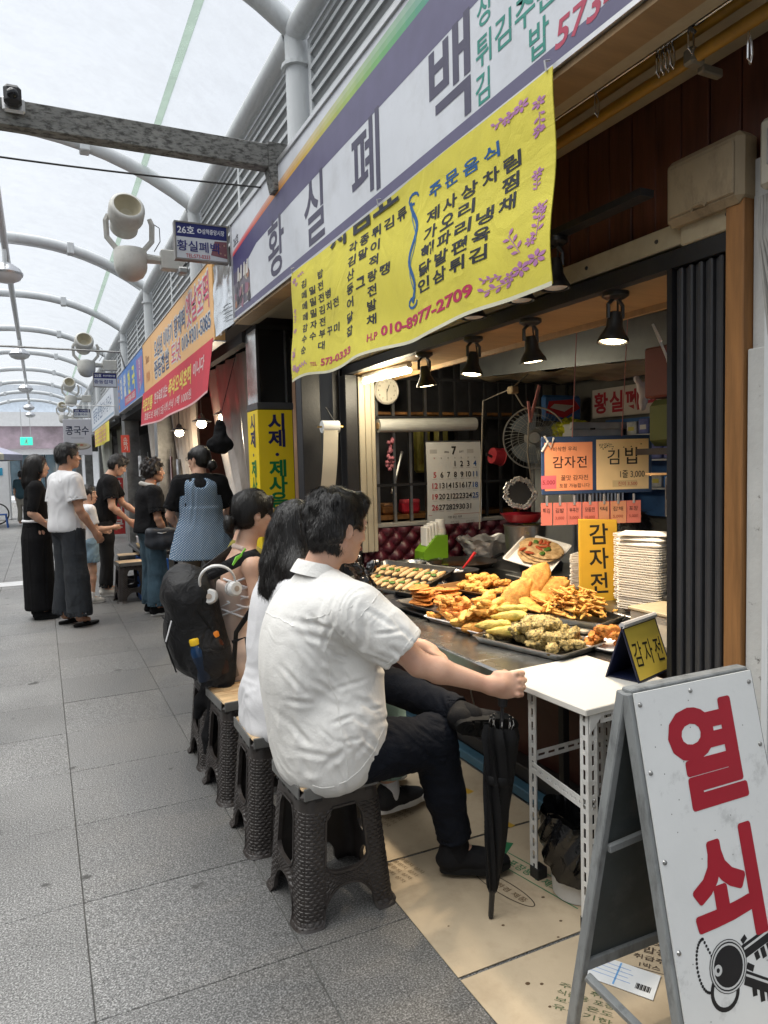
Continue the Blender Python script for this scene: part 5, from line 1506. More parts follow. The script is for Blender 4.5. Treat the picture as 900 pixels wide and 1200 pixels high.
for k in range(9): pr.disc(.225 + .009 * k,.370 - .0095 * k,.009,.004,BLK,8,.001)
for k in range(30): pr.disc(rnd.uniform(.06,.98),rnd.uniform(.05,.97),.004,.0018,(.15,.15,.14),6,.0008)
pr.obj('lettering',ab)
# name sticker
t = thing('paper_notice','small pale printed notice stuck on the wall behind the A-board','notice',(1.94,1.42,.6))
MB().box((1.953,1.36,.52),(1.956,1.455,.70)).obj('sheet',M_foam,t)
pr = Print((1.953,1.455,.52),(0,-1,0),(0,0,1))
for k in range(9): pr.rect(.01,.015 + k * .017,.08 - .02 * (k % 3 == 0),.02 + k * .017,(.12,.15,.3),.001)
pr.obj('print',t)

# ================================================================ cardboard on the ground
M_card = mat('brown_cardboard',(.41,.33,.225),.8,var=.10,vs=3,dirt=.35,dcol=(.17,.11,.055),ds=5,dlo=.5,dhi=.75,bump=.08,bs=120,stretch=(1,1,1))

def sheet(name,lab,pts,z=.004,rows=()):
	cx = sum(p[0] for p in pts) / len(pts); cy = sum(p[1] for p in pts) / len(pts)
	t = thing(name,lab,'cardboard',(cx,cy,0),0,'flattened cardboard sheets on the pavement')
	MB().prism(pts,.0015,z).obj('sheet',M_card,t,fix=True)
	return t

c1 = sheet('cardboard_sheet','flattened cardboard sheet under the seated man\'s foot and umbrella',[(1.035,1.735),(1.90,1.728),(1.90,2.372),(1.04,2.380)])
c2 = sheet('cardboard_sheet','flattened cardboard sheet below the A-board in the foreground',[(1.045,.90),(2.0,.90),(1.95,1.715),(1.035,1.722)])
c3 = sheet('cardboard_sheet','flattened cardboard sheet under the canvas shoe, behind the man\'s foot',[(1.06,2.392),(1.865,2.385),(1.865,3.1),(1.07,3.1)])
c4 = sheet('cardboard_sheet','farthest flattened cardboard sheet along the counter foot',[(1.09,3.112),(1.86,3.11),(1.86,4.3),(1.12,4.3)])
GP = (.03,.17,.07); BP = (.07,.05,.035)
d = Vector((.23,-.30,0));
pr = Print((1.553,2.19,.004),(.07,-.32,0),(.32,.07,0))
pr.text('포장용기 제조기업',.17,-.028,.046,GP,.01,wid=.31); pr.rect(-.03,.012,.36,.017,GP); pr.rect(-.03,-.072,.36,-.067,GP)
pr.obj('printed_lettering',c1)
pr = Print((1.40,2.10,.004),(.05,-.24,0),(.24,.05,0))
for k in range(28):
	a,b = 2 * math.pi * k / 28,2 * math.pi * (k + 1) / 28; pr.line([(.06 + .14 * math.cos(a),.0 + .036 * math.sin(a)),(.06 + .14 * math.cos(b),.0 + .036 * math.sin(b))],.004,BP)
pr.text('친환경 제품',.08,.0,.03,(.16,.10,.05),.004,wid=.17)
pr.poly([(-.20,.20),(-.12,.25),(-.08,.16)],GP); pr.rect(-.26,.33,-.21,.36,(.45,.27,.03))
for k in range(4): pr.text('골판지 상자',-.26,-.16 - .03 * k,.02,(.20,.14,.07),.003,wid=.14)
pr.obj('printed_lettering',c1)
pr = Print((1.42,1.56,.004),(.62,-.78,0),(.78,.62,0))
for k,s_ in enumerate(('주의 취급','식품용 포장','보관 온도','유통기한')): pr.text(s_,-.02,-.10 - .03 * k,.022,(.10,.13,.06),.004,wid=.16)
for k,(s_,y) in enumerate((('포 장',.20),('김밥용',.155),('취급주의',.115),('1박스 24개',.08))): pr.text(s_,.10 + .02 * k,y,.035 if k < 2 else .024,BP,.012,wid=.12)
pr.rect(-.02,.235,.26,.238,BP); pr.rect(-.02,.06,.26,.063,BP); pr.rect(.2,.12,.30,.18,(.55,.34,.02))
pr.obj('printed_lettering',c2)
pr = Print((1.30,2.75,.004),(.3,-.9,0),(.9,.3,0))
for k in range(5): pr.text('재활용 상자',.02,.05 - .035 * k,.025,(.20,.14,.07),.004,wid=.17)
pr.rect(.1,.36,.16,.40,(.5,.30,.03)); pr.rect(-.2,.44,-.1,.48,(.5,.30,.03))
pr.obj('printed_lettering',c3)
st = Print((0,0,.0042),(1,0,0),(0,1,0),off=.0006)
for x,y,r in ((1.20,1.62,.008),(1.235,1.60,.006),(1.29,1.87,.006),(1.5,1.93,.007),(1.47,1.80,.006),(1.62,1.78,.008),(1.41,1.74,.005),(1.13,1.95,.004),(1.58,1.70,.006),(1.2,1.52,.005)):
	st.disc(x,y,r,r * .8,(.10,.06,.03),9)
st.obj('stain',c1)
t = thing('courier_envelope','white courier envelope with blue marks and a barcode lying under the A-board','envelope',(1.45,1.52,.005))
M_env = Matrix.Translation((1.455,1.525,.0055)) @ RZ(math.radians(-58))
MB().box((-.11,-.055,0),(.11,.055,.003),M_env,.001).obj('sheet',mat('envelope_white',(.60,.62,.63),.45,var=.04),t)
ex,ey = Vector((math.cos(math.radians(-58)),math.sin(math.radians(-58)),0)),Vector((-math.sin(math.radians(-58)),math.cos(math.radians(-58)),0))
pr = Print((1.455,1.525,.0088),ex,ey,off=.0005)
for k in range(14): pr.rect(.055 + k * .003,-.035,.0565 + k * .003 + .0008 * (k % 3),-.01,(.02,.02,.02))
for k in range(4): pr.rect(-.10,.03 - k * .018,.03 + .01 * (k % 2),.032 - k * .018,(.15,.3,.6))
pr.text('등기 우편',-.06,.040,.014,(.55,.05,.05),.01); pr.rect(-.005,-.05,.0,.05,(.15,.35,.65))
pr.obj('print',t)

# ================================================================ rattan-pattern plastic stools
M_rat = mat('black_brown_plastic',(.026,.021,.019),.42,var=.2,vs=20,spec=.5,dirt=.25,dcol=(.09,.08,.07),ds=14)
SH = .455

def stool_geo():
	"""(shell, weave): four splayed legs with windows and a band, basket-woven relief on the outside"""
	r,T_,ZT = .045,.010,.375

	def half(z): return .140 + .036 * max(0,1 - z / SH) ** 1.1 + (.010 * (1 - z / .02) if z < .02 else 0)

	def tot(z): return 2 * (half(z) - r) + r * math.pi / 2

	def pt(side,m,z,off=0):
		h = half(z); st = half(z) - r
		if m < -st: a = (m + st) / r; x,y = -st + (r + off) * math.sin(a),-st - (r + off) * math.cos(a)
		elif m > st: a = (m - st) / r; x,y = st + (r + off) * math.sin(a),-st - (r + off) * math.cos(a)
		else: x,y = m,-h - off
		a = side * math.pi / 2
		return (x * math.cos(a) - y * math.sin(a),x * math.sin(a) + y * math.cos(a),z)

	def wl(z): return .074 + .02 * max(0,(z - .33) / .045) ** 2 * (z > .33)
	def ed(z): return tot(z) / 2 - wl(z)
	def lo(u): return .055 + .060 * (1 - abs(u) ** 3)
	def hi(u): return .165 + .03 * abs(u) ** 4
	sh,wv = MB(),MB()
	patches = [(lambda a,b: (-tot(b * ZT) / 2 + a * wl(b * ZT),b * ZT),6,32,1),(lambda a,b: (tot(b * ZT) / 2 - (1 - a) * wl(b * ZT),b * ZT),6,32,1),
			   (lambda a,b: ((2 * a - 1) * tot(ZT + b * (SH - ZT)) / 2,ZT + b * (SH - ZT)),26,6,0),
			   (lambda a,b: ((2 * a - 1) * ed(lo(2 * a - 1) + b * (hi(2 * a - 1) - lo(2 * a - 1))),lo(2 * a - 1) + b * (hi(2 * a - 1) - lo(2 * a - 1))),16,8,1)]
	for side in range(4):
		for fn,na,nb,weave in patches:
			sh.grid(lambda a,b: pt(side,*fn(a,b)),na,nb)
			sh.grid(lambda a,b: pt(side,*fn(a,b),-T_),na,nb,flip=True)
			if not weave: continue
			for j in range(nb):
				for i in range(-1,na):
					if (i + j) % 2: continue
					a0,a1,b0,b1 = max(i,0) / na,min(i + 2,na) / na,j / nb,(j + 1) / nb
					if a1 <= a0: continue
					e,f = .08 / na,.10 / nb; E_,F_ = .45 / na,.26 / nb; o = .0036; am = (a0 + a1) / 2
					Q = lambda a,b,z: pt(side,*fn(a,b),z)
					q = [Q(a0 + e,b0 + f,.0003),Q(am,b0 + f,.0003),Q(a1 - e,b0 + f,.0003),Q(a1 - e,b1 - f,.0003),Q(am,b1 - f,.0003),Q(a0 + e,b1 - f,.0003),
						 Q(a0 + E_,b0 + F_,o * .6),Q(am,b0 + F_,o),Q(a1 - E_,b0 + F_,o * .6),Q(a1 - E_,b1 - F_,o * .6),Q(am,b1 - F_,o),Q(a0 + E_,b1 - F_,o * .6)]
					wv.add(q,[(6,7,10,11),(7,8,9,10),(0,1,7,6),(1,2,8,7),(2,3,9,8),(3,4,10,9),(4,5,11,10),(5,0,6,11)])

		def rim(pts,dm,dz):
			o,w = .005,.007
			n = len(pts) - 1
			G = lambda u,v: pts[round(u * n)]
			rows = [(0,-T_),(0,o),(w,o),(w,0)]
			v = [pt(side,p[0] + dm * k * w / .007,p[1] + dz * k,z) for k,z in rows for p in pts]
			m = n + 1
			sh.add(v,[(q * m + i,q * m + i + 1,(q + 1) * m + i + 1,(q + 1) * m + i) for q in range(3) for i in range(n)])
		zs = [hi(1) + (ZT - hi(1)) * k / 14 for k in range(15)]; zl = [lo(1) * k / 5 for k in range(6)]
		for sg in (-1,1):
			for zz in (zs,zl): rim([(sg * ed(z),z) for z in zz],sg,0)
		us = [-1 + k / 8 for k in range(17)]
		rim([(u * ed(hi(u)),hi(u)) for u in us],0,-1); rim([(u * ed(lo(u)),lo(u)) for u in us],0,1); rim([(u * ed(ZT),ZT) for u in us],0,1)
		rim([((2 * k / 20 - 1) * tot(0) / 2 * .999,0) for k in range(21) if abs(2 * k / 20 - 1) * tot(0) / 2 >= ed(0) - .005 and k <= 10],0,1)
		rim([((2 * k / 20 - 1) * tot(0) / 2 * .999,0) for k in range(21) if abs(2 * k / 20 - 1) * tot(0) / 2 >= ed(0) - .005 and k > 10],0,1)
	return sh,wv

_sh,_wv = stool_geo()
M_pad = mat('tan_wood_print_pad',(.46,.33,.19),.45,var=.3,vs=7,stretch=(1.2,7,1),dirt=.8,dcol=(.25,.085,.015),ds=5,dlo=.53,dhi=.58)
M_tape = mat('grey_duct_tape',(.13,.13,.125),.4,var=.3,vs=15,dirt=.4,dcol=(.03,.03,.03),ds=30)

def make_stool(loc,rz,lab,pad=True):
	t = thing('plastic_stool',lab,'stool',loc,rz,'black rattan-pattern stools along the counter')
	_sh.obj('leg_frame',M_rat,t,world=False,smooth=True,sharp=35)
	w = _wv.obj('weave',M_rat,t,world=False); w['kind'] = 'stuff'
	MB().box((-.150,-.150,.405),(.150,.150,.452),bev=.02).obj('seat',M_rat,t,world=False)
	m = MB()
	for a in range(4):
		R_ = RZ(a * math.pi / 2)
		for k in range(4): m.box((-.10 + k * .06,-.1525,.412),(-.10 + k * .06 + .022,-.1495,.436),R_,.001)
	m.obj('seat_notch',M_dark,t,world=False)
	if pad:
		MB().box((-.145,-.145,.4525),(.145,.145,.464),bev=.005).obj('seat_pad',M_pad,t,world=False)
		m = MB()
		for a in range(4):
			R_ = RZ(a * math.pi / 2)
			m.box((-.142,-.1545,.424),(.13,-.148,.4665),R_,.002)
		m.obj('tape',M_tape,t,world=False)
	return t

s1 = make_stool((.86,2.325,0),.03,'plastic stool under the man in the white shirt, nearest to the camera')
for loc,rz,l in (((.84,2.83,0),-.02,'plastic stool under the long haired woman, second from the camera, with a tan taped seat'),((.83,3.325,0),.05,'empty plastic stool with tan taped seat, third from the camera'),
				   ((.83,3.74,0),0,'plastic stool under the woman with the backpack, fourth from the camera'),((.90,8.85,0),.1,'plastic stool behind the curly haired woman in front of the next stall'),
				   ((.98,9.6,0),0,'plastic stool beside the blue crate at the next stall')):
	dup(s1,TR(loc,rz),l)

# ================================================================ folded umbrella
t = thing('folded_umbrella','folded black umbrella held upright by the man, its tip on the cardboard','umbrella',(1.273,1.917,.005))
U0,U1 = Vector((1.273,1.917,.005)),Vector((1.366,1.950,.822))
ax = (U1 - U0); UL = ax.length; ax.normalize()
Qu = rot_to(ax).to_4x4(); Qu.translation = U0
M_umb = mat('black_umbrella_cloth',(.006,.006,.0065),.6,var=.2,spec=.2,bump=.1,bs=90)
MB().lathe([(0,0),(.007,.002),(.009,.01),(.010,.085),(.014,.09),(.014,.10)],12,Qu).obj('ferrule',mat('umbrella_tip',(.02,.02,.02),.3),t,smooth=True)

def umb(u,v):
	z = .095 + v * .545
	r = .015 + .040 * (v ** .7) + (.008 * max(0,v - .8) / .2)
	if v > .93: r *= 1 - (v - .93) * 3.2
	tw = 2.2 * v
	a = 2 * math.pi * u
	k = (a * 8 / (2 * math.pi) + tw * 1.2) % 1
	rr = r * (.80 + .34 * k) * (1 + .06 * math.sin(7 * v + 5 * a))
	return (rr * math.cos(a),rr * math.sin(a),z)

MB().grid(umb,120,40,Qu).obj('canopy',M_umb,t,smooth=True,sharp=50)
MB().lathe([(.045,.45),(.048,.455),(.048,.475),(.045,.48)],20,Qu,cap=False).obj('strap',M_umb,t,smooth=True)
m = MB(); m2 = MB()
for k in range(8):
	a = k * math.pi / 4; m.tube([Vector((.032 * math.cos(a),.032 * math.sin(a),.615)),Vector((.040 * math.cos(a + .2),.040 * math.sin(a + .2),.648)),Vector((.036 * math.cos(a + .2),.036 * math.sin(a + .2),.662))],.0022,5,M=Qu)
	m2.lathe([(0,0),(.004,.002),(.004,.01),(0,.012)],6,Qu @ Matrix.Translation((.036 * math.cos(a + .2),.036 * math.sin(a + .2),.66)))
m.obj('rib_tip',M_chrome,t); m2.obj('rib_cap',M_black,t)
MB().lathe([(.006,.6),(.006,.70),(.015,.705),(.017,.74),(.017,UL - .01),(.012,UL),(0,UL)],14,Qu).obj('handle',M_black,t,smooth=True)

# ================================================================ hung and standing things in the stall
M_pap = mat('calendar_paper',(.60,.61,.61),.6,var=.03)
ca,cb = Vector((2.607,4.695,1.045)),Vector((3.095,4.69,1.055))
t = thing('wall_calendar','large white wall calendar of month 7 hanging on the window bars','calendar',(2.85,4.69,1.05))
MB().grid(lambda u,v: (2.607 + u * .485,4.692 - .012 * math.sin(v * 3.0) - .004 * math.sin(u * 6),1.05 + v * .63),10,12).obj('sheet',M_pap,t,smooth=True)
MB().box((2.607,4.694,1.66),(3.092,4.70,1.69)).obj('binding',M_steel,t)

def calp(x,y,z): return Vector((2.607 + x,4.692 - .012 * math.sin(y / .63 * 3.0) - .004 * math.sin(x / .485 * 6) - z - .001,1.05 + y))

pr = Print((0,0,0),(1,0,0),(0,0,1),warp=calp)
pr.text('7',.242,.565,.085,(.02,.02,.02),.03); pr.text('2026',.175,.555,.022,(.15,.15,.15),.01); pr.text('JULY',.31,.555,.02,(.15,.15,.15),.01)
for k in range(2): pr.rect(.03 + k * .33,.545,.09 + k * .33,.575,(.45,.45,.45))
d0 = 3
for c,ch in enumerate('일월화수목금토'): pr.text(ch,.065 + c * .0605,.51,.015,(.4,.05,.05) if c == 0 else (.2,.2,.2),.005)
for d in range(1,32):
	c,r = (d + d0 - 1) % 7,(d + d0 - 1) // 7
	pr.text(str(d),.065 + c * .0605,.465 - r * .082,.058,(.45,.02,.04) if c == 0 else ((.03,.10,.32) if c == 6 else (.03,.03,.03)),.02)
	pr.rect(.045 + c * .0605,.432 - r * .082,.082 + c * .0605,.4345 - r * .082,(.35,.35,.35))
pr.rect(.01,.078,.475,.081,(.35,.05,.05)); pr.rect(.0,.04,.485,.042,(.4,.4,.4))
pr.text('기분 좋은 하루',.24,.058,.022,(.1,.1,.1),.01)
for k in range(3): pr.text('삼척 떡집',.10 + .14 * k,.02,.02,(.35,.35,.36),.005)
pr.obj('printing',t)
t = thing('wall_clock','round white wall clock in the dim corner under the fluorescent lamp','clock',(2.29,4.66,2.05))
Mc = Matrix.Translation((2.285,4.69,2.055)) @ Matrix.Rotation(math.pi / 2,4,'X')
MB().lathe([(0,0),(.098,0),(.1,.02),(.09,.03),(.083,.024)],32,Mc,cap=False).obj('rim',mat('dull_white_plastic',(.36,.34,.30),.45),t,smooth=True)
MB().lathe([(0,.02),(.086,.02)],28,Mc).obj('dial',mat('clock_dial',(.42,.40,.34),.5),t)
pr = Print((2.285,4.67,2.055),(1,0,0),(0,0,1))
for k in range(12): pr.text(str(12 if k == 0 else k),.066 * math.sin(k * math.pi / 6),.066 * math.cos(k * math.pi / 6),.018,(.05,.05,.05),.02)
pr.line([(0,-.01),(.02,.04)],.006,(.03,.03,.03),.004); pr.line([(0,.01),(0,-.066)],.004,(.03,.03,.03),.005); pr.obj('hands',t)
t = thing('film_roll','long roll of clear plastic film resting across the window bars','roll',(2.62,4.62,1.81))
MB().tube([(2.20,4.655,1.80),(3.02,4.655,1.815)],.050,20,cap=False).obj('film',mat('cloudy_film',(.40,.41,.40),.18,var=.15,vs=9,stretch=(1,8,8)),t,smooth=True)
MB().tube([(2.195,4.655,1.80),(2.3,4.655,1.802)],[.026,.026],14).obj('cardboard_core',M_ply,t)
MB().lathe([(.026,0),(.049,0)],20,Matrix.Translation((2.20,4.655,1.80)) @ Matrix.Rotation(-math.pi / 2,4,'Y'),cap=False).obj('film_end',mat('film_edge',(.30,.29,.26),.5),t)
t = thing('paper_roll','white paper towel roll hanging open beside the cream window jamb','paper roll',(2.02,4.52,1.85))
pa = P(393,500,'y',4.5);
MB().tube([(pa.x - .09,4.52,pa.z),(pa.x + .03,4.52,pa.z)],.042,18).obj('roll',M_pap,t,smooth=True)
MB().grid(lambda u,v: (pa.x - .088 + u * .105 - .03 * (1 - v),4.478 - .012 * math.sin(v * 4) + .03 * (1 - v),pa.z - .42 + v * .42),4,14).obj('hanging_sheet',mat('paper_towel',(.50,.46,.38),.8,var=.05),t,smooth=True)
MB().tube([(pa.x - .12,4.52,pa.z),(pa.x + .06,4.52,pa.z),(pa.x + .05,4.6,pa.z + .02)],.007,6).obj('rod',mat('brass_rod',(.4,.28,.08),.35,metal=.8),t)
MB().tube([(pa.x + .05,4.6,pa.z + .02),(pa.x - .02,4.62,pa.z + .14)],.003,5).obj('wire',M_black,t)

# tufted maroon sofa back below the bars
t = thing('tufted_bench','dark maroon button-tufted bench back under the barred window','bench',(2.8,4.6,.5))

def tuft(u,v):
	x,z = 2.06 + u * 1.5,.30 + v * .76
	a,b = x / .13,z / .13
	q = abs(math.sin(math.pi * (a + b) / 1)) * abs(math.sin(math.pi * (a - b) / 1))
	return (x,4.692 - .05 * q ** .5,z)

MB().grid(tuft,110,56).obj('upholstery',mat('maroon_vinyl',(.075,.008,.018),.42,var=.2,vs=6,spec=.5),t,smooth=True)

# pedestal fan, red pan, foil pot, basket
M_fan = mat('pale_fan_wire',(.22,.22,.21),.4,metal=.4)
fx,fy,fz = 3.31,4.3,1.69
t = thing('electric_fan','wire-caged electric fan facing the counter in the dim stall','fan',(fx,fy,.008))
Mf = Matrix.Translation((fx,fy,fz)) @ Matrix.Rotation(math.radians(-35),4,'Z') @ Matrix.Rotation(math.pi / 2,4,'X')
m = MB()
for r,z in ((.225,0),(.226,.02),(.12,.05),(.17,.04)): m.tube([Mf @ Vector((r * math.cos(2 * math.pi * k / 36),r * math.sin(2 * math.pi * k / 36),z)) for k in range(37)],.006 if r > .2 else .002,5)
for k in range(44):
	a = 2 * math.pi * k / 44; m.tube([Mf @ Vector((r * math.cos(a + r * 1.5),r * math.sin(a + r * 1.5),z)) for r,z in ((.05,.065),(.13,.052),(.19,.034),(.225,.01))],.0016,4)
m.obj('cage',M_fan,t)
MB().lathe([(0,.07),(.04,.068),(.05,.055),(.05,.03)],20,Mf).obj('hub_badge',M_fan,t,smooth=True)
for k in range(3):
	m = MB(); a0 = k * 2.094
	m.grid(lambda u,v: (Mf @ Vector(((.04 + .15 * v) * math.cos(a0 + (u - .5) * 1.3),(.04 + .15 * v) * math.sin(a0 + (u - .5) * 1.3),-.01 + .03 * (u - .5)))),6,4)
	m.obj('blade',mat('fan_blade',(.10,.12,.14),.3) if 'fan_blade' not in bpy.data.materials else bpy.data.materials['fan_blade'],t,smooth=True)
MB().lathe([(.05,-.13),(.07,-.12),(.075,-.03),(.04,.0)],16,Mf).obj('motor',M_fan,t,smooth=True)
MB().tube([(fx + .02,fy + .05,fz),(fx + .02,fy + .05,.02)],.016,8).obj('pole',M_fan,t)
MB().lathe([(0,.0),(.16,.0),(.15,.03),(0,.05)],20,Matrix.Translation((fx + .02,fy + .05,.008))).obj('base',M_fan,t)
c = P(583,535,'y',4.5)
t = thing('red_pan','red enamel saucepan hanging by the fan','pan',c)
Mr = Matrix.Translation(c) @ Matrix.Rotation(math.radians(100),4,'Y')
MB().lathe([(0,-.05),(.06,-.05),(.065,.03),(.07,.035),(.06,.03),(.055,-.04),(0,-.04)],20,Mr).obj('pan_body',mat('red_enamel',(.30,.02,.03),.3),t,smooth=True)
MB().tube([c + Vector((-.05,0,.0)),c + Vector((-.10,.0,.02))],.01,6).obj('handle',M_black,t)
c = P(609,579,'y',3.9)
jit = [rnd.uniform(-.009,.009) for _ in range(60)]
t = thing('foil_pot','dark cauldron tipped on its side with a crumpled foil rim','pot',c)
Mr = Matrix.Translation(c) @ Matrix.Rotation(math.radians(-30),4,'Z') @ Matrix.Rotation(math.radians(78),4,'X')
m = MB().grid(lambda u,v: Mr @ Vector(((.075 + .035 * v + jit[int(u * 60) % 60]) * math.cos(2 * math.pi * u),(.075 + .035 * v + jit[int(u * 60 + 9) % 60]) * math.sin(2 * math.pi * u),.02 + jit[int(u * 60 + 31) % 60] + .01 * math.sin(v * 9))),60,6)
m.obj('foil_rim',M_foil,t); MB().lathe([(.08,.01),(.085,-.10),(.06,-.16),(0,-.17)],20,Mr).obj('pot_body',M_black,t,smooth=True)
c = P(612,605,'y',3.9)
t = thing('red_basket','shallow red plastic basket under the tipped cauldron','basket',c)
MB().lathe([(0,-.03),(.10,-.03),(.14,.02),(.145,.02),(.10,-.036),(0,-.036)],24,Matrix.Translation(c)).obj('basket_body',mat('red_basket_plastic',(.35,.015,.03),.4),t,smooth=True)
t = thing('stock_pot','dull metal pot below the red basket','pot',c + Vector((.02,0,-.2)))
MB().lathe([(0,-.22),(.13,-.22),(.14,-.06),(.145,-.055),(.13,-.05),(.12,-.2)],24,Matrix.Translation(c + Vector((.02,0,0)))).obj('pot_body',M_steel_d,t,smooth=True)
crumple('green_bag','pale green vegetable bag under the red basket','bag',c + Vector((.01,-.05,-.10)),(.10,.07,.06),5,mat('pale_green_bag',(.16,.17,.05),.5,var=.4,vs=30))
c = P(668,505,'y',4.2)
crumple('yellow_bag','yellow-green crumpled plastic bag behind the hanging menu board','bag',c,(.15,.10,.09),12,mat('yellow_green_film',(.33,.34,.02),.35,var=.25,vs=10))
c = P(600,500,'y',4.55)
t = thing('blue_packet','red and blue snack packet on the back shelf beside the fan','packet',P(660,478,'y',4.5))
c = t.location.copy(); MB().box(c + Vector((-.19,0,-.10)),c + Vector((.19,.05,.10)),bev=.02).obj('packet_body',mat('blue_film',(.04,.12,.30),.3),t)
pr = Print(c + Vector((-.19,-.0,-.10)),(1,0,0),(0,0,1)); pr.poly([(.02,.06),(.2,.02),(.36,.10),(.30,.17),(.05,.15)],(.45,.02,.03),.004); pr.poly([(.06,.10),(.2,.07),(.30,.12),(.1,.13)],(.55,.5,.45),.006); pr.obj('print',t)
# hand fan and small goods behind the bars
c = Vector((2.21,4.95,1.24))
t = thing('round_hand_fan','blue round paper fan leaning behind the bars','hand fan',c); MB().lathe([(0,0),(.10,0),(.10,.004),(0,.004)],24,Matrix.Translation(c) @ Matrix.Rotation(math.pi / 2,4,'X')).obj('leaf',mat('blue_print',(.10,.22,.40),.5,var=.5,vs=25,dirt=.8,dcol=(.5,.5,.5),ds=22),t)
MB().tube([c + Vector((.03,0,-.09)),c + Vector((.06,0,-.14))],.008,6).obj('handle',M_ply,t)
for k,(x,y,z,w,h,col,nm,l) in enumerate(((2.62,5.0,1.132,.16,.10,(.40,.02,.04),'red_tub','red tub on the shelf behind the bars'),(2.86,5.0,1.132,.10,.18,(.35,.30,.28),'white_jar','pale jar beside the red tub behind the bars'),
												 (2.42,5.0,1.132,.10,.08,(.20,.09,.03),'brown_carton','brown carton low behind the bars'),(2.80,5.1,1.45,.12,.42,(.30,.28,.06),'yellow_sack','tall olive yellow sack hanging behind the bars'),
												 (2.98,5.1,1.62,.10,.2,(.40,.36,.10),'yellow_packet','pale yellow packet behind the calendar'))):
	t = thing(nm,l,nm.split('_')[1],(x,y,z)); MB().box((-w / 2,-.05,0),(w / 2,.05,h),bev=.02).obj('body',mat(nm + '_skin',col,.45,var=.3,vs=15),t,world=False)
	MB().box((-w / 2 * .9,-.052,h * .8),(w / 2 * .9,.045,h + .012),bev=.008).obj('lid',mat(nm + '_lid',tuple(min(.6,q * 1.4 + .05) for q in col),.4),t,world=False)
m = MB()
for k in range(26): m.lathe([(0,-.016),(.014,-.008),(.016,0),(.012,.01),(0,.016)],7,Matrix.Translation((2.31 + rnd.uniform(-.025,.025),4.69 + rnd.uniform(-.02,.02),1.60 + rnd.uniform(-.12,.12))))
tag(m.obj('dried_pepper_string',mat('pink_beads',(.30,.10,.13),.6,var=.6,vs=30)),'string of dusty pink dried bulbs hanging on the bars','string of bulbs')
tag(MB().tube([(2.42,4.9,1.3),(2.54,4.95,1.62)],.012,6).obj('steel_rod',M_alu),'thin bright rod leaning behind the window bars','rod')

# double menu board hung by strings
bl,br = Vector((2.30,2.93,1.345)),Vector((2.84,2.72,1.345))
ux = (br - bl); BWd = ux.length; ux.normalize(); upv = Vector((0,0,1)); n_ = ux.cross(upv)
t = thing('hanging_menu_board','navy hanging board with an orange and a cream handwritten menu sheet','menu board',(bl + br) / 2)
Mb = Matrix((ux,upv,n_)).transposed().to_4x4(); Mb.translation = bl
MB().box((0,0,-.012),(BWd,.295,0),Mb,.003).obj('board_face',mat('navy_board',(.02,.045,.11),.5,var=.2),t)
pr = Print(bl,ux,upv)
pr.rect(.015,.02,.265,.265,(.80,.30,.14)); pr.rect(.285,.018,BWd - .018,.275,(.80,.60,.32),.0018)
OB = (.02,.018,.018)
for i,ch in enumerate('감자전'): pr.text(ch,.085 + .062 * i,.165,.066,OB,.006,lift=.004)
for k,s_ in enumerate(('바삭한 우리',)): pr.text(s_,.12,.232,.026,OB,.003,lift=.004)
pr.text('꿀맛 감자전',.17,.085,.030,OB,.002,lift=.004); pr.text('포장 가능합니다',.17,.045,.024,OB,.002,lift=.004)
pr.rect(-.004,.03,.075,.098,(.62,.13,.16),.0026); pr.text('5,000',.036,.062,.03,(.3,.02,.03),.006,lift=.0045)
pr.text('김',.375,.185,.085,OB,.006,lift=.004); pr.text('밥',.475,.19,.095,OB,.008,lift=.004)
pr.text('맛있는',.335,.245,.026,OB,.004,lift=.004,rot=.1); pr.text('1줄 3,000',.475,.095,.045,OB,.004,lift=.004,wid=.13)
pr.rect(.37,.03,.50,.065,(.62,.48,.26),.003); pr.text('진미 3,500',.45,.047,.024,(.4,.04,.03),.006,lift=.0045)
for k in range(9): pr.disc(.30 + rnd.random() * .25,.22 + .03 * rnd.random(),.004,.003,OB,6,lift=.004)
pr.obj('lettering',t)
for x in (.16,.42):
	MB().tube([Mb @ Vector((x,.29,0)),Mb @ Vector((x + .01,.62,.02)),Mb @ Vector((x + .02,.95,.04))],.0025,5).obj('string',mat('pink_string',(.30,.12,.12),.7) if x < .2 else bpy.data.materials['pink_string'],t)
MB().tube([Mb @ Vector((.0,.22,.005)),Mb @ Vector((.03,.27,.01)),Mb @ Vector((.015,.30,.0)),Mb @ Vector((.045,.24,.012)),Mb @ Vector((.06,.29,.012))],.006,6).obj('clip',mat('clothes_peg',(.42,.40,.36),.5),t)
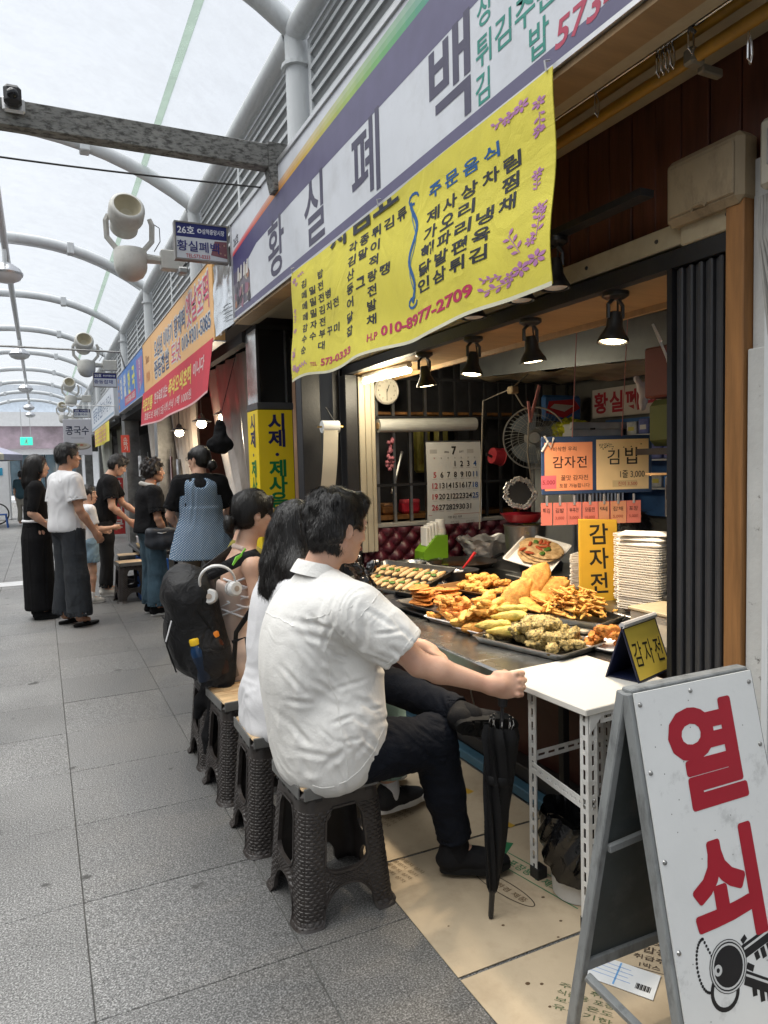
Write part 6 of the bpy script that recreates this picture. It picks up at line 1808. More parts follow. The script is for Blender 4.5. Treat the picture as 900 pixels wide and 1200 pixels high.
# strip of salmon price cards clipped below
cw = [.062,.075,.078,.085,.062,.088,.078]; x = .0
labs = ('튀김','김밥 3,000','부추전 5,000','모듬전 10,000','떡','잡채 5,000','포장 5,000')
for k,w in enumerate(cw):
	o = Mb @ Vector((x - .01,-.155,.012 + .004 * (k % 2)))
	ct_ = thing('price_card','salmon price card number %s from the left in the row clipped under the menu board' % ('one','two','three','four','five','six','seven')[k],'price card',o,0,'price cards under the menu board')
	Mo = Mb.copy(); Mo.translation = o
	MB().box((0,0,-.002),(w - .004,.115,0),Mo).obj('card',mat('salmon_card',(.58,.17,.13),.6,var=.12) if k == 0 else bpy.data.materials['salmon_card'],ct_)
	pr = Print(o,ux,upv)
	if k in (4,5): pr.rect(.002,.002,w - .006,.112,(.58,.27,.15),.001)
	pr.text(labs[k].split()[0],w * .45,.075,.026,OB,.004,lift=.003,wid=w * .6)
	if ' ' in labs[k]: pr.text(labs[k].split()[1],w * .45,.035,.02,(.25,.03,.02),.004,lift=.003,wid=w * .6)
	pr.obj('lettering',ct_)
	MB().box((w * .4,.10,-.004),(w * .4 + .012,.15,.004),Mo,.002).obj('clip',M_alu,ct_)
	x += w
# red and white shop name board on the back wall, blue shelves beneath
t = thing('name_board','white board with red letters 황실폐백 high on the back wall','sign',(4.03,4.1,1.84))
MB().box((4.01,3.76,1.845),(4.045,4.46,2.07),bev=.003).obj('board_face',mat('dull_white_board',(.42,.38,.35),.5,dirt=.3),t)
pr = Print((4.01,4.46,1.845),(0,-1,0),(0,0,1))
for i,ch in enumerate('황실폐백'): pr.text(ch,.10 + i * .165,.115,.17,(.30,.012,.03),.03)
pr.obj('lettering',t)
t = thing('drinks_shelf','blue lit shelf of packets along the back wall at the right','shelf',(3.95,3.75,1.2))
MB().box((4.0,3.50,1.1),(4.04,4.3,1.82)).obj('back_panel',mat('blue_panel',(.035,.10,.26),.4,var=.3),t)
for z in (1.3,1.5,1.68): MB().box((3.86,3.50,z),(3.999,4.0,z + .012)).obj('shelf_board',mat('pale_shelf',(.4,.42,.45),.4) if z < 1.4 else bpy.data.materials['pale_shelf'],t)
for k in range(12):
	c = Vector((3.90,3.54 + (k % 4) * .115,(1.313,1.513,1.693)[k // 4])); w,h = .095,rnd.uniform(.08,.12)
	g = thing('snack_packet','small coloured packet on the blue shelf at the back','packet',c,0,'packets on the blue shelf')
	MB().box(c + Vector((0,0,0)),c + Vector((.05,w,h)),bev=.006).obj('body',mat('packet_%s' % 'abcdefghijkl'[k],rnd.choice([(.05,.16,.45),(.4,.42,.45),(.45,.10,.14),(.05,.25,.5),(.10,.12,.3)]),.35,var=.4,vs=18),g)
	MB().box(c + Vector((-.002,w * .2,h * .3)),c + Vector((.0,w * .8,h * .6))).obj('panel_print',mat('packet_print_%s' % 'abcdefghijkl'[k],rnd.choice([(.5,.5,.5),(.5,.1,.1),(.5,.45,.1)]),.4),g)
t = thing('steel_fridge','tall pale fridge panel and ribbed metal sheet behind the menu board','fridge',(3.7,3.9,.008))
MB().box((3.45,4.05,.008),(3.95,4.5,1.78),bev=.01).obj('cabinet',mat('pale_grey_enamel',(.40,.42,.43),.4,var=.1,dirt=.3),t)
m = MB()
for k in range(14): m.tube([(3.44 + k * .036,4.03,.9),(3.44 + k * .036,4.03,1.42)],.012,6)
m.obj('ribbed_sheet',mat('ribbed_zinc',(.45,.47,.50),.35,metal=.6),t)
MB().tube([(3.60,4.02,1.74),(3.60,3.98,1.74)],.008,6).obj('handle',M_black,t)
MB().box((3.43,4.02,1.74),(3.96,4.05,1.79),bev=.004).obj('top_trim',M_alu,t)
# dark grey machine on the right
t = thing('ticket_machine','dark grey upright machine with a slot behind the white table','machine',(2.55,2.33,.875))
M_mach = mat('charcoal_machine',(.03,.03,.03),.45,var=.15)
MB().box((2.50,2.10,.876),(2.80,2.36,.90),bev=.006).obj('base',M_mach,t)
MB().box((2.53,2.14,.901),(2.78,2.32,1.25),bev=.01).obj('column',M_mach,t)
MB().box((2.50,2.12,1.251),(2.80,2.33,1.44),bev=.012).obj('head',mat('grey_machine_head',(.045,.045,.046),.4,var=.15),t)
MB().box((2.494,2.15,1.33),(2.50,2.31,1.40),bev=.003).box((2.54,2.114,1.33),(2.72,2.12,1.40),bev=.003).obj('screen',mat('dark_screen',(.015,.015,.018),.15),t)
MB().lathe([(.012,0),(.01,.006),(0,.008)],10,Matrix.Translation((2.60,2.139,1.10)) @ Matrix.Rotation(math.pi / 2,4,'X')).obj('button',M_alu,t)
for k in range(3):
	tag(MB().tube([(2.36,2.27 + k * .012,1.446 + .003 * k),(2.68,2.24 + k * .02,1.446)],.004,6).obj('wooden_skewer',mat('skewer_wood',(.30,.18,.08),.6) if k == 0 else bpy.data.materials['skewer_wood']),'thin wooden skewer lying on top of the dark machine','skewer','skewers on the machine')
t = thing('blue_folder','blue folder edge beside the foam tray stack','folder',(2.68,2.45,.80)); MB().box((2.66,2.40,.80),(2.70,2.50,.96)).obj('cover',mat('blue_cover',(.02,.05,.25),.4),t)
c = P(812,440,'x',2.3)
# stacks of white foam trays
M_sty = mat('foam_tray_cream',(.80,.77,.71),.55,var=.04)

def foam_tray_mesh():
	pr_ = [(.055,.085,.0),(.075,.105,.022),(.082,.112,.024),(.082,.112,.020),(.058,.088,.003)]
	v,f = [],[]
	for a,b,z in pr_:
		r = .02
		for q,(sx,sy) in enumerate(((1,1),(-1,1),(-1,-1),(1,-1))):
			for k in range(3):
				an = q * math.pi / 2 + k * math.pi / 4; v.append((sx * (a - r) + r * math.cos(an),sy * (b - r) + r * math.sin(an),z))
	n = 12
	for i in range(len(pr_) - 1):
		for j in range(n): f.append((i * n + j,i * n + (j + 1) % n,(i + 1) * n + (j + 1) % n,(i + 1) * n + j))
	f.append(tuple(reversed(range(n)))); f.append(tuple(range(4 * n,5 * n)))
	return MB().add(v,f).mesh('foam_tray')

ftm = foam_tray_mesh(); ftm.materials.append(M_sty)
for (x,y,z,rz,n,gap,l,g) in ((2.70,3.0,.80,.5,20,.0095,'white foam tray in the low stack half hidden by the yellow board','foam trays in the low stack'),
									 (2.68,2.64,.80,.35,32,.0105,'white foam tray in the tall stack behind the yellow board','foam trays in the middle stack'),
									 (2.53,2.46,.80,.25,27,.0115,'white foam tray in the stack beside the dark machine','foam trays in the stack by the machine')):
	for k in range(n):
		o = bpy.data.objects.new('foam_tray',ftm); COL.objects.link(o)
		o.matrix_basis = TR((x + rnd.uniform(-.003,.003),y + rnd.uniform(-.003,.003),z + k * gap),rz + rnd.uniform(-.03,.03),rnd.uniform(-.01,.01),0)
		tag(o,(l if k < n - 1 else 'topmost ' + l),'tray',g)
t = thing('tray_platform','low steel shelf under the foam tray stacks','shelf',(2.5,2.8,.742)); MB().box((2.40,2.34,.742),(2.745,3.1,.797),bev=.004).obj('shelf_body',M_steel_d,t)
for k in range(3):
	o = bpy.data.objects.new('foam_tray',ftm); COL.objects.link(o); o.matrix_basis = TR((2.53,2.46,1.145 + k * .018),.2 + .15 * k,math.pi,.05 * k)
	tag(o,'upturned foam tray on the stack by the machine, %s of three' % ('lowest','middle','highest')[k],'tray','upturned foam trays')
# bits hanging from the ceiling
c = P(756,455,'y',2.9)
v_ = Vox((c.x - .12,c.y - .08,c.z - .16),(c.x + .12,c.y + .08,c.z + .1),.006)
v_.el(c,(.055,.03,.03),None,.02).rc(c,c + Vector((-.02,0,-.10)),.03,.02,.02).rc(c,c + Vector((.06,0,.04)),.015,.02,.02).rc(c + Vector((-.02,0,0)),c + Vector((-.06,0,.05)),.015,.018,.02)
V,F = v_.nets(); N = normals(V,F); V += N * (vnoise(V,40,1) * .006)[:,None]
tag(np_mesh('tied_cloth',V,F,mat('lilac_white_cloth',(.48,.46,.50),.7)),'white rag knotted to the ceiling wire inside the stall','rag')
m = MB(); a = P(560,425,'y',4.2)
m.tube([P(600,455,'y',4.0),P(612,475,'y',4.0),P(620,480,'y',4.0),P(618,530,'y',4.0),P(622,560,'y',4.0)],.006,5).tube([P(640,420,'y',4.2),P(600,455,'y',4.0),P(566,470,'y',4.2),P(562,620,'y',4.2)],.005,5)
tag(m.obj('power_cable',mat('cream_cord',(.22,.20,.17),.5)),'cream electric cord looping down beside the fan','cord')
t = thing('ceiling_junction','small cream junction box on the ceiling wire above the fan','box',P(601,458,'y',4.0)); MB().box((-.03,-.03,-.02),(.03,.03,.03),bev=.008).obj('box_body',M_box,t,world=False)
for k,(u0,v0,u1,v1) in enumerate(((632,452,622,490),(619,470,622,495))):
	tag(MB().tube([P(u0,v0,'y',3.8),P(u1,v1,'y',3.8)],.012,6,sq=.5).obj('pink_strap',mat('pink_ribbon',(.40,.17,.16),.6) if k == 0 else bpy.data.materials['pink_ribbon']),'pink plastic strap hanging by the fan, %s of the two' % ('longer' if k == 0 else 'shorter'),'strap','pink straps by the fan')
tag(MB().tube([P(775,400,'x',2.6),P(765,380,'x',2.62),P(782,420,'x',2.6),P(786,445,'x',2.6)],.006,6).obj('hanging_wire',M_white),'white cord hanging beside the extractor hood','cord')
t = thing('sack_stack','dark red carton and green sack stacked at the right end of the stall','cartons',P(786,460,'x',2.7))
c = t.location.copy(); MB().box(c + Vector((-.05,-.1,-.02)),c + Vector((.3,.12,.22)),bev=.01).obj('carton',mat('dark_red_carton',(.12,.03,.025),.6),t); MB().box(c + Vector((-.06,-.11,-.25)),c + Vector((.25,.1,-.03)),bev=.03).obj('sack',mat('olive_sack',(.07,.09,.03),.7),t)
t = thing('wall_shelf','high dark shelf carrying the carton at the right end','shelf',c); MB().box(c + Vector((-.08,-.14,-.29)),c + Vector((1.6,.14,-.26))).obj('board',M_black,t)

# ================================================================ people
def A(*p): return np.array(p,float)

def unit(v): v = np.asarray(v,float); return v / (np.linalg.norm(v) + 1e-9)

def frame(up,fwd):
	u = unit(up); f = unit(np.asarray(fwd,float) - u * np.dot(fwd,u)); l = np.cross(u,f)
	return f,l,u

def stand(x,y,face,h,lean=0.0,**over):
	"""joints of a standing figure of height h at (x, y), facing the bearing `face` (degrees, 0 = +x, counter-clockwise)"""
	k = h / 1.75; a = math.radians(face)
	f,l,u = A(math.cos(a),math.sin(a),0),A(-math.sin(a),math.cos(a),0),A(0,0,1)
	b = A(x,y,0)
	w = lambda F,L,U: b + f * F * k + l * L * k + u * U * k
	J = dict(k=k,f=f,l=l,pel=w(-.01,0,.95),neck=w(.0 + lean,0,1.46),head=w(.035 + lean * 1.2,0,1.625),hf=f.copy(),hu=u.copy())
	for s,n in ((1,'L'),(-1,'R')):
		J['sh' + n] = w(-.005 + lean,.175 * s,1.40); J['el' + n] = w(-.03 + lean,.225 * s,1.11); J['wr' + n] = w(.04 + lean * .6,.235 * s,.86)
		J['hip' + n] = w(0,.092 * s,.91); J['kn' + n] = w(.015,.10 * s,.49); J['an' + n] = w(-.02,.105 * s,.085); J['toe' + n] = w(.15,.125 * s,.03)
	for q,v in over.items():
		J[q] = np.asarray(v,float) if not np.isscalar(v) else v
	return J

def rel(J,F,L,U):
	"""point in the figure's own axes from the ground under its pelvis, unscaled metres"""
	b = J['pel'].copy(); b[2] = 0
	return b + J['f'] * F + J['l'] * L + A(0,0,1) * U

SKD = dict(sss=.12,spec=.4,bump=.12,bs=260,dirt=.4,ds=11,dlo=.48,dhi=.7)
M_skin = mat('skin',(.56,.335,.235),.5,var=.10,vs=7,dcol=(.48,.22,.15),**SKD)
M_skin2 = mat('skin_tanned',(.44,.24,.155),.5,var=.10,vs=7,dcol=(.36,.16,.10),**SKD)
M_hair = mat('black_hair',(.011,.0095,.0088),.40,var=.6,vs=80,spec=.5,bump=.6,bs=120,stretch=(1,1,.09))
M_eye = mat('eye_white',(.55,.53,.5),.25)
M_iris = mat('dark_iris',(.012,.008,.006),.15)
M_lip = mat('lip',(.36,.12,.10),.45)

def head_sdf(V,J,face=True):
	k = J.get('hk',J['k'] ** .5); f,l,u = frame(J['hu'],J['hf']); R = np.stack([f,l,u],1); c = J['head']
	W_ = lambda F,L,U: c + (f * F + l * L + u * U) * k
	V.el(W_(-.012,0,.028),A(.098,.077,.092) * k,R,.01)
	V.el(W_(.022,0,-.038),A(.070,.060,.078) * k,R,.03)
	V.el(W_(.060,0,-.088),A(.030,.030,.026) * k,R,.025)
	for s in (1,-1):
		V.rc(W_(.0,.054 * s,-.045),W_(.05,.025 * s,-.095),.022 * k,.016 * k,.025)
		V.el(W_(.055,.04 * s,-.018),A(.03,.026,.024) * k,R,.02)
	if face:
		V.rc(W_(.083,-.035,.03),W_(.083,.035,.03),.012 * k,.012 * k,.015)
		for s in (1,-1): V.el(W_(.094,.031 * s,.008),A(.016,.018,.012) * k,R,.012,'sub')
		for s in (1,-1): V.el(W_(.079,.031 * s,.008),A(.014,.017,.012) * k,R,.006)
		V.rc(W_(.088,0,.018),W_(.108,0,-.028),.007 * k,.012 * k,.010)
		for s in (1,-1): V.el(W_(.098,.011 * s,-.032),A(.012,.009,.008) * k,R,.006)
		V.el(W_(.088,0,-.058),A(.013,.023,.0075) * k,R,.006); V.el(W_(.086,0,-.071),A(.013,.020,.008) * k,R,.006)
		V.rc(W_(.102,-.02,-.0645),W_(.102,.02,-.0645),.0025,.0025,.004,'sub')
	for s in (1,-1):
		a = math.radians(20)
		ax1 = unit(f * math.cos(a) + l * s * -math.sin(a) * .0 + u * math.sin(a) * -.3); Rr = np.stack([unit(f),unit(l * math.cos(.35) - f * s * math.sin(.35)),u],1)
		V.el(W_(-.012,.079 * s,-.006),A(.019,.009,.031) * k,Rr,.006)
		V.el(W_(-.006,.089 * s,-.004),A(.009,.006,.016) * k,Rr,.004,'sub')
	V.chain([W_(-.022,0,-.05),J['neck'] + (J['head'] - J['neck']) * .25,J['neck'] - u * .03],[A(.052)[0] * k * J.get('nk',1),.053 * k * J.get('nk',1),.066 * k * J.get('nk',1)],.03)

def torso_chain(J):
	"""centres, radii (fwd, side, up) and frames of the trunk ellipsoids"""
	k = J['k']; up = J['neck'] - J['pel']; L = np.linalg.norm(up); u = up / L
	lf = unit(J['shL'] - J['shR']); lh = unit(J['hipL'] - J['hipR'])
	bend = J.get('bend',0.0); wd = J.get('wd',1.0); dp = J.get('dp',1.0)
	out = []
	for t,rf,rs,ru in ((.0,.112,.160,.115),(.22,.108,.142,.13),(.42,.105,.138,.13),(.64,.112,.158,.15),(.82,.098,.165,.11)):
		l = unit(lh * (1 - t) + lf * t); f = unit(np.cross(l,u)); uu = np.cross(f,l)
		c = J['pel'] + up * t - f * bend * math.sin(math.pi * t) * k
		out.append((c,A(rf * dp,rs * wd,ru) * k,np.stack([f,l,uu],1)))
	return out

def hand_sdf(V,J,s,k):
	"""relaxed or gripping hand: palm, four unequal bent fingers and a thumb from the side of the palm"""
	wr,el = J['wr' + s],J['el' + s]
	d = unit(J.get('hd' + s,wr - el)); pn = np.asarray(J.get('hp' + s,-J['l'] if s == 'L' else J['l']),float); pn = unit(pn - d * np.dot(pn,d)); side = np.cross(d,pn)
	th = J.get('ht' + s,None)
	if th is not None: side = side * (1 if np.dot(side,th) > 0 else -1)
	elif np.dot(side,J['f']) < 0: side = -side
	curl = J.get('hc' + s,.45)
	R = np.stack([d,side,pn],1)
	pc = wr + d * .048 * k
	V.el(pc,A(.055,.042,.017) * k,R,.015); V.rc(wr,wr + d * .03 * k,.026 * k,.028 * k,.015)
	for i,(off,ln) in enumerate(((.031,.072),(.0105,.080),(-.0105,.075),(-.030,.058))):
		p = wr + (d * (.088 - .004 * abs(i - 1.2)) + side * off) * k
		a = 0; pts = [p]; rs = [.0105 * k]
		for j,fr in enumerate((.45,.32,.23)):
			a += curl * (J['hcf'] if s == 'R' and 'hcf' in J else (.9,1.25,.9))[j] * (1 + .08 * i)
			p = p + (d * math.cos(a) + pn * math.sin(a)) * ln * fr * k; pts.append(p); rs.append((.0098,.009,.0078)[j] * k)
		V.chain(pts,rs,.003)
	if curl > 1:
		for i in range(4): V.el(wr + (d * (.086 - .004 * abs(i - 1.2)) + side * (.031,.0105,-.0105,-.030)[i] - pn * .0085) * k,A(.010,.0085,.008) * k,R,.004)
	p0 = wr + (d * .022 + side * .030 + pn * .004) * k; p1 = p0 + (d * .036 + side * (.024 - .018 * curl) + pn * (.012 + .012 * curl)) * k; p2 = p1 + (d * (.032 - .012 * curl) + side * (.004 - .03 * curl) + pn * (.006 + .012 * curl)) * k
	V.chain([p0,p1,p2],[.014 * k,.0115 * k,.009 * k],.008)

def body(J,h,skin,name='person',parent=None):
	pts = [J[q] for q in J if isinstance(J[q],np.ndarray) and q[:2] not in ('hf','hu','hd','hp','ht') and q not in ('f','l')]
	lo = np.min(pts,0) - .17; hi = np.max(pts,0) + .17; lo[2] = max(lo[2],-.03)
	V = Vox(lo,hi,h); k = J['k']
	for c,r,R in torso_chain(J): V.el(c,r * .93,R,.05)
	for s in ('L','R'):
		V.rc(J['neck'] - unit(J['neck'] - J['pel']) * .025,J['sh' + s],.05 * k,.055 * k,.03)
		V.chain([J['sh' + s],J['sh' + s] * .4 + J['el' + s] * .6,J['el' + s]],[.053 * k,.047 * k,.039 * k],.03)
		m = J['el' + s] * .72 + J['wr' + s] * .28
		V.chain([J['el' + s],m,J['wr' + s]],[.038 * k,.041 * k,.026 * k],.02)
		V.chain([J['hip' + s],J['hip' + s] * .5 + J['kn' + s] * .5,J['kn' + s]],[.088 * k,.075 * k,.056 * k],.03)
		m = J['kn' + s] * .7 + J['an' + s] * .3
		bk_ = unit(np.cross(J['l'],J['kn' + s] - J['an' + s]))
		V.chain([J['kn' + s],m - bk_ * 0,J['an' + s]],[.053 * k,.054 * k,.036 * k],.02)
		V.rc(J['an' + s],J['an' + s] * .45 + J['toe' + s] * .55,.034 * k,.026 * k,.02)
		hand_sdf(V,J,s,k * J.get('handk',1))
	head_sdf(V,J)
	P_,F = V.nets()
	return np_mesh('body',P_,F,skin,parent)

def face_bits(J,parent,glasses=False,brows=True):
	k = J.get('hk',J['k'] ** .5); f,l,u = frame(J['hu'],J['hf']); c = J['head']
	W_ = lambda F,L,U: Vector(c + (f * F + l * L + u * U) * k)
	Rm = Matrix((Vector(l),Vector(u),Vector(f))).transposed().to_4x4()
	for s in (1,-1):
		Q = Rm.copy(); Q.translation = W_(.0862,.031 * s,.007)
		e = MB().lathe([(0,-.004),(.0125 * k,-.002),(.010 * k,.0045),(0,.0068)],12,Q @ Matrix.Scale(.62,4,(0,1,0))).obj('eye',M_eye,parent,smooth=True)
		MB().lathe([(.0058 * k,.0058),(.004 * k,.0078),(0,.0082)],10,Q @ Matrix.Scale(.8,4,(0,1,0))).obj('iris',M_iris,e,smooth=True)
		m = MB(); m.tube([W_(.097,.013 * s,.030),W_(.0965,.03 * s,.036),W_(.088,.05 * s,.030)],[.002 * k,.0032 * k,.0015 * k],5); m.tube([W_(.0965,.018 * s,.012),W_(.0965,.031 * s,.0165),W_(.088,.046 * s,.010)],.0014 * k,4)
		m.obj('eyebrow',M_hair,parent)
	m = MB(); m.tube([W_(.0985,-.019,-.0635),W_(.1015,-.007,-.061),W_(.1015,.007,-.061),W_(.0985,.019,-.0635)],[.002,.005,.005,.002],6,sq=.8); m.tube([W_(.098,-.017,-.067),W_(.1,0,-.0705),W_(.098,.017,-.067)],[.002,.0055,.002],6); m.obj('lips',M_lip,parent,smooth=True)
	if glasses:
		m = MB()
		for s in (1,-1):
			m.tube([W_(.108,.033 * s + .021 * math.cos(a * .524),.006 + .017 * math.sin(a * .524)) for a in range(13)],.0016,5)
			m.tube([W_(.106,.053 * s,.012),W_(.05,.078 * s,.012),W_(-.012,.083 * s,.01)],.0016,5)
		m.tube([W_(.110,-.012,.01),W_(.113,0,.013),W_(.110,.012,.01)],.0014,5)
		m.obj('glasses',M_black,parent)

def garment(name,J,h,m,parent,prims,cuts=(),wr=0.004,wf=16,carve=(),lo=None,hi=None,aniso=(1,1,.5),seed=1,smooth=2,creases=(),side=()):
	"""cloth over the body: `prims` fills a Vox, cuts trim it at hems, carve hollows the openings, noise makes the folds"""
	V = Vox(lo,hi,h)
	prims(V)
	for p,n,*win in cuts:
		if win: V.cut(p,n,np.asarray(win[0]),np.asarray(win[1]))
		else: V.cut(p,n)
	for a,b,ra,rb in carve: V.rc(a,b,ra,rb,0,'sub')
	P_,F = V.nets(smooth)
	N = normals(P_,F)
	Q = P_ * np.array(aniso)
	n1 = 1 - np.abs(vnoise(Q + .35 * vnoise(Q,5,seed + 9)[:,None],wf,seed)) * 2; n2 = vnoise(Q,wf * 2.1,seed + 4); n3 = vnoise(P_,5,seed + 2)
	d = wr * (n1 * (.6 + .5 * n3) + .45 * n2)
	for a,b,amp,w in creases:
		a,b = np.asarray(a,float),np.asarray(b,float); ba = b - a; t = np.clip(((P_ - a) @ ba) / (ba @ ba),0,1)
		dist = np.linalg.norm(P_ - a - t[:,None] * ba,axis=1); d = d + amp * np.cos(np.clip(dist / w,0,2.2) * 1.6) * np.exp(-(dist / w) ** 2) * np.sin(math.pi * np.clip(t,.05,.95))
	for (x0,z0),(x1,z1),amp,w in side:              # folds drawn on the side that faces -y
		ba = A(x1 - x0,z1 - z0); q = P_[:,[0,2]] - A(x0,z0); t = np.clip(q @ ba / (ba @ ba),0,1); dist = np.linalg.norm(q - t[:,None] * ba,axis=1) / w
		d = d + amp * (np.exp(-dist ** 2) - .5 * np.exp(-(dist - 1.7) ** 2)) * np.sin(math.pi * np.clip(t,.03,.97)) * np.clip(-N[:,1] * 1.6,0,1)
	P_ = P_ + N * d[:,None]
	return np_mesh(name,P_,F,m,parent)

def bounds(J,keys,pad=.16):
	p = [J[q] for q in keys]; return np.min(p,0) - pad,np.max(p,0) + pad

def top_prims(J,ex,sleeve,V,loose=1.0,low=None,sl_r=None):
	k = J['k']
	for i,(c,r,R) in enumerate(torso_chain(J)): V.el(c,r * .95 + A(ex,ex * .9,0) * loose + (A(.012,.012,0) * loose if i < 3 else 0),R,.06)
	if low is not None: V.chain(*low,.05)
	for s in ('L','R'):
		V.rc(J['neck'] - unit(J['neck'] - J['pel']) * .03,J['sh' + s],(.052 + ex) * k,(.054 + ex) * k,.03)
		e = J['sh' + s] + (J['el' + s] - J['sh' + s]) * sleeve
		V.rc(J['sh' + s],e,(.055 + ex) * k,(sl_r or .060 + ex) * k,.03,cap=True,inner=.009)

def leg_prims(J,V,ex,cuff,hip=True,knee=.0,legs='LR',end=.05):
	k = J['k']
	if hip:
		for c,r,R in torso_chain(J)[:2]: V.el(c,r * .95 + A(ex,ex,0) * .8,R,.05)
	for s in legs:
		V.chain([J['hip' + s],(J['hip' + s] + J['kn' + s]) / 2,J['kn' + s]],[(.092 + ex) * k,(.080 + ex) * k,(.060 + ex + knee) * k],.035)
		V.rc(J['kn' + s],J['an' + s] + (J['kn' + s] - J['an' + s]) * end,(.060 + ex + knee) * k,cuff * k,.02,cap=True,inner=.008)

def shoe(J,s,m_up,m_sole,parent,h=.006,hgt=.0,kind='trainer'):
	k = J['k']; an,toe = J['an' + s],J['toe' + s]; up = np.asarray(J.get('fu' + s,A(0,0,1)),float)
	d = toe - an; d = unit(d - up * np.dot(d,up)); l = np.cross(up,d); R = np.stack([d,l,up],1)
	base = an - up * (J.get('ah',.085) * k)
	W_ = lambda F,L,U: base + (d * F + l * L + up * U) * k
	pts = [W_(-.07,0,0),W_(.22,0,.1)]
	lo = np.min(pts + [W_(-.07,.06,0),W_(.22,-.06,0),W_(.22,.06,0),W_(-.07,-.06,0),W_(0,0,.14)],0) - .03; hi = np.max(pts + [W_(-.07,.06,0),W_(.22,-.06,0),W_(.22,.06,0),W_(-.07,-.06,0),W_(0,0,.14)],0) + .03
	V = Vox(lo,hi,h)
	if kind == 'sandal':
		V.rc(W_(.07,-.045,.03),W_(.07,.045,.03),.016 * k,.016 * k,.01); V.rc(W_(.05,-.045,.03),W_(.09,.04,.05),.012 * k,.012 * k,.01)
	else:
		V.el(W_(.02,0,.05),A(.10,.042,.045) * k,R,.01); V.el(W_(.12,0,.035),A(.075,.045,.032) * k,R,.04)
		V.rc(W_(-.03,0,.05),W_(-.025,0,.095 + hgt),.042 * k,.040 * k,.02); V.rc(W_(.01,0,.07),W_(.0,0,.09 + hgt),.038 * k,.036 * k,.02)
	V.cut(W_(0,0,.012),-up)
	P_,F = V.nets(1); N = normals(P_,F); P_ = P_ + N * (vnoise(P_,45,3) * .0015)[:,None]
	o = np_mesh('shoe',P_,F,m_up,parent)
	Q = Matrix((Vector(d),Vector(l),Vector(up))).transposed().to_4x4(); Q.translation = Vector(W_(0,0,0))
	n = 26; m = MB(); prof = []
	for i in range(n):
		a = 2 * math.pi * i / n; x = .065 + .132 * math.cos(a); w = (.044 if x > .06 else .038) * (1 + .12 * math.exp(-((x - .13) / .05) ** 2)); prof.append((x * k,w * math.copysign(abs(math.sin(a)) ** .7,math.sin(a)) * k))
	v = [(x,y,.003 * k + (.012 * max(0,(x / k - .13) / .07) if x / k > .13 else 0) * k) for x,y in prof] + [(x * 1.0,y * 1.06,.018 * k) for x,y in prof] + [(x,y,.030 * k) for x,y in prof]
	f = [tuple(reversed(range(n))),tuple(range(2 * n,3 * n))] + [(j * n + i,j * n + (i + 1) % n,(j + 1) * n + (i + 1) % n,(j + 1) * n + i) for j in range(2) for i in range(n)]
	m.add(v,f,Q).obj('sole',m_sole,o,smooth=True)
	return o

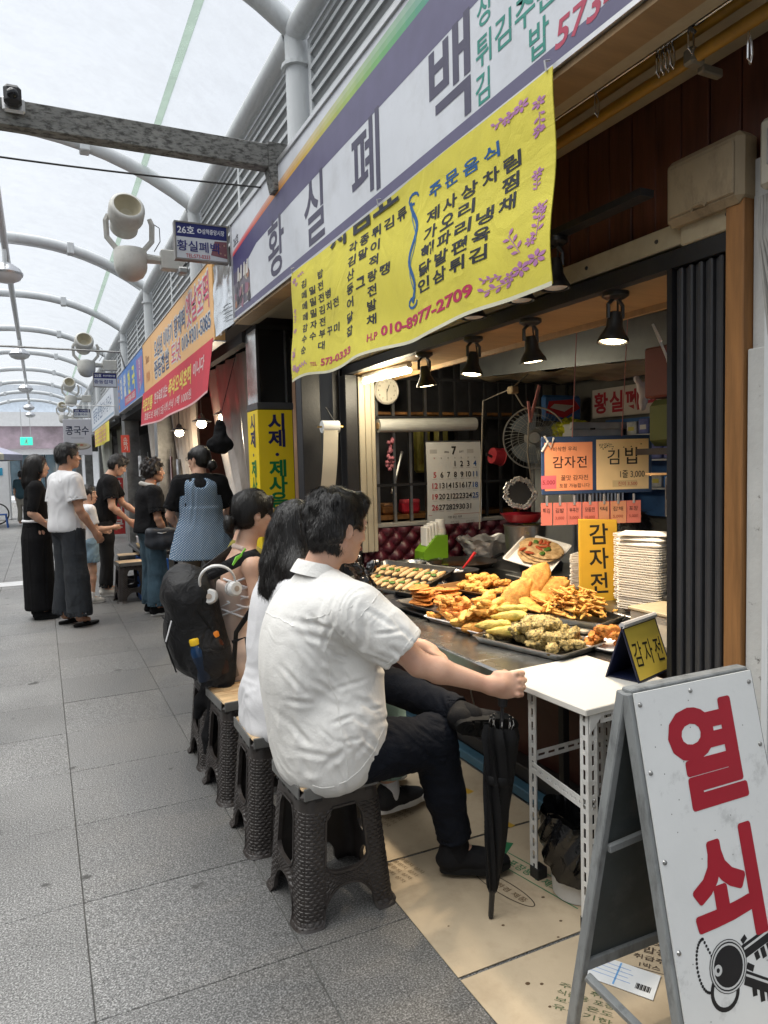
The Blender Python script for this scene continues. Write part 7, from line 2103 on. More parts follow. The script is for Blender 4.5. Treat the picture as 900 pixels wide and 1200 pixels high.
def hair(J,parent,prims,n=2200,length=.05,width=.0016,lift=.010,h=.006,grav=.5,crown=(-.03,0,.10),seed=0,wave=0.0,m=None,amp=.004,segs=5,lo_pad=.16,down=.0,flow=None,cutface=True,curl=0,ears=False):
	k = J.get('hk',J['k'] ** .5); f,l,u = frame(J['hu'],J['hf']); c = J['head']
	W_ = lambda F,L,U: c + (f * F + l * L + u * U) * k
	R = np.stack([f,l,u],1)
	V = Vox(c - lo_pad - A(0,0,down),c + lo_pad + A(0,0,.02),h)
	prims(V,W_,R,k)
	P_,F = V.nets(1); N = normals(P_,F)
	st = P_ - W_(*crown)
	P_ = P_ + N * ((vnoise(P_ * A(1,1,.35),70,seed) * .6 + vnoise(P_,28,seed + 1)) * amp)[:,None]
	o = np_mesh('hair',P_,F,m or M_hair,parent)
	kd = kdtree.KDTree(len(P_))
	for i,p in enumerate(P_): kd.insert(p,i)
	kd.balance()
	rg = np.random.default_rng(seed + 5)
	e1_,e2_ = W_(-.008,.082,-.008),W_(-.008,-.082,-.008)
	idx = rg.integers(0,len(P_),n); p = P_[idx].copy(); nn = N[idx].copy()
	if ears:
		kp = np.minimum(np.linalg.norm(p - e1_,axis=1),np.linalg.norm(p - e2_,axis=1)) > .048 * k
		idx,p,nn = idx[kp],p[kp],nn[kp]
	n = len(p); nu = lambda v: v / (np.linalg.norm(v,axis=1)[:,None] + 1e-9)
	L = length * (.55 + .7 * rg.random(n)); w = width * (.6 + .8 * rg.random(n)); ph = rg.random(n) * 6.28; ld = lift * rg.random(n) * np.where(rg.random(n) < .06,2.2,1)
	cxy = np.stack([rg.normal(0,.35,n),rg.normal(0,.35,n),np.zeros(n)],1) * .45
	cw_ = W_(*crown); d = None; rows = []; alive = np.ones(n,bool)
	for s in range(segs + 1):
		rad = nu(p - cw_)
		t = rad * (1 - grav) + A(0,0,-1) * grav + cxy
		if flow is not None: t = t + nu(flow(p,W_,f,l,u)) * 1.3
		if curl: t = t + curl * (np.cross(nn,rad) * np.sin(ph + s * 1.7)[:,None] + nn * .3 * np.cos(ph + s * 1.7)[:,None])
		t = nu(t - nn * (t * nn).sum(1)[:,None] * .9)
		if d is not None: t = nu(d * .4 + t)
		d = t; sd = nu(np.cross(t,nn))
		off = nn * (ld * (s / segs) + .0012)[:,None]; ww = (w * (1 - .85 * s / segs) * alive)[:,None]
		rows.append(np.stack([p + off - sd * ww,p + off + sd * ww],1))
		q = p + t * (L / segs)[:,None] * alive[:,None]
		hit = [kd.find(x) for x in q]
		j = np.array([h_[1] for h_ in hit]); far_ = np.array([h_[2] for h_ in hit]) > (.010 if not down else .05)
		alive &= ~far_
		q = np.where(far_[:,None],p,q * .3 + P_[j] * .7); p = q; nn = N[j]
	R_ = np.stack(rows,1)                                     # strand, step, side, xyz
	mb_v = R_.reshape(-1,3); base = np.arange(n)[:,None] * (2 * (segs + 1)) + np.arange(segs)[None,:] * 2
	mb_f = np.stack([base,base + 1,base + 3,base + 2],-1).reshape(-1,4)
	np_mesh('hair_strands',mb_v,mb_f,m or M_hair,o,smooth=True)['kind'] = 'stuff'
	return o

def short_hair(V,W_,R,k,back=-.075,fringe=.055):
	V.el(W_(-.018,0,.040),A(.108,.089,.098) * k,R,.01); V.el(W_(-.035,0,-.01),A(.086,.083,.085) * k,R,.03)
	V.rc(W_(.06,-.03,.092),W_(.062,.03,.092),.030 * k,.030 * k,.03)
	f,l,u = R[:,0],R[:,1],R[:,2]
	V.cut(W_(0,0,back),-u + f * .25)
	# open the face and the ears
	V.el(W_(.13,0,-.045),A(.095,.085,.098) * k,R,.008,'sub')
	for s in (1,-1): V.el(W_(.0,.095 * s,-.025),A(.030,.040,.038) * k,R,.006,'sub')
	for s in (1,-1): V.rc(W_(.02,.068 * s,.02),W_(.018,.07 * s,-.018),.016 * k,.008 * k,.008)

M_shirt = mat('white_cotton_shirt',(.73,.72,.69),.85,var=.03,vs=3,bump=.15,bs=130,crease=.2,cs=6,spec=.2)
M_tee = mat('white_jersey',(.66,.66,.675),.85,var=.03,bump=.1,bs=200,crease=.15,cs=5,spec=.2)
M_blkcloth = mat('black_jersey',(.010,.010,.011),.9,var=.2,bump=.12,bs=200,spec=.12,crease=.4,cs=8)
M_navyt = mat('black_navy_trousers',(.006,.0075,.012),.85,var=.25,bump=.15,bs=160,spec=.15,crease=.4,cs=9)
M_denimd = mat('charcoal_denim',(.026,.030,.036),.85,var=.35,vs=9,bump=.15,bs=200,crease=.4,cs=7)
M_denim = mat('washed_blue_denim',(.055,.10,.135),.85,var=.35,vs=6,bump=.15,bs=200,crease=.4,cs=7)
M_denimp = mat('pale_blue_denim',(.22,.33,.42),.85,var=.25,vs=8,bump=.15,bs=200)
M_shoeb = mat('black_knit_shoe',(.008,.008,.009),.8,spec=.2,var=.3,bump=.2,bs=200)
M_rubb = mat('black_rubber_sole',(.012,.012,.012),.7,var=.15,spec=.15)
M_rubw = mat('white_rubber_sole',(.62,.61,.58),.5,var=.06,dirt=.3,dcol=(.25,.23,.2),ds=20)
M_shoew = mat('offwhite_trainer',(.52,.50,.46),.7,var=.1,vs=20)

def person(label): return thing('person',label,'person',(0,0,0))

def at_root(t,p):
	t.location = p; t.matrix_basis = Matrix.Translation(p)

# ---------------------------------------------------------------- 1. man in the white shirt on the nearest stool
t = thing('person','young man in a loose white shirt sitting on a stool and holding the umbrella','person',(.86,2.32,0))
f0 = unit(A(.985,.05,0))
J = dict(k=1.0,f=f0,l=A(-f0[1],f0[0],0),hk=1.0,pel=A(.845,2.33,.555),neck=A(.845,2.315,1.145),head=A(.925,2.305,1.303),hf=unit(A(.965,.20,-.10)),hu=unit(A(.16,0,1)),
		 shL=A(.90,2.51,1.055),shR=A(.915,2.125,1.055),elL=A(1.08,2.56,.905),wrL=A(1.33,2.45,.795),elR=A(1.085,2.03,.865),wrR=A(1.305,1.945,.795),
		 hipL=A(.86,2.43,.535),hipR=A(.86,2.235,.535),knR=A(1.235,2.215,.525),anR=A(1.31,2.185,.105),toeR=A(1.46,2.12,.03),
		 knL=A(1.17,2.58,.66),anL=A(1.345,2.17,.605),toeL=A(1.52,2.10,.545),bend=.045,wd=1.03,dp=1.04,
		 hdR=unit(A(.85,-.30,-.28)),hpR=unit(A(.0,.25,-1)),htR=A(.3,.9,.2),hcR=1.25,hdL=unit(A(.8,-.35,-.5)),hpL=A(-.3,.1,-1),hcL=.5)
# the gripping right hand closes round the umbrella handle
J['wrR'] = A(1.300,1.935,.785); J['hdR'] = unit(A(.95,-.28,-.02)); J['hpR'] = unit(A(.05,.9,-.25)); J['htR'] = A(0,0,1); J['hcR'] = 1.22; J['handk'] = 1.1; J['hcf'] = (.55,1.35,1.0)
body(J,.0045,M_skin,parent=t)
face_bits(J,t)
B_ = [J[q] for q in ('pel','neck','shL','shR')]
lo = np.min(B_,0) - A(.24,.22,.17); hi = np.max(B_,0) + A(.26,.2,.12)

def shirt(V):
	top_prims(J,.022,.74,V,1.0,sl_r=.083)
	# loose tail hanging over the seat and lap
	V.el(A(.825,2.32,.60),(.158,.205,.16),np.eye(3),.06); V.el(A(.855,2.31,.49),(.16,.20,.10),np.eye(3),.06)
	V.el(A(.735,2.315,.84),(.085,.15,.20),np.eye(3),.08); V.el(A(.945,2.23,.78),(.095,.10,.21),np.eye(3),.07)
	V.el(A(.90,2.20,.62),(.13,.10,.15),np.eye(3),.06)
	V.rc(J['shR'] + A(-.03,.02,-.02),J['shR'] * .45 + J['elR'] * .55 + A(-.03,.01,.02),.080,.080,.05)

cuts = [(A(.80,2.3,.418),A(-.05,.0,-1)),(A(1.03,2.2,.60),A(1,-.1,-.62)),(J['neck'] + A(.0,0,.045),unit(A(.28,0,1)))]
sR = J['elR'] - J['shR']
creases = [(A(.92,2.06,.97),A(.70,2.12,.78),-.010,.022),(A(.95,2.05,.93),A(.78,2.10,.66),-.009,.02),(A(.66,2.22,.86),A(.88,2.09,.70),-.008,.022),(A(.64,2.25,.72),A(.93,2.08,.62),-.010,.024),
		   (A(.68,2.18,.58),A(.98,2.11,.66),-.009,.022),(A(.70,2.16,.50),A(.92,2.12,.55),.008,.02),(A(.97,2.05,1.0),A(1.0,2.0,.90),-.008,.016),(A(.85,2.07,1.08),A(.99,2.0,.96),.007,.02),(A(.87,2.07,1.10),A(.83,2.09,.93),-.008,.007),(A(.75,2.2,1.08),A(.70,2.15,.7),.006,.02),(A(.66,2.3,1.0),A(.80,2.13,.88),-.006,.02)]
rs_ = random.Random(5); side = []
for k in range(46):
	x,z = rs_.uniform(.66,1.0),rs_.uniform(.50,1.08); a = rs_.gauss(-.75 if z > .8 else -.25,.45); L_ = rs_.uniform(.06,.17)
	side.append(((x,z),(x + L_ * math.cos(a),z + L_ * math.sin(a)),-rs_.uniform(.003,.0075),rs_.uniform(.006,.012)))
sh_ = garment('shirt',J,.0055,M_shirt,t,shirt,cuts,wr=.0035,wf=14,lo=lo,hi=hi,aniso=(1,1,.6),seed=4,side=side,
			  carve=[(J['neck'] - A(.0,0,.01),J['neck'] + A(.03,0,.12),.058,.075)],creases=creases,smooth=1)
# stand collar, seam and cuff as their own pieces of cloth
fN,lN,uN = frame(A(.25,0,1),J['f'])
cN = J['neck'] + A(-.002,0,.005)
m = MB().grid(lambda u,v: tuple(cN + (fN * math.cos(2 * math.pi * u) * (.074 - .004 * v) + lN * math.sin(2 * math.pi * u) * (.076 - .006 * v)) + uN * (.0 + .040 * v - .02 * max(0,math.cos(2 * math.pi * u)))),44,5)
m.grid(lambda u,v: tuple(cN + (fN * math.cos(2 * math.pi * u) * (.071 + .020 * v) + lN * math.sin(2 * math.pi * u) * (.071 + .020 * v)) + uN * (.041 - .048 * v ** 1.3 - .02 * max(0,math.cos(2 * math.pi * u)))),44,5,flip=True)
m.obj('collar',M_shirt,sh_,smooth=True)
sv = np.array([v.co for v in sh_.data.vertices]); kq = kdtree.KDTree(len(sv))
for i,p in enumerate(sv): kq.insert(p,i)
kq.balance()
cd = unit(J['elR'] - J['shR']); f_s,l_s,u_s = frame(cd,A(0,0,1))
off_ = np.array(t.matrix_basis.translation); m = MB()

def seam(pts,r=.0016):
	q = []
	for p in pts:
		co,i,ds_ = kq.find(Vector(p - off_)); nrm = sh_.data.vertices[i].normal; q.append(Vector(co) + Vector(off_) + nrm * .0004)
	m.tube(q,r,5)

for tt,rr in ((.685,.086),(.06,.075)):
	c0 = J['shR'] + (J['elR'] - J['shR']) * tt
	seam([c0 + rr * (math.cos(a * .26) * l_s + math.sin(a * .26) * frame(cd,A(0,0,1))[0]) for a in range(25)])
seam([A(.72 + .012 * i,2.14 - .002 * i,1.03 + .002 * i) for i in range(16)]); seam([A(.69,2.46 - .022 * i,1.02) for i in range(15)])
seam([A(.72 + .021 * i,2.13 - .004 * i,.47 + .0008 * i * i) for i in range(15)]); seam([A(.80 + .004 * i,2.1,1.0 - .038 * i) for i in range(14)],.0012)
m.obj('seam',M_shirt,sh_,smooth=True)
lo = np.min([J[q] for q in ('hipL','hipR','knL','knR','anR','anL')],0) - .14; hi = np.max([J[q] for q in ('hipL','hipR','knL','knR','anR','anL')],0) + .15

def trs(V):
	leg_prims(J,V,.010,.062,legs='R',end=.10)
	V.rc(J['hipR'] + A(0,-.02,-.01),J['knR'] + A(-.03,0,-.01),.100,.088,.03)
	V.rc(J['knR'] + A(.0,0,.005),J['knR'] * .5 + J['anR'] * .5,.082,.072,.03)

cr_ = [(A(1.12,2.12,.55),A(1.26,2.14,.42),-.008,.014),(A(1.16,2.12,.58),A(1.32,2.15,.47),-.007,.013),(A(1.05,2.12,.50),A(1.2,2.13,.40),-.007,.014),(A(.98,2.12,.47),A(1.12,2.13,.40),-.006,.014)]
tr_ = garment('trousers',J,.006,M_navyt,t,trs,[],wr=.0045,wf=20,lo=lo,hi=hi,aniso=(.8,1,1),seed=8,creases=cr_)
garment('trouser_leg',J,.006,M_navyt,tr_,lambda V: leg_prims(J,V,.014,.058,hip=False,legs='L',end=.06),[],wr=.006,wf=18,lo=lo,hi=hi,seed=9)
shoe(J,'R',M_shoeb,M_rubb,t,.005)
for q_ in 'RL':
	V = Vox(np.minimum(J['an' + q_],J['kn' + q_]) - .1,np.maximum(J['an' + q_],J['kn' + q_]) + .1,.008); dk = J['kn' + q_] - J['an' + q_]; V.rc(J['an' + q_] - dk * .06,J['an' + q_] + dk * .2,.046,.048,0); P_,F = V.nets(); np_mesh('sock',P_,F,M_blkcloth,t)
J['fuL'] = unit(A(.12,.93,.34)); J['ah'] = .075
so_ = shoe(J,'L',M_shoeb,M_rubb,t,.005)
# tread and ring logo-shaped disc moulded into the raised sole
up = J['fuL']; d = J['toeL'] - J['anL']; d = unit(d - up * np.dot(d,up)); l_ = np.cross(up,d)
bs0 = J['anL'] - up * .075
Q = Matrix((Vector(d),Vector(l_),Vector(up))).transposed().to_4x4(); Q.translation = Vector(bs0)
m = MB()
for k in range(6): m.box((-.04 + .012 * (k > 2) + k * .034,-.03,-.002),(-.016 + k * .034,-.004,.004),Q,.002); m.box((-.04 + k * .034,.002,-.002),(-.016 + k * .034,.03,.004),Q,.002)
m.lathe([(.016,.004),(.016,-.004),(.022,-.004),(.022,.004)],20,Q @ Matrix.Translation((-.015,0,0)),cap=False)
m.obj('tread',M_rubb,so_)

def hp(V,W_,R,k):
	short_hair(V,W_,R,k,-.092)
	for a in range(9): V.el(W_(-.03 + .05 * math.cos(a * 2.4),.06 * math.sin(a * 2.4),.095 + .012 * math.sin(a * 5)),A(.035,.03,.02) * k,R,.03)

hair(J,t,hp,n=9000,length=.034,width=.0012,lift=.009,h=.0055,grav=.3,crown=(-.045,0,.13),seed=3,amp=.012,curl=1.1,ears=True)

# ---------------------------------------------------------------- 2. woman with long hair
t = thing('person','woman with long straight black hair and a white tee sitting on the second stool','person',(.86,2.83,0))
f0 = unit(A(.98,.15,0))
J = dict(k=.95,f=f0,l=A(-f0[1],f0[0],0),hk=.97,pel=A(.86,2.83,.55),neck=A(.895,2.82,1.10),head=A(.955,2.81,1.258),hf=unit(A(.95,.3,-.1)),hu=unit(A(.1,0,1)),
		 shL=A(.90,2.985,1.02),shR=A(.885,2.655,1.02),elL=A(1.02,3.03,.80),wrL=A(1.22,2.95,.78),elR=A(1.0,2.62,.80),wrR=A(1.21,2.66,.72),
		 hipL=A(.88,2.92,.53),hipR=A(.88,2.745,.53),knR=A(1.27,2.72,.52),anR=A(1.29,2.705,.11),toeR=A(1.43,2.735,.03),knL=A(1.27,2.94,.52),anL=A(1.30,2.95,.11),toeL=A(1.44,2.97,.03),bend=.035,wd=.92,dp=.92)
body(J,.009,M_skin,parent=t); face_bits(J,t)
lo,hi = bounds(J,('pel','neck','shL','shR','elL','elR'),.17)

def sh2(V):
	top_prims(J,.020,.75,V,1.0,sl_r=.072); V.el(A(.83,2.83,.56),(.145,.19,.15),np.eye(3),.06); V.el(A(.83,2.83,.47),(.15,.19,.08),np.eye(3),.05)

garment('tee_shirt',J,.008,M_tee,t,sh2,[(A(.8,2.8,.435),A(0,0,-1)),(J['neck'] + A(0,0,.02),A(.2,0,1))],wr=.005,wf=14,lo=lo,hi=hi,aniso=(1,1,.45),seed=12)
lo,hi = bounds(J,('hipL','hipR','knL','knR','anR','anL'),.17)
M_mint = mat('mint_cotton',(.22,.33,.30),.85,var=.08,bump=.1,bs=150)
garment('trousers',J,.008,M_mint,t,lambda V: leg_prims(J,V,.022,.095,knee=.02,end=.2),[],wr=.005,wf=15,lo=lo,hi=hi,aniso=(1,1,.4),seed=15)
for s in 'RL':
	o = shoe(J,s,mat('black_canvas',(.016,.016,.018),.8,bump=.2,bs=200) if 'black_canvas' not in bpy.data.materials else bpy.data.materials['black_canvas'],M_rubw,t,.005)
	an,d = J['an' + s],unit(J['toe' + s] - J['an' + s]); d[2] = 0; d = unit(d); b_ = an - A(0,0,.095); l_ = A(-d[1],d[0],0)
	m = MB()
	for k in range(6):
		c = b_ + d * (.055 + k * .016) + A(0,0,.098 - .0075 * k); m.tube([c - l_ * .022 - A(0,0,.006),c + A(0,0,.003),c + l_ * .022 - A(0,0,.006)],.0035,5)
	m.obj('lace',M_rubw,o)
	V = Vox(b_ + d * .15 - A(.07,.07,0),b_ + d * .15 + A(.08,.08,.09),.005); V.el(b_ + d * .165 + A(0,0,.03),A(.045,.043,.026),np.stack([d,l_,A(0,0,1)],1),0); P_,F = V.nets(); np_mesh('toe_cap',P_,F,M_rubw,o)
	V = Vox(an - .08,an + .08,.006); V.rc(an - A(0,0,.02),an + A(0,0,.035),.043,.041,0); P_,F = V.nets(); np_mesh('sock',P_,F,M_tee,o)

def lh(V,W_,R,k):
	V.el(W_(-.015,0,.036),A(.110,.092,.10) * k,R,.01); V.el(W_(-.04,0,-.04),A(.088,.088,.11) * k,R,.04)
	V.chain([W_(-.05,0,-.05),A(.872,2.79,1.13),A(.84,2.77,1.03),A(.825,2.75,.96)],[.08,.078,.06,.03],.05)
	V.chain([W_(-.02,-.05,-.04),A(.90,2.69,1.12),A(.875,2.65,1.02),A(.865,2.645,.97)],[.045,.05,.042,.02],.04)
	V.chain([W_(.0,.06,-.04),A(.92,2.93,1.12),A(.90,2.96,1.02)],[.04,.05,.03],.04)
	V.el(W_(.14,.0,-.05),A(.09,.065,.095) * k,R,.01,'sub')

hair(J,t,lh,n=7000,length=.24,width=.0015,lift=.012,h=.0075,grav=.85,crown=(-.02,0,.12),curl=.2,seed=21,amp=.007,segs=9,lo_pad=.22,down=.30)

# ---------------------------------------------------------------- 3. woman with a bun and a backpack
t = thing('person','woman with a hair bun and beige sleeveless dress wearing a big black backpack','person',(.88,3.72,0))
f0 = unit(A(.98,.10,0))
J = dict(k=.95,f=f0,l=A(-f0[1],f0[0],0),hk=.98,pel=A(.86,3.68,.55),neck=A(.925,3.60,1.115),head=A(.985,3.60,1.285),hf=unit(A(.98,.05,-.05)),hu=unit(A(.10,0,1)),
		 shL=A(.95,3.77,1.04),shR=A(.925,3.445,1.035),elL=A(1.02,3.83,.82),wrL=A(1.24,3.80,.80),elR=A(.955,3.40,.78),wrR=A(1.15,3.43,.66),
		 hipL=A(.88,3.77,.53),hipR=A(.88,3.59,.53),knR=A(1.22,3.58,.53),anR=A(1.2,3.57,.11),toeR=A(1.34,3.58,.03),knL=A(1.22,3.8,.53),anL=A(1.2,3.8,.11),toeL=A(1.34,3.81,.03),bend=.02,wd=.86,dp=.88,nk=.85)
body(J,.007,mat('skin_warm',(.56,.345,.245),.5,var=.06,vs=14,sss=.12,bump=.04,bs=300),parent=t); face_bits(J,t)
lo,hi = bounds(J,('pel','neck','shL','shR','knR','knL','anR','anL'),.18)
M_rose = mat('beige_pink_cotton',(.54,.42,.36),.85,var=.06,bump=.1,bs=180)

def dr(V):
	for i,(c,r,R) in enumerate(torso_chain(J)[:4]): V.el(c,r * .95 + A(.012,.012,0),R,.05)
	V.el(A(.86,3.68,.50),(.16,.18,.12),np.eye(3),.05)
	for s in 'LR': V.chain([J['hip' + s],J['kn' + s] + A(.02,0,0)],[.115,.095],.06); V.chain([J['kn' + s],J['an' + s] + A(0,0,.12)],[.095,.12],.06)
	V.chain([A(.86,3.60,.5),A(.84,3.56,.22)],[.10,.06],.06)

ch = torso_chain(J)[3]
garment('dress',J,.008,M_rose,t,dr,[(J['pel'] + (J['neck'] - J['pel']) * .66,unit(A(.25,0,1))),(A(0,0,.20),A(0,0,-1))],wr=.006,wf=13,lo=lo,hi=hi,aniso=(1,1,.3),seed=31)
# lacing across the bare side of the back
m = MB(); up3 = unit(J['neck'] - J['pel'])
for k in range(4):
	z = .40 + .09 * k
	c0 = J['pel'] + (J['neck'] - J['pel']) * z
	m.tube([c0 + A(-.10,-.06,.0),c0 + A(-.075,-.105,.02),c0 + A(-.01,-.137,.045),c0 + A(.05,-.135,.05)],.006,6); m.tube([c0 + A(-.10,-.06,.04),c0 + A(-.075,-.105,.03),c0 + A(-.01,-.137,.0),c0 + A(.05,-.135,-.01)],.006,6)
m.obj('lacing',M_tee,t,smooth=True)
m = MB(); nk = J['neck']
m.tube([nk + A(.03,-.10,-.06),nk + A(-.03,-.075,.005),nk + A(-.06,0,.015),nk + A(-.03,.075,.005)],.012,8,sq=.5).obj('halter_strap',M_rose,t,smooth=True)

def bh(V,W_,R,k):
	V.el(W_(-.018,0,.036),A(.105,.086,.096) * k,R,.01); V.el(W_(-.05,0,-.015),A(.066,.072,.07) * k,R,.03)
	V.el(W_(-.150,-.005,-.055),A(.042,.048,.047) * k,R,.008); V.rc(W_(-.13,0,-.07),W_(-.12,-.02,-.13),.014,.005,.02)
	V.rc(W_(.07,-.03,.088),W_(.086,-.01,.055),.012,.006,.02); V.rc(W_(.06,-.055,.06),W_(.07,-.066,-.01),.014,.006,.02); V.rc(W_(.06,.055,.06),W_(.07,.066,-.01),.014,.006,.02)
	V.el(W_(.135,0,-.04),A(.09,.08,.095) * k,R,.006,'sub')
	for s in (1,-1): V.el(W_(-.005,.095 * s,-.02),A(.028,.035,.036) * k,R,.006,'sub')

def fl(p,W_,f,l,u): return W_(-.15,0,-.05) - p

hair(J,t,bh,n=5000,length=.10,width=.0012,lift=.010,h=.006,grav=.1,crown=(.06,0,.10),seed=33,amp=.006,curl=.25,flow=fl)
V = None
# backpack: hangs from her shoulders, a thing of its own
bp = thing('backpack','large black backpack with orange and yellow capped bottles in its mesh pocket','backpack',(.66,3.55,.62))
M_nyl = mat('black_nylon',(.008,.008,.009),.55,var=.25,vs=8,spec=.3,bump=.12,bs=140,crease=.5,cs=9)
lo,hi = A(.44,3.26,.42),A(.90,3.90,1.12)
V = Vox(lo,hi,.0065); Rb = np.stack([unit(A(1,0,.22)),A(0,1,0),unit(A(-.22,0,1))],1)
bc = A(.665,3.575,.745)
V.bx(bc,(.115,.165,.255),Rb,.085,.01); V.el(bc + Rb @ A(.0,0,.19),(.11,.15,.13),Rb,.06); V.el(bc + Rb @ A(-.10,0,-.06),(.07,.13,.15),Rb,.05); V.el(bc + Rb @ A(-.02,-.15,-.13),(.09,.045,.11),Rb,.03)
P_,F = V.nets(); N = normals(P_,F); Q_ = P_ * A(1,1,.8)
P_ = P_ + N * (.006 * (1 - 2 * np.abs(vnoise(Q_,12,3))) + .003 * vnoise(P_,30,5))[:,None]
np_mesh('pack_body',P_,F,M_nyl,bp)
W_ = lambda a,b,c: Vector(bc + Rb @ A(a,b,c))
m = MB(); m.tube([W_(.085,-.14,-.18),W_(.03,-.17,.02),W_(-.02,-.165,.15),W_(-.03,-.10,.27),W_(-.03,.1,.27)],.005,6); m.tube([W_(-.165,-.10,-.16),W_(-.175,-.11,-.02),W_(-.14,-.09,.08),W_(-.14,.09,.08)],.004,6)
m.obj('zip',M_rubb,bp,smooth=True)
MB().box((-.002,-.006,-.05),(.002,.006,.05),Matrix.Translation(W_(-.150,-.125,.05)) @ Matrix.Rotation(.3,4,'Y')).obj('tag',M_tee,bp)
m = MB()
m.tube([W_(.10,-.06,.235),A(.865,3.455,1.075),A(.925,3.43,1.095),A(.985,3.44,1.03),A(.985,3.43,.93),W_(.15,-.14,-.06),W_(.10,-.15,-.2)],[.028,.032,.034,.030,.02,.013,.013],8,sq=.35)
m.tube([W_(.10,.06,.235),A(.89,3.72,1.09),A(.95,3.78,1.10),A(1.0,3.79,1.02),A(.99,3.80,.9),W_(.12,.15,-.15)],[.028,.032,.034,.028,.015,.013],8,sq=.35)
m.tube([W_(.12,-.14,-.10),A(.86,3.39,.70),A(.87,3.385,.55)],[.010,.008,.008],6,sq=.4)
m.obj('shoulder_strap',M_nyl,bp,smooth=True)
for k,(b,cc,l,h_) in enumerate(((-.20,(.75,.48,.02),'slim bottle with a yellow cap',.0),(-.185,(.72,.22,.02),'slim bottle with an orange cap',0))):
	a = (-.055,.045)[k]
	bt_ = thing('drink_bottle',l + ' in the backpack side pocket','bottle',W_(a,b + .035,-.20),0,'bottles in the backpack')
	Q = Matrix(tuple(map(tuple,Rb))).to_4x4(); Q.translation = W_(a,b + .035,-.225)
	MB().lathe([(0,0),(.030,0),(.032,.01),(.032,.15),(.02,.18),(.016,.185)],16,Q).obj('bottle_body',mat('dark_blue_bottle' if k == 0 else 'dark_brown_bottle',(.01,.035,.09) if k == 0 else (.06,.02,.012),.15),bt_,smooth=True)
	MB().lathe([(.02,.18),(.024,.183),(.024,.205),(.02,.212),(0,.214)],14,Q).obj('cap',mat('yellow_cap' if k == 0 else 'orange_cap',cc,.4),bt_,smooth=True)
MB().grid(lambda u,v: tuple(W_(-.11 + u * .21,-.205 - .034 * math.sin(math.pi * u),-.25 + v * .16)),14,6).obj('mesh_pocket',mat('black_mesh',(.012,.012,.014),.6,alpha=.55),bp,smooth=True)
# black jacket tied under the pack
jk = thing('hanging_jacket','black jacket hanging down from the backpack beside the fourth stool','jacket',(.70,3.5,.45))
V = Vox((.56,3.3,.08),(.92,3.75,.62),.008); V.chain([(.78,3.46,.56),(.73,3.44,.40),(.68,3.46,.22),(.67,3.47,.14)],[.05,.055,.035,.02],.03); V.chain([(.72,3.5,.52),(.66,3.52,.38),(.64,3.53,.30)],[.045,.035,.018],.03)
P_,F = V.nets(); N = normals(P_,F); P_ += N * (vnoise(P_ * A(1,1,.3),22,3) * .012)[:,None]
np_mesh('cloth',P_,F,M_blkcloth,jk)
# headphones hung on the strap
hd = thing('headphones','white over-ear headphones hanging on the black backpack','headphones',(.73,3.40,.96))
hc = Vector((.735,3.395,.985)); a1 = Vector((.90,-.28,.25)).normalized(); a2 = Vector((-.35,-.25,.9)).normalized()
M_hp = mat('white_headphone_plastic',(.66,.66,.65),.3,var=.04)
m = MB(); m.tube([hc + a1 * (.082 * math.cos(t_)) + a2 * (.085 * math.sin(t_)) for t_ in [math.radians(-28 + 236 * k / 22) for k in range(23)]],[.0045 + .003 * math.sin(math.pi * k / 22) for k in range(23)],8,sq=1.6)
m.obj('headband',M_hp,hd,smooth=True)
for s_ in (1,-1):
	e = hc + a1 * (.062 * s_) + a2 * -.062 + Vector((0,-.012,0)); ax_ = (Vector((-.35,-.9,.15)) if s_ < 0 else Vector((.30,-.9,.1))).normalized(); Q = rot_to(ax_).to_4x4(); Q.translation = e
	c_ = MB().lathe([(0,-.022),(.03,-.022),(.036,-.012),(.037,.006),(.030,.016),(0,.018)],22,Q).obj('ear_cup',M_hp,hd,smooth=True)
	MB().lathe([(.0,.0185),(.014,.019),(.014,.0195),(0,.02)],16,Q).obj('badge',mat('beige_badge',(.40,.33,.27),.4) if s_ > 0 else bpy.data.materials['beige_badge'],c_)
	MB().lathe([(.026,-.036),(.036,-.034),(.037,-.022),(.03,-.02)],20,Q,cap=False).obj('ear_pad',mat('pale_grey_pad',(.45,.44,.43),.6) if s_ > 0 else bpy.data.materials['pale_grey_pad'],c_,smooth=True)
m = MB(); m.tube([A(.815,3.41,1.055),A(.84,3.425,1.085),A(.865,3.44,1.095),A(.895,3.465,1.125)],[.006,.011,.008,.005],6,sq=.4)
tag(m.obj('green_ribbon',mat('neon_green',(.20,.62,.06),.5),smooth=True),'neon green ribbon tied between the headphones and the backpack strap','ribbon')
# somebody further along in olive: only shoulder and back show between the heads
t = thing('person','person in an olive yellow top mostly hidden beyond the woman with the backpack','person',(1.05,4.3,0))
f0 = A(1,0,0)
J = dict(k=.93,f=f0,l=A(0,1,0),hk=.95,pel=A(1.08,4.35,.53),neck=A(1.10,4.35,1.06),head=A(1.16,4.36,1.215),hf=A(1,.1,-.1),hu=A(.1,0,1),shL=A(1.12,4.52,.98),shR=A(1.12,4.18,.98),elL=A(1.2,4.55,.75),wrL=A(1.4,4.45,.76),elR=A(1.2,4.15,.75),wrR=A(1.4,4.22,.76),
		 hipL=A(1.08,4.44,.5),hipR=A(1.08,4.26,.5),knR=A(1.45,4.25,.5),anR=A(1.42,4.25,.11),toeR=A(1.55,4.25,.03),knL=A(1.45,4.45,.5),anL=A(1.42,4.45,.11),toeL=A(1.55,4.45,.03))
body(J,.012,M_skin,parent=t)
lo,hi = bounds(J,('pel','neck','shL','shR','elL','elR'),.16)
M_olive = mat('olive_cotton',(.20,.17,.03),.85,var=.1)
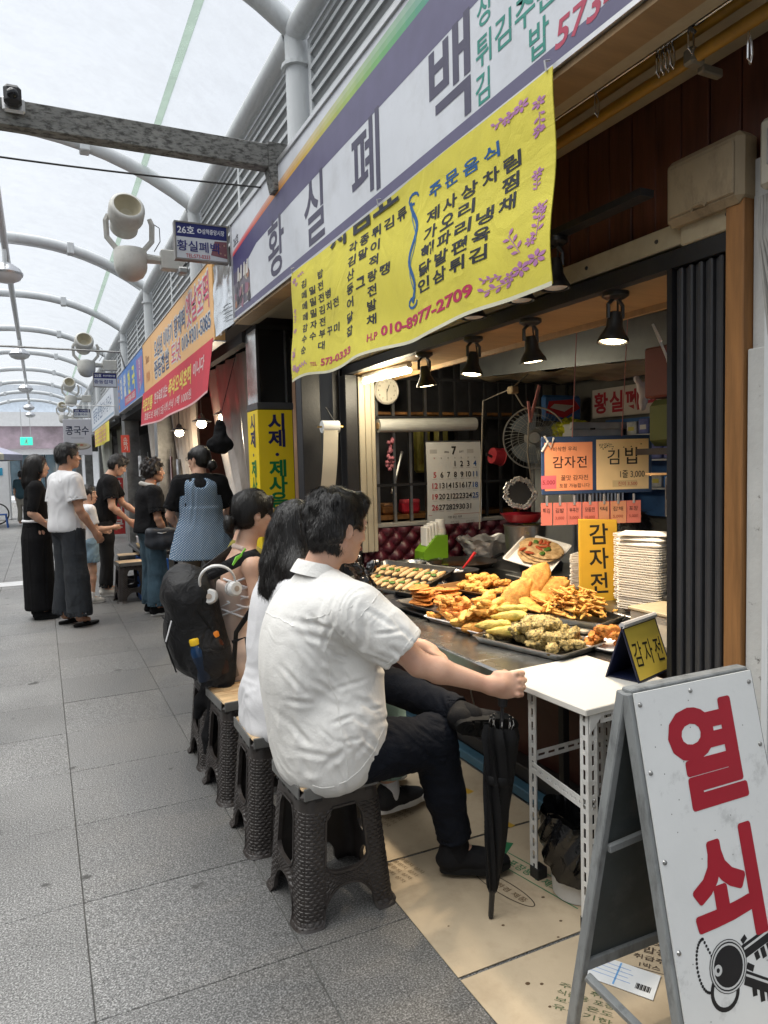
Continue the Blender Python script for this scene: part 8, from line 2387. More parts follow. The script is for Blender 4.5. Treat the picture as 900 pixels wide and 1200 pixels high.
garment('top',J,.011,M_olive,t,lambda V: top_prims(J,.02,.8,V,sl_r=.075),[(J['pel'] - A(0,0,.07),A(0,0,-1)),(J['neck'] + A(0,0,.02),A(.2,0,1))],lo=lo,hi=hi)
lo,hi = bounds(J,('hipL','hipR','knL','knR','anR','anL'),.16)
garment('trousers',J,.012,M_navyt,t,lambda V: leg_prims(J,V,.015,.06),[(J['anR'] + A(0,0,.03),A(0,0,-1))],lo=lo,hi=hi)
hair(J,t,short_hair,n=500,length=.04,h=.01,seed=41)
s6 = dup(s1,TR((1.08,4.35,0),.1),'plastic stool under the person in the olive top, hidden behind the others')

# ================================================================ standing people
def tee(J,m,t,h=.010,ex=.018,sl=.62,hem=-.06,seed=1,slr=None,name='tee_shirt',wr=.006,extra=None,aniso=(1,1,.4)):
	lo,hi = bounds(J,('pel','neck','shL','shR','elL','elR'),.17); lo[2] -= .06

	def pr_(V):
		top_prims(J,ex,min(1,sl),V,sl_r=slr or .07 + ex * .4)
		V.el(J['pel'] + A(0,0,.02),A(.13 * J.get('dp',1),.168 * J.get('wd',1),.16) * J['k'] + A(ex,ex,0) * .6,np.stack([J['f'],J['l'],A(0,0,1)],1),.05)
		if extra: extra(V)
	return garment(name,J,h,m,t,pr_,[(J['pel'] + A(0,0,hem),A(0,0,-1)),(J['neck'] + A(0,0,.03),unit(J['f'] * .25 + A(0,0,1)))],wr=wr,wf=13,lo=lo,hi=hi,aniso=aniso,seed=seed)

def trousers(J,m,t,h=.010,ex=.012,cuff=.065,hem=.03,knee=.0,seed=2,name='trousers',wr=.006):
	lo,hi = bounds(J,('pel','hipL','hipR','knL','knR','anR','anL'),.18); lo[2] = -.01
	return garment(name,J,h,m,t,lambda V: leg_prims(J,V,ex,cuff,knee=knee),[(A(0,0,hem),A(0,0,-1))],wr=wr,wf=11,lo=lo,hi=hi,aniso=(1,1,.3),seed=seed)

# 4. tall man in a white tee
t = thing('person','tall man in a white tee and wide charcoal jeans standing in the walkway','person',(.28,7.75,0))
J = stand(.22,7.72,22,1.80)
J['neck'] = rel(J,.0,0,1.51); J['head'] = rel(J,.05,0,1.685); J['hf'] = unit(A(.98,.1,-.12))
J['wrR'] = rel(J,.17,-.24,.93); J['elR'] = rel(J,.02,-.25,1.16); J['wrL'] = rel(J,.1,.2,.95)
J['toeR'] = A(.42,7.70,.03); J['anR'] = A(.28,7.62,.085); J['anL'] = A(.15,7.85,.085); J['toeL'] = A(.28,7.93,.03); J['wd'] = 1.02; J['dp'] = 1.05
body(J,.009,M_skin2,parent=t); face_bits(J,t)
tee(J,M_tee,t,.008,.026,.70,-.03,51,.088)
trousers(J,M_denimd,t,.009,.020,.118,.025,.03,52)
hair(J,t,lambda V,W_,R,k: short_hair(V,W_,R,k,-.085),n=1500,length=.04,width=.0022,lift=.012,h=.008,seed=53)
for s in 'LR': shoe(J,s,M_blkcloth,M_rubb,t,.009,kind='sandal')

# 5. woman in black
t = thing('person','woman in a black top and long black skirt with a white waistband','person',(-.08,8.35,0))
J = stand(-.06,8.32,5,1.72)
J['wd'] = .82; J['dp'] = .85; J['hf'] = unit(A(.97,-.12,-.10)); J['nk'] = .85
J['elR'] = rel(J,-.05,-.21,1.12); J['wrR'] = rel(J,.12,-.16,.96); J['elL'] = rel(J,-.05,.21,1.12); J['wrL'] = rel(J,.14,.08,.98)
body(J,.010,M_skin,parent=t); face_bits(J,t)
tee(J,M_blkcloth,t,.010,.012,.98,.03,61,.052,'top')
lo,hi = bounds(J,('pel','hipL','hipR','anL','anR'),.22); lo[2] = 0
R2 = np.stack([J['f'],J['l'],A(0,0,1)],1)

def skirt(V):
	V.cone([(.02,.15,.205),(.55,.145,.195),(.85,.145,.19),(1.0,.118,.150),(1.06,.112,.142)],J['f'],J['l'],J['pel'])

garment('skirt',J,.010,M_blkcloth,t,skirt,[(A(0,0,.10),A(0,0,-1)),(A(0,0,1.03),A(0,0,1))],wr=.009,wf=12,lo=lo,hi=hi,aniso=(1,1,.15),seed=62)
V = Vox(*bounds(J,('pel',),.2),.01); V.el(rel(J,0,0,1.03),(.14,.165,.03),R2,0); P_,F = V.nets(); np_mesh('waistband',P_,F,M_tee,t)

def lhs(V,W_,R,k):
	V.el(W_(-.015,0,.036),A(.106,.088,.098) * k,R,.01); V.el(W_(-.04,0,-.04),A(.08,.084,.10) * k,R,.04)
	V.chain([W_(-.06,0,-.05),W_(-.075,0,-.16),W_(-.08,0,-.26)],[.08,.075,.05],.05)
	V.el(W_(.13,.0,-.05),A(.095,.09,.10) * k,R,.01,'sub')
	for s in (1,-1): V.rc(W_(.05,.06 * s,.05),W_(.045,.075 * s,-.05),.016,.014,.02)

hair(J,t,lhs,n=900,length=.2,width=.004,lift=.006,h=.009,grav=.85,crown=(-.02,0,.12),seed=63,segs=7,lo_pad=.2,down=.2)
for s in 'LR': shoe(J,s,M_shoeb,M_rubb,t,.009)

# 6. man with glasses in a black tee
t = thing('person','man with glasses in a black tee bending over the stall goods','person',(.75,9.4,0))
J = stand(.68,9.40,-8,1.74,.10)
J['head'] = rel(J,.20,0,1.60); J['neck'] = rel(J,.09,0,1.46); J['hf'] = unit(A(.86,-.1,-.5)); J['hu'] = unit(A(.5,0,.86))
J['elR'] = rel(J,.12,-.24,1.10); J['wrR'] = rel(J,.30,-.16,.92); J['elL'] = rel(J,.22,.22,1.12); J['wrL'] = rel(J,.46,.13,.95)
J['toeR'] = rel(J,.17,-.13,.03); J['toeL'] = rel(J,.22,.12,.03)
body(J,.010,M_skin,parent=t); face_bits(J,t,True)
tee(J,M_blkcloth,t,.010,.024,.72,-.06,71,.085)
trousers(J,mat('black_trousers',(.010,.010,.011),.85,var=.2),t,.010,.012,.075,.06,0,72)
hair(J,t,lambda V,W_,R,k: short_hair(V,W_,R,k,-.08),n=900,length=.045,width=.003,lift=.02,h=.009,seed=73)
for s in 'LR': shoe(J,s,M_shoew,M_rubw,t,.008)

# 7. girl
t = thing('person','girl in a white tee and pale denim shorts beside the man with glasses','person',(.42,9.0,0))
J = stand(.46,8.98,15,1.36)
J['hk'] = .93; J['hf'] = unit(A(.85,-.4,-.25)); J['wd'] = .88; J['dp'] = .85
J['elR'] = rel(J,.05,-.17,.86); J['wrR'] = rel(J,.26,-.14,.87); J['elL'] = rel(J,.05,.17,.86); J['wrL'] = rel(J,.22,.12,.82)
body(J,.008,M_skin,parent=t); face_bits(J,t)
tee(J,M_tee,t,.009,.022,.75,-.02,81,.07)
lo,hi = bounds(J,('pel','hipL','hipR','knL','knR'),.16)
garment('shorts',J,.009,M_denimp,t,lambda V: leg_prims(J,V,.026,.1,knee=.03),[(A(0,0,.48),A(0,0,-1)),(J['pel'] + A(0,0,.08),A(0,0,1))],wr=.006,lo=lo,hi=hi,seed=82)

def gh(V,W_,R,k):
	V.el(W_(-.015,0,.036),A(.104,.086,.096) * k,R,.01); V.el(W_(-.05,0,-.02),A(.066,.074,.075) * k,R,.03); V.chain([W_(-.10,0,.02),W_(-.13,0,-.04),W_(-.12,0,-.14)],[.03,.03,.015],.02)
	V.el(W_(.135,0,-.045),A(.095,.085,.1) * k,R,.006,'sub')
	for s in (1,-1): V.el(W_(-.005,.092 * s,-.02),A(.026,.03,.034) * k,R,.006,'sub'); V.rc(W_(.06,.06 * s,.04),W_(.07,.062 * s,-.07),.008,.004,.01)

hair(J,t,gh,n=500,length=.07,width=.003,lift=.005,h=.008,grav=.3,seed=83)
for s in 'LR':
	o = shoe(J,s,M_shoew,M_rubw,t,.008)
	V = Vox(J['an' + s] - .08,J['an' + s] + .1,.008); V.rc(J['an' + s] - A(0,0,.02),J['an' + s] + A(0,0,.055),.04,.036,0); P_,F = V.nets(); np_mesh('sock',P_,F,M_tee,t)

# 8. woman with short curly hair
t = thing('person','woman with short curly hair and a pale towel round her neck','person',(1.05,7.85,0))
J = stand(1.03,7.85,10,1.62)
J['wd'] = 1.08; J['dp'] = 1.18; J['hf'] = unit(A(.97,-.15,-.12)); J['head'] = rel(J,.06,0,1.515)
J['elR'] = rel(J,.0,-.25,1.03); J['wrR'] = rel(J,.10,-.22,.82); J['elL'] = rel(J,.05,.25,1.03); J['wrL'] = rel(J,.25,.15,.95)
body(J,.009,M_skin2,parent=t); face_bits(J,t,False)
tee(J,M_blkcloth,t,.009,.026,.82,.0,91,.085,'top')
trousers(J,M_denim,t,.009,.024,.10,.10,.02,92)
V = Vox(J['neck'] - .2,J['neck'] + .2,.009); f_,l_ = J['f'],J['l']
V.chain([J['neck'] + f_ * .10 - A(0,0,.14),J['neck'] + f_ * .08 + l_ * -.05 - A(0,0,.04),J['neck'] + l_ * -.085 + A(0,0,.012),J['neck'] - f_ * .085 + A(0,0,.04),J['neck'] + l_ * .085 + A(0,0,.012),J['neck'] + f_ * .08 + l_ * .05 - A(0,0,.05)],[.014,.02,.024,.024,.024,.018],.01)
P_,F = V.nets(); np_mesh('neck_towel',P_,F,mat('grey_white_towel',(.50,.48,.44),.95,bump=.3,bs=200),t)

def ch_(V,W_,R,k):
	short_hair(V,W_,R,k,-.085)
	for a in range(40):
		q = 2.4 * a; z = -.05 + .17 * a / 40; r = math.sqrt(max(.05,1 - (z / .13) ** 2)) * .1
		if not (math.cos(q) > .45 and z < .06): V.el(W_(-.02 + r * math.cos(q),r * .85 * math.sin(q),z + .02),A(.024,.024,.024) * k,R,.012)

hair(J,t,ch_,n=1300,length=.05,width=.0035,lift=.02,h=.008,seed=93,curl=1.6,m=mat('dark_brown_hair',(.018,.012,.010),.45,var=.3))
for s in 'LR': shoe(J,s,M_shoeb,M_rubw,t,.008)
V = Vox(J['wrR'] - .14,J['wrR'] + .14,.007); V.rc(J['wrR'] + A(0,0,.03),J['wrR'] - A(0,0,.02),.034,.036,.01); hand_sdf(V,J,'R',1.12); P_,F = V.nets(); np_mesh('glove',P_,F,mat('grey_glove',(.13,.12,.14),.9,bump=.3,bs=150),t)
bgc = rel(J,.02,-.24,.83); t2 = thing('shoulder_bag','dark grey soft shoulder bag at the curly haired woman\'s hip','bag',bgc)
V = Vox(bgc - .24,bgc + .24,.009); V.bx(bgc,(.15,.055,.105),np.stack([J['f'],J['l'],A(0,0,1)],1),.05,0); V.el(bgc - A(0,0,.05),(.15,.07,.07),np.stack([J['f'],J['l'],A(0,0,1)],1),.04)
P_,F = V.nets(); N = normals(P_,F); P_ += N * (vnoise(P_ * A(1,1,.5),20,3) * .008)[:,None]
M_bag = mat('slate_bag',(.030,.034,.042),.6,var=.2)
np_mesh('bag_body',P_,F,M_bag,t2)
MB().tube([Vector(bgc + J['f'] * .13 + A(0,0,.07)),Vector(rel(J,.10,-.21,1.05)),Vector(rel(J,.06,.02,1.40)),Vector(rel(J,-.02,.12,1.44))],.012,6,sq=.4).obj('strap',M_bag,t2)
MB().tube([Vector(bgc - J['f'] * .13 + A(0,0,.07) - J['l'] * .02),Vector(bgc - J['l'] * .066 + A(0,0,.05)),Vector(bgc + J['f'] * .13 + A(0,0,.07) - J['l'] * .02)],.005,6).obj('zip',M_alu,t2)

# 9. vendor in a dotted blue apron dress
t = thing('person','woman in a dotted blue apron dress over a black tee','person',(1.33,6.75,0))
J = stand(1.33,6.72,82,1.74)
J['wd'] = 1.10; J['dp'] = 1.12; J['hf'] = unit(A(-.62,.75,-.05)); J['elR'] = rel(J,.08,-.27,1.12); J['wrR'] = rel(J,.26,-.20,1.05); J['elL'] = rel(J,.06,.28,1.10); J['wrL'] = rel(J,.24,.22,1.0)
body(J,.009,M_skin,parent=t); face_bits(J,t,True)
tee(J,M_blkcloth,t,.009,.024,.80,.10,101,.085)

def dots():
	m = mat('dotted_blue_cotton',(.065,.125,.205),.85,var=.08,bump=.1,bs=180)
	n,l = m.node_tree.nodes,m.node_tree.links; b = n['Principled BSDF']
	src = b.inputs['Base Color'].links[0].from_socket
	tc = n.new('ShaderNodeTexCoord'); mp = n.new('ShaderNodeMapping'); mp.inputs['Scale'].default_value = (66,66,66); mp.inputs['Rotation'].default_value = (.0,math.radians(45),0)
	l.new(tc.outputs['Object'],mp.inputs['Vector'])
	v = n.new('ShaderNodeVectorMath'); v.operation = 'FRACTION'; l.new(mp.outputs[0],v.inputs[0])
	s = n.new('ShaderNodeVectorMath'); s.operation = 'SUBTRACT'; l.new(v.outputs[0],s.inputs[0]); s.inputs[1].default_value = (.5,.5,.5)
	z = n.new('ShaderNodeVectorMath'); z.operation = 'MULTIPLY'; l.new(s.outputs[0],z.inputs[0]); z.inputs[1].default_value = (1,0,1)
	d = n.new('ShaderNodeVectorMath'); d.operation = 'LENGTH'; l.new(z.outputs[0],d.inputs[0])
	lt_ = n.new('ShaderNodeMath'); lt_.operation = 'LESS_THAN'; l.new(d.outputs['Value'],lt_.inputs[0]); lt_.inputs[1].default_value = .27
	mx_ = n.new('ShaderNodeMix'); mx_.data_type = 'RGBA'; l.new(lt_.outputs[0],mx_.inputs['Factor']); l.new(src,mx_.inputs['A']); mx_.inputs['B'].default_value = (.42,.46,.5,1)
	l.new(mx_.outputs['Result'],b.inputs['Base Color'])
	return m

M_dot = dots(); R2 = np.stack([J['f'],J['l'],A(0,0,1)],1)
lo,hi = bounds(J,('pel','neck','shL','shR'),.26); lo[2] = .6

def apron(V):
	for i,(c,r,R) in enumerate(torso_chain(J)[1:]): V.el(c,r * .95 + A(.034,.026,0),R,.07)
	V.cone([(.62,.255,.325),(.80,.225,.285),(.98,.185,.235),(1.10,.150,.19),(1.16,.145,.185)],J['f'],J['l'],J['pel'],.04)
	for s in 'LR': V.rc(J['sh' + s] * .62 + J['neck'] * .38 + A(0,0,.0),J['sh' + s] * .62 + J['neck'] * .38 - A(0,0,.2),.052,.09,.04)

nb = J['neck']
cuts = [(A(0,0,.70),A(0,0,-1)),(J['sh' + 'L'] * .85 + nb * .15,J['l'],nb - A(.5,.5,.13),nb + .5),(J['shR'] * .85 + nb * .15,-J['l'],nb - A(.5,.5,.13),nb + .5)]
V_ = garment('apron_dress',J,.008,M_dot,t,apron,cuts,wr=.006,wf=10,lo=lo,hi=hi,aniso=(1,1,.12),seed=102,carve=[(nb - J['f'] * .16 + A(0,0,.06),nb - J['f'] * .15 - A(0,0,.03),.085,.07),(nb + A(0,0,.0),nb + A(0,0,.1),.09,.12),(J['shL'],J['elL'],.075,.09),(J['shR'],J['elR'],.075,.09)])
trousers(J,mat('khaki_leggings',(.16,.13,.10),.9),t,.012,.0,.045,.1,0,103,'leggings')
hair(J,t,bh,n=900,length=.08,width=.003,lift=.006,h=.008,grav=.1,crown=(.06,0,.10),seed=104,flow=fl)
for s in 'LR': shoe(J,s,M_shoeb,M_rubb,t,.009)

# 10. stallholder behind the foam trays: only dark hair shows
hp_ = P(744,618,'y',3.2)
t = thing('person','dark haired stallholder bending behind the stacks of foam trays','person',(hp_.x,3.2,0))
J = stand(hp_.x + .02,3.26,200,1.45,.06)
J['head'] = A(hp_.x,hp_.y,hp_.z - .03); J['neck'] = J['head'] - A(-.04,-.02,.16); J['hf'] = unit(A(-.7,-.3,-.7)); J['hu'] = unit(A(-.6,-.3,.75))
J['shL'] = J['neck'] + A(.02,-.17,-.07); J['shR'] = J['neck'] + A(.0,.17,-.07)
for s in 'LR': J['el' + s] = J['sh' + s] + A(-.04,0,-.24); J['wr' + s] = J['el' + s] + A(-.2,0,-.03)
body(J,.013,M_skin,parent=t)
tee(J,mat('grey_check_top',(.06,.06,.065),.9,var=.5,vs=30),t,.012,.02,.9,-.05,111)
trousers(J,M_navyt,t,.014)
hair(J,t,lambda V,W_,R,k: short_hair(V,W_,R,k,-.08),n=1200,length=.06,width=.0025,lift=.03,h=.010,seed=113,curl=1.0)

# ================================================================ the neighbouring stalls along the row
def flatsign(name,lab,y0,y1,z0,z1,m,x=1.5,depth=.1,cat='sign',group=None):
	t = thing(name,lab,cat,(x,(y0 + y1) / 2,z0),0,group)
	MB().box((x,y0,z0),(x + depth,y1,z1),bev=.004).obj('sign_face',m,t)
	MB().box((x - .008,y0,z0 - .012),(x + depth,y1,z0 - .001)).box((x - .008,y0,z1 + .001),(x + depth,y1,z1 + .012)).obj('frame',M_alu,t)
	return t,Print((x,y1,z0),(0,-1,0),(0,0,1))

M_org = mat('orange_sign',(.72,.40,.14),.45,var=.05,dirt=.12,dcol=(.4,.2,.1))
t,pr = flatsign('orange_sign','wide orange signboard with outlined Korean letters above the red banner',6.62,11.5,2.70,3.43,M_org)
NV,WH,RD2 = (.02,.06,.16),(.62,.60,.56),(.55,.05,.12)

def otext(pr,s_,x,y,size,c,wid=None,o=WH,bold=.03):
	pr.text(s_,x,y,size,o,bold + .05,wid=None if wid is None else wid * 1.02,lift=.004); pr.text(s_,x,y,size,c,bold - .02,wid=wid,lift=.007)

otext(pr,'오십년 이야기 황제떡',2.35,.47,.25,NV,2.3); otext(pr,'옛날호떡',4.15,.50,.36,RD2,1.15)
otext(pr,'중동찹쌀',1.75,.20,.26,NV,1.25); otext(pr,'도넛',2.85,.20,.26,RD2,.62); otext(pr,'010-9301-5085',4.0,.215,.20,NV,1.5)
pr.text('Since',.48,.46,.17,(.40,.16,.05),.02,lift=.005); pr.text('1980',.48,.20,.2,(.62,.25,.08),.03,lift=.005)
for x in (.06,.9): pr.rect(x,.05,x + .01,.68,(.5,.22,.08),.003)
pr.obj('lettering',t)
M_red = mat('red_banner_cloth',(.48,.035,.055),.75,var=.08,bump=.1,bs=150)

def redp(x,y,z):
	s = x / 5.0
	sag = -.05 * math.sin(math.pi * s) * (1 - y / .48)
	return Vector((1.47 - .02 * math.sin(s * 14 + 2 * y) * (1 - y / .48) - z - .05 * (1 - y / .48),11.45 - x,2.21 + .02 * s + y * (1 + .0 * s) + sag))

t = thing('red_banner','red cloth banner with yellow and white lettering hung below the orange sign','banner',(1.47,9,2.2))
m = MB().grid(lambda u,v: redp(u * 4.9,v * .48,0),50,10); m.grid(lambda u,v: redp(u * 4.9,v * .48,-.003),50,10,flip=True); m.obj('cloth',M_red,t,smooth=True)
MB().grid(lambda u,v: redp(u * 4.9,v * .02 - .01,.002),50,1).obj('hem',mat('pink_hem',(.6,.35,.35),.8),t)
pr = Print((0,0,0),(0,-1,0),(0,0,1),warp=redp)
YL = (.68,.50,.06)
pr.text('주문전통',.62,.28,.2,YL,.03,wid=.95,lift=.006); pr.text('한우육회 있는',1.85,.30,.15,(.65,.5,.48),.02,wid=1.2,lift=.006); pr.text('즉석오색호떡',3.2,.30,.2,YL,.03,wid=1.35,lift=.006); pr.text('이니다',4.3,.31,.15,(.65,.5,.48),.02,wid=.6,lift=.006)
pr.text('찹쌀도넛 꽈배기 모듬 식혜 선식 1팩 1000원',2.2,.11,.11,(.65,.45,.42),.015,wid=3.4,lift=.006)
pr.obj('lettering',t)
M_bl = mat('bright_blue_sign',(.05,.17,.48),.45,var=.05)
t,pr = flatsign('blue_sign','bright blue shop sign with yellow and white Korean letters beyond the orange one',11.56,15.45,2.70,3.41,M_bl)
pr.text('당',.70,.42,.42,WH,.04,lift=.004); pr.text('월',1.3,.42,.42,WH,.04,lift=.004); pr.text('한',2.0,.40,.42,(.65,.60,.12),.04,lift=.004); pr.text('국',2.65,.40,.42,(.65,.60,.12),.04,lift=.004)
pr.rect(1.2,.04,2.9,.20,(.50,.04,.10),.003); pr.text('010-5580-1055',2.05,.12,.12,WH,.02,wid=1.4,lift=.006); pr.poly([(3.2,.05),(3.8,.2),(3.85,.6),(3.1,.62)],(.30,.14,.34),.003); pr.vtext('전통가',3.5,.52,.17,.15,WH,.03,lift=.006)
for k in range(5): pr.disc(.2,.1 + k * .13,.1,.05,(.55,.25,.05),8,.003)
pr.obj('lettering',t)
t,pr = flatsign('white_sign','long pale shop sign with grey-blue letters beyond the blue sign',16.4,23.6,2.74,3.40,M_blade)
pr.text('중동냉면',2.3,.38,.42,(.10,.16,.26),.02,wid=3.0,lift=.004); pr.text('콩국수 칼국수',5.2,.36,.36,(.14,.18,.25),.01,wid=2.9,lift=.004); pr.rect(.05,.04,7.1,.09,(.25,.35,.45),.003)
pr.obj('lettering',t)
a,b = P(111,508,'x',1.45),P(128,499,'x',1.45)
t = thing('small_yellow_banner','small yellow cloth banner under the far pale sign','banner',(1.45,(a.y + b.y) / 2,2.2))
MB().grid(lambda u,v: (1.45 - .03 * math.sin(u * 9) * (1 - v),a.y + (b.y - a.y) * u,2.22 + v * .46),20,6).obj('cloth',M_ban,t,smooth=True)
pr = Print((1.41,a.y,2.22),(0,-1,0),(0,0,1))
for r in range(4): pr.text('국수 비빔밥 냉면',(a.y - b.y) / 2,.38 - r * .1,.08,(.45,.05,.2),.02,wid=(a.y - b.y) * .8,lift=.01)
pr.obj('lettering',t)
t = thing('noodle_sign','hanging white sign lettered 콩국수 with a picture of a bowl of noodles','sign',(.73,16,1.88))
MB().box((.465,16.0,1.885),(.995,16.05,2.62),bev=.004).obj('sign_face',mat('lilac_white_sign',(.60,.60,.64),.45,var=.04),t)
MB().tube([(.5,16.02,2.62),(.5,16.02,2.9)],.008,6).tube([(.96,16.02,2.62),(.96,16.02,2.9)],.008,6).tube([(.45,16.02,2.9),(1.5,16.02,2.9)],.012,6).obj('hanger',M_alu,t)
pr = Print((.465,16.0,1.885),(1,0,0),(0,0,1))
pr.text('콩국수',.265,.50,.20,(.02,.03,.07),.015,wid=.44,lift=.004); pr.rect(.14,.355,.39,.362,(.3,.3,.35)); pr.rect(.14,.335,.39,.34,(.3,.3,.35))
pr.disc(.31,.18,.20,.075,(.30,.26,.22),24,.003); pr.disc(.31,.195,.185,.062,(.62,.58,.50),24,.004); pr.disc(.31,.20,.13,.04,(.50,.42,.30),18,.005); pr.disc(.33,.205,.04,.015,(.45,.10,.05),10,.006); pr.disc(.27,.21,.03,.012,(.2,.3,.1),10,.007)
pr.obj('lettering',t)

# inside of the next stall
st = thing('hotteok_stall','next market stall with plastic curtains, a beige sheet wall and warm hanging bulbs','stall',(2.5,8.8,0))
M_sheet = mat('beige_plastic_sheet',(.30,.225,.185),.4,var=.15,vs=3,bump=.2,bs=12)
MB().grid(lambda u,v: (2.9 + .03 * math.sin(u * 13 + v * 3),6.2 + u * 5.2,v * 2.7),30,10).obj('sheet_wall',M_sheet,st,smooth=True)
MB().box((1.95,6.12,2.66),(4.0,11.4,2.72)).obj('ceiling',M_dark,st)
MB().box((1.62,6.12,2.60),(1.70,11.44,2.69)).obj('lintel',M_dark,st)
MB().box((2.9,11.35,0),(4,11.42,2.7)).box((1.96,11.40,0),(2.9,11.44,2.7)).obj('side_wall',mat('dim_red_wall',(.14,.05,.04),.7,var=.3),st)
MB().box((1.75,8.2,.70),(2.4,11.2,.78),bev=.01).obj('counter_top',M_steel_d,st)
MB().box((1.78,8.25,0),(2.36,11.15,.699)).obj('counter_base',mat('grey_counter_base',(.12,.12,.12),.6),st)
M_cur = mat('cloudy_plastic_curtain',(.30,.26,.22),.32,var=.2,vs=3,stretch=(4,4,.4),spec=.5)

def curtain(y_top0,y_top1,y_bot0,y_bot1,z0,z1,x,lab,n=60,m=None):
	t = thing('plastic_curtain',lab,'curtain',(x,(y_top0 + y_top1) / 2,z0),0,'curtains of the far stalls')

	def fn(u,v):
		q = (1 - v) ** 1.4
		y = (y_top0 + (y_top1 - y_top0) * u) * (1 - q) + (y_bot0 + (y_bot1 - y_bot0) * u) * q
		return (x + .05 * math.sin(u * 34 + v) * (.5 + .5 * v) + .02 * math.sin(u * 71),y,z0 + (z1 - z0) * v)
	MB().grid(fn,n,14).obj('drape',m or M_cur,t,smooth=True)
	return t

curtain(6.15,8.4,6.12,6.5,.4,2.62,1.80,'cloudy plastic curtain gathered against the yellow sign pillar')
curtain(9.6,11.2,9.1,9.5,.3,2.60,1.85,'cloudy plastic curtain gathered in the middle of the next stall')
curtain(11.9,13.8,11.8,12.2,.3,2.55,1.85,'greyish curtain gathered beside the second pillar')
M_gcur = mat('grey_green_curtain',(.20,.20,.17),.7,var=.3,vs=4,stretch=(3,3,.4))
curtain(16.7,19.0,16.7,17.2,.2,2.6,1.8,'grey green cloth curtain far along the row, nearer one',m=M_gcur)
curtain(20,23.0,20.0,20.6,.2,2.6,1.7,'grey green cloth curtain farthest along the row',m=M_gcur)

def pendant(p,lab,s=1.0,e=1.0):
	t = thing('pendant_lamp',lab,'lamp',p,0,'bulb lamps hung in the next stall')
	MB().tube([(0,0,.06),(0,0,.45)],.006,6).obj('cord',M_cable,t,world=False)
	MB().lathe([(.012,.07),(.03,.05),(.04,.02),(.11 * s,-.015),(.112 * s,-.02),(.05,.0)],22,cap=False).obj('lamp_shade',M_lshade,t,smooth=True,world=False)
	MB().lathe([(.025,.0),(.045,-.02),(.055,-.045),(.045,-.075),(.02,-.09),(0,-.093)],16).obj('bulb',bpy.data.materials.get('lit_bulb') or mat('lit_bulb',(.9,.85,.7),.4,emis=(1,.86,.62),estr=10),t,smooth=True,world=False)
	ld = bpy.data.lights.new('bulb_light','POINT'); ld.energy = 5 * e; ld.color = (1,.84,.62); ld.shadow_soft_size = .06
	lo = bpy.data.objects.new('bulb_light',ld); COL.objects.link(lo); lo.parent = t; lo.location = (0,0,-.16)

pendant(P(236,492,'y',8.2),'lit bulb lamp with a black shade in the next stall, right of two')
pendant(P(210,503,'y',9.3),'lit bulb lamp with a black shade in the next stall, left of two')
pendant(P(262,484,'y',7.6),'lit bulb lamp half hidden behind the plastic curtain')
c = P(258,510,'y',6.6)
v_ = Vox((c.x - .16,c.y - .1,c.z - .2),(c.x + .16,c.y + .1,c.z + .22),.009); v_.rc(c + Vector((0,0,-.08)),c + Vector((0,0,.10)),.085,.04,.02).el(c + Vector((0,0,-.09)),(.13,.06,.07),None,.05)
V,F = v_.nets(); N = normals(V,F); V += N * (vnoise(V,22,3) * .012)[:,None]
tag(np_mesh('black_bag',V,F,M_blkcloth),'black cloth bag hanging beside the plastic curtain','bag')
tag(MB().tube([c + Vector((0,0,.14)),Vector((1.72,c.y + .1,2.62))],.004,5).obj('bag_string',M_cable),'cord from which the black cloth bag hangs','cord')
# goods on and in front of the next counter
goods = [('pink_carton','pink lidded box on the goods table, middle of the stack',(1.25,9.35,.70),(.34,.5,.07),(.50,.14,.20)),('white_carton','white tub under the pink box on the goods table',(1.25,9.35,.60),(.36,.52,.09),(.55,.50,.50)),('yellow_carton','yellow tray at the bottom of the goods stack',(1.25,9.35,.55),(.36,.54,.045),(.50,.32,.08))]
tb2 = thing('goods_table','low dark table of goods in front of the next stall','table',(1.3,9.3,0))
MB().box((1.04,8.95,.50),(1.7,10.3,.545),bev=.006).obj('tabletop',M_black,tb2)
for x in (1.08,1.62):
	for y in (9.0,10.2): MB().box((x,y,0),(x + .05,y + .05,.499)).obj('leg',M_black,tb2)
for nm,l,c,d,col in goods:
	g = thing(nm,l,'box',c); MB().box((-d[0] / 2,-d[1] / 2,0),(d[0] / 2,d[1] / 2,d[2]),bev=.012).obj('box_body',mat(nm + '_plastic',col,.45,var=.1),g,world=False)
	MB().box((-d[0] / 2 - .008,-d[1] / 2 - .008,d[2] - .012),(d[0] / 2 + .008,d[1] / 2 + .008,d[2] + .004),bev=.004).obj('rim',mat(nm + '_rim',tuple(min(.6,q * 1.15) for q in col),.4),g,world=False)
M_crate = mat('blue_crate',(.02,.09,.33),.45,var=.15)
for k,(x,y,z,l) in enumerate(((1.16,8.92,.0,'blue plastic crate on the ground beside the goods table'),(1.2,9.4,.0,'blue plastic crate under the goods table'))):
	g = thing('blue_crate',l,'crate',(x,y,z),0,'blue crates'); m = MB()
	for zz in (.0,.1,.2,.3,.4):
		for sx in (-.17,.158): m.box((sx,-.13,zz),(sx + .012,.13,zz + .06))
		for sy in (-.13,.118): m.box((-.157,sy,zz),(.157,sy + .012,zz + .06))
	m.box((-.17,-.13,.0),(.17,.13,.01)); m.obj('lattice',M_crate,g,world=False)
	mm = MB()
	for sx in (-.172,.15):
		for sy in (-.132,.11): mm.box((sx,sy,0.002),(sx + .022,sy + .022,.46))
	mm.obj('corner_post',M_crate,g,world=False)
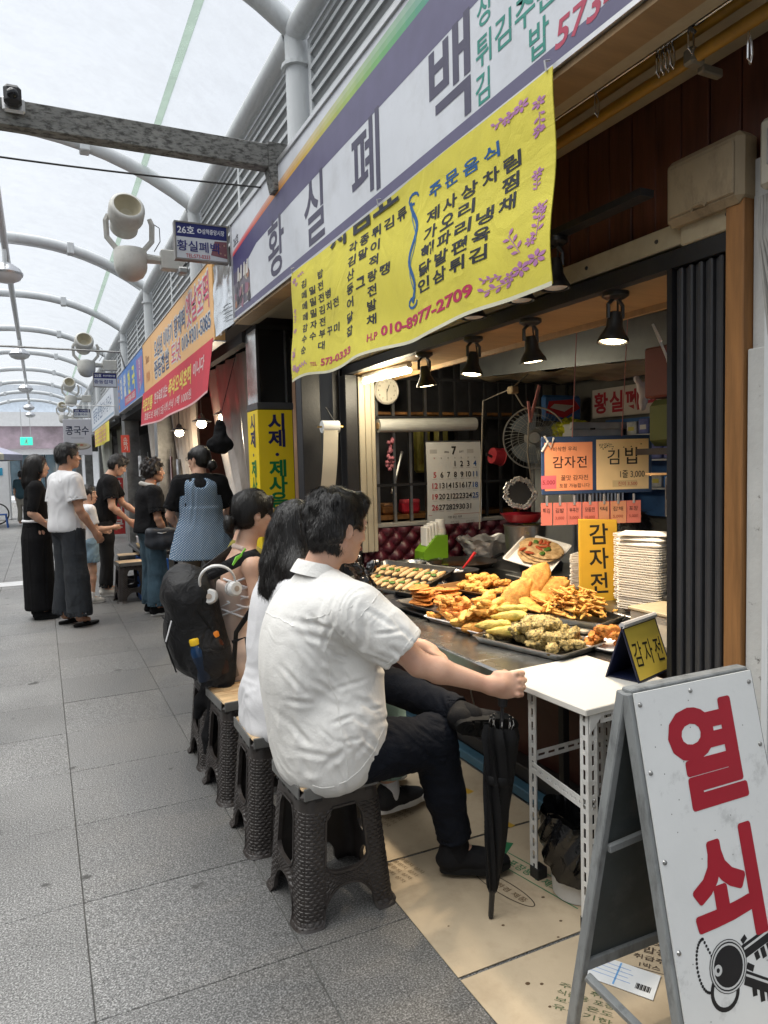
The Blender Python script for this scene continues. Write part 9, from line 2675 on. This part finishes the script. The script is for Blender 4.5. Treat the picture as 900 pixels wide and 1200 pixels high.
for k in range(16):
	c = (1.86 + rnd.uniform(0,.4),8.4 + k * .17,.785); w = rnd.uniform(.05,.12); h = rnd.uniform(.08,.28)
	col = rnd.choice([(.45,.44,.42),(.3,.3,.3),(.05,.05,.06),(.35,.08,.08),(.2,.22,.28),(.4,.33,.2)])
	g = thing('goods_packet','assorted packet standing on the counter of the next stall','packet',c,rnd.uniform(0,1),'packets on the next counter')
	MB().box((-w,-w * .6,0),(w,w * .6,h),bev=.02).obj('body',mat('goods_skin',col,.5,var=.5,vs=14),g,world=False)
	MB().box((-w * .7,-w * .62,h * .3),(w * .7,w * .62,h * .6)).obj('wrapper_label',mat('goods_label',rnd.choice([(.5,.5,.48),(.4,.1,.1),(.1,.2,.3)]),.5),g,world=False)
for k in range(6):
	c = P(165 + 9 * k,545 + 4 * (k % 3),'x',1.78); g = thing('hanging_goods','pale plastic pack hanging from the stall front beside the steel pillar','pack',c,0,'packs hanging at the next stall')
	MB().grid(lambda u,v: (.03 * math.sin(u * 5 + k),-.12 + u * .24,-.22 + v * .4),6,6).obj('pack_body',mat('pack_skin_%s' % 'abcdef'[k],rnd.choice([(.5,.5,.5),(.42,.45,.5),(.45,.3,.3),(.1,.1,.1)]),.3,var=.5,vs=12),g,smooth=True,world=False)
	MB().tube([(0,0,.18),(0,0,.30)],.006,5).obj('hook',M_alu,g,world=False)
# more distant stalls: fronts with depth, dark insides, posts
for k,(y0,y1,l) in enumerate(((11.8,16.2,'dark market stall under the blue sign'),(16.7,23.8,'dark market stall under the far pale sign'),(24.2,31.5,'far market stall beyond the pale sign'),(32,40,'farthest market stall at the end of the row'))):
	g = thing('market_stall',l,'stall',(2.4,(y0 + y1) / 2,0),0,'stalls farther along the row')
	MB().box((2.8,y0,0),(3.0,y1,2.7)).obj('back_wall',mat('stall_back_%s' % 'abcd'[k],(.10,.09,.08),.8,var=.5),g)
	MB().box((1.8,y0 + .5,0),(2.4,y1 - .5,.85),bev=.02).obj('counter',M_steel_d,g)
	MB().box((1.62,y0,2.60),(3.0,y1,2.69)).obj('lintel',M_dark,g)
	if k > 1:
		MB().box((1.5,y0,2.70),(1.6,y1,3.4)).obj('sign_face',M_blade,g)
	MB().box((1.66,y1 - .1,0),(1.95,y1 + .2,2.68)).obj('post',M_steel_d,g)
a = P(136,590,'x',1.6)
t = thing('red_vertical_sign','narrow red sign with white letters on the far stall post','sign',P(138,588,'y',17.5)); c = t.location.copy()
MB().box((-.14,0,-.75),(.14,.04,.55),bev=.004).obj('sign_face',mat('red_sign_face',(.45,.04,.04),.5),t,world=False)
pr = Print(c + Vector((-.14,0,-.75)),(1,0,0),(0,0,1))
for i,ch in enumerate('만두전문'): pr.text(ch,.14,1.14 - i * .3,.22,WH,.03,lift=.004)
pr.obj('lettering',t)
t = thing('fire_notice','small red fire extinguisher notice on the second pillar','notice',P(147,520,'y',11.4)); c = t.location.copy(); MB().box((-.06,0,-.13),(.06,.02,.13)).obj('plate',mat('red_notice',(.55,.05,.03),.5),t,world=False)
pr = Print(c + Vector((-.06,0,-.13)),(1,0,0),(0,0,1)); pr.vtext('소화기',.06,.20,.07,.07,WH,.02,lift=.003); pr.obj('lettering',t)

# ================================================================ end of the arcade
YE = 46.0
eb = thing('end_building','white building closing the far end of the arcade with glass doors and a mural band','building',(0,YE,0))
M_ebw = mat('pale_facade',(.80,.81,.82),.6,var=.06)
z1 = P(20,533,'y',YE).z
MB().box((-14,YE,z1),(8,YE + 6,z1 + 1.0)).obj('canopy_band',M_ebw,eb)
m0,m1 = P(20,526,'y',YE).z,P(20,500,'y',YE).z
MB().box((-14,YE - .3,m0),(8,YE + .0,m1)).obj('mural_band',mat('faded_pink_mural',(.44,.35,.40),.7,var=.35,vs=.9,dirt=.7,dcol=(.2,.18,.16),ds=.7),eb)
MB().box((-14,YE - .5,m1),(8,YE + .4,m1 + .8)).obj('upper_band',M_ebw,eb)
MB().box((-14,YE + .3,m1 + .8),(8,YE + 6,m1 + 2.4)).obj('roof_block',mat('blue_grey_roof',(.55,.62,.70),.5),eb)
MB().box((-14,YE + .5,0),(8,YE + .7,z1)).obj('front_wall',M_ebw,eb)
M_gl = mat('far_glass',(.10,.15,.18),.08,var=.3,vs=2)
for k in range(9):
	x = -3.4 + k * .62
	MB().box((x,YE + .42,.25),(x + .52,YE + .49,3.0)).obj('glass_pane',M_gl,eb)
	MB().box((x + .535,YE + .38,.2),(x + .60,YE + .49,3.1)).obj('mullion',M_black if k % 2 else M_alu,eb)
MB().box((-14,YE - 3,0),(8,YE - 1.5,.15)).box((-14,YE - 1.5,0),(8,YE + .4,.3)).obj('step',M_ebw,eb)
pr = Print((-.9,YE + .36,3.2),(1,0,0),(0,0,1));
MB().box((-1.2,YE + .37,3.15),(1.6,YE + .45,3.75)).obj('name_plate',mat('dark_name_plate',(.05,.06,.08),.5),eb)
pr.text('삼척중앙시장',1.0,.28,.4,WH,.03,wid=2.0,lift=.02); pr.obj('lettering',eb)
t = thing('exit_sign','small green exit sign hanging at the far end of the arcade','sign',P(31,517,'y',40)); c = t.location.copy()
MB().box((-.28,-.05,-.2),(.28,.05,.2),bev=.02).obj('lamp_box',mat('green_exit_glow',(.05,.42,.30),.4,emis=(.03,.40,.28),estr=.6),t,world=False)
for sx in (-.2,.2): MB().tube([(sx,0,.2),(sx,0,1.6)],.02,6).obj('hanger',M_alu,t,world=False)
pr = Print(c + Vector((-.28,-.05,-.2)),(1,0,0),(0,0,1)); pr.disc(.30,.30,.03,.03,WH,8,.01); pr.line([(.29,.26),(.27,.17),(.33,.07)],.04,WH,.01); pr.line([(.27,.17),(.2,.08)],.035,WH,.01); pr.line([(.2,.22),(.36,.2)],.03,WH,.01); pr.obj('pictogram',t)
# market umbrella, white cabinet, bicycle and blue stools at the left edge
up = P(2,545,'y',24)
t = thing('market_parasol','pale striped market parasol at the left edge of the photo far down the arcade','parasol',(up.x - 1.0,24,0))
px = up.x - .98; pz = up.z + .35
m = MB()
for k in range(8):
	a0,a1 = k * math.pi / 4,(k + 1) * math.pi / 4
	MBk = MB().add([(px,24,pz + .55),(px + 1.55 * math.cos(a0),24 + 1.55 * math.sin(a0),pz - .05),(px + 1.55 * math.cos(a1),24 + 1.55 * math.sin(a1),pz - .05),(px + 1.55 * math.cos(a0),24 + 1.55 * math.sin(a0),pz - .22),(px + 1.55 * math.cos(a1),24 + 1.55 * math.sin(a1),pz - .22)],[(0,1,2),(1,3,4,2)])
	MBk.obj('canopy_panel',(mat('parasol_cream',(.52,.50,.42),.8),mat('parasol_lilac',(.42,.42,.52),.8))[k % 2] if k < 2 else (bpy.data.materials['parasol_cream'],bpy.data.materials['parasol_lilac'])[k % 2],t)
MB().tube([(px,24,0),(px,24,pz + .6)],.025,8).obj('pole',M_alu,t)
c = P(2,600,'y',27)
t = thing('white_cabinet','tall white cabinet beside the parasol at the left edge','cabinet',(c.x - .3,27,0))
MB().box((c.x - 1.2,27,0),(c.x + .28,27.8,2.2),bev=.02).obj('cabinet_body',M_ebw,t); MB().box((c.x - .5,26.985,1.5),(c.x + .1,26.999,1.75)).obj('blue_label',mat('sky_blue_label',(.05,.35,.55),.5),t)
MB().box((c.x - .8,26.975,1.0),(c.x - .77,26.995,1.3)).obj('handle',M_alu,t)
g = P(3,615,'z',0)
bx_,by_ = g.x - .12,g.y
t = thing('bicycle','bicycle parked at the left edge, only its dark wheel showing','bicycle',(bx_,by_,0))
for k,dx in enumerate((0,-1.02)):
	w = MB().tube([(bx_ + dx + .31 * math.cos(2 * math.pi * q / 28),by_,.335 + .31 * math.sin(2 * math.pi * q / 28)) for q in range(29)],.022,6,cap=False).obj('wheel',M_rubb,t,smooth=True)
	m = MB()
	for q in range(12): m.tube([(bx_ + dx,by_,.335),(bx_ + dx + .3 * math.cos(q * .5236),by_,.335 + .3 * math.sin(q * .5236))],.003,4)
	m.obj('spokes',M_alu,w)
MB().tube([(bx_,by_,.335),(bx_ - .16,by_,.85),(bx_ - .18,by_,.98)],.016,6).tube([(bx_ - .15,by_,.8),(bx_ - .6,by_,.33),(bx_ - 1.02,by_,.335)],.016,6).tube([(bx_ - .6,by_,.33),(bx_ - .72,by_,.9)],.016,6).obj('frame',mat('red_bike_frame',(.30,.03,.03),.35),t)
MB().tube([(bx_ - .18,by_ - .25,1.0),(bx_ - .18,by_ + .25,1.0)],.012,6).obj('handlebar',M_black,t); MB().box((bx_ - .85,by_ - .07,.9),(bx_ - .6,by_ + .07,.96),bev=.02).obj('saddle',M_black,t)
c = P(6,617,'z',0)
t = thing('blue_stool','small blue plastic stool at the left edge in front of the bicycle','stool',(c.x - .05,c.y - .5,0)); c = t.location
MB().box((-.15,-.15,.36),(.15,.15,.40),bev=.02).obj('seat',M_crate,t,world=False)
for sx in (-1,1):
	for sy in (-1,1): MB().tube([(sx * .11,sy * .11,.36),(sx * .15,sy * .15,0)],.025,6).obj('leg',M_crate,t,world=False)
for k in range(4):
	g = thing('goods_box','small orange and grey carton heaped beside the bicycle at the left edge','carton',(c.x - .45 - .25 * (k % 2),c.y + .3,.0 + .3 * (k // 2)),.2 * k,'cartons by the bicycle')
	MB().box((-.15,-.15,0),(.15,.15,.29),bev=.01).obj('carton_body',mat('far_carton',rnd.choice([(.35,.16,.06),(.3,.3,.3)]),.7),g,world=False); MB().box((-.155,-.03,.1),(.155,.03,.293)).obj('tape',M_ply,g,world=False)
# passer-by far away
t = thing('person','distant passer-by in dark clothes near the white step at the arcade end','person',(-.15,24,0))
J = stand(P(28,620,'y',24).x,24,60,1.62)
body(J,.016,M_skin,parent=t)
tee(J,mat('teal_top',(.03,.07,.09),.8),t,.015,.02,.8,-.1,201); trousers(J,mat('beige_trousers',(.3,.28,.24),.8),t,.015,.01,.07,.08)
hair(J,t,short_hair,n=200,length=.04,h=.014,width=.004,seed=203)
# plain unseen shop row, added on the left to block low sky light
ls = thing('unseen_shade_shops','plain grey shop row on the left side of the arcade','building',(-3.2,10,0))
MB().box((-4.4,-4,0),(-3.0,20,3.4)).obj('wall',mat('added_grey_wall',(.30,.29,.28),.7),ls); MB().box((-4.5,-4,3.401),(-2.9,20,3.5)).obj('roof',M_dark,ls)

# a thing that came out as one mesh needs no empty above it
for e in [o for o in COL.objects if o.type == 'EMPTY' and o.parent is None]:
	k = [x for x in e.children]
	if len(k) == 1 and k[0].type == 'MESH' and not k[0].children:
		c = k[0]; M = e.matrix_basis @ c.matrix_basis; nm = e.name
		for q in e.keys():
			if q in ('label','category','group'): c[q] = e[q]
		c.parent = None; c.matrix_basis = M; bpy.data.objects.remove(e); c.name = nm
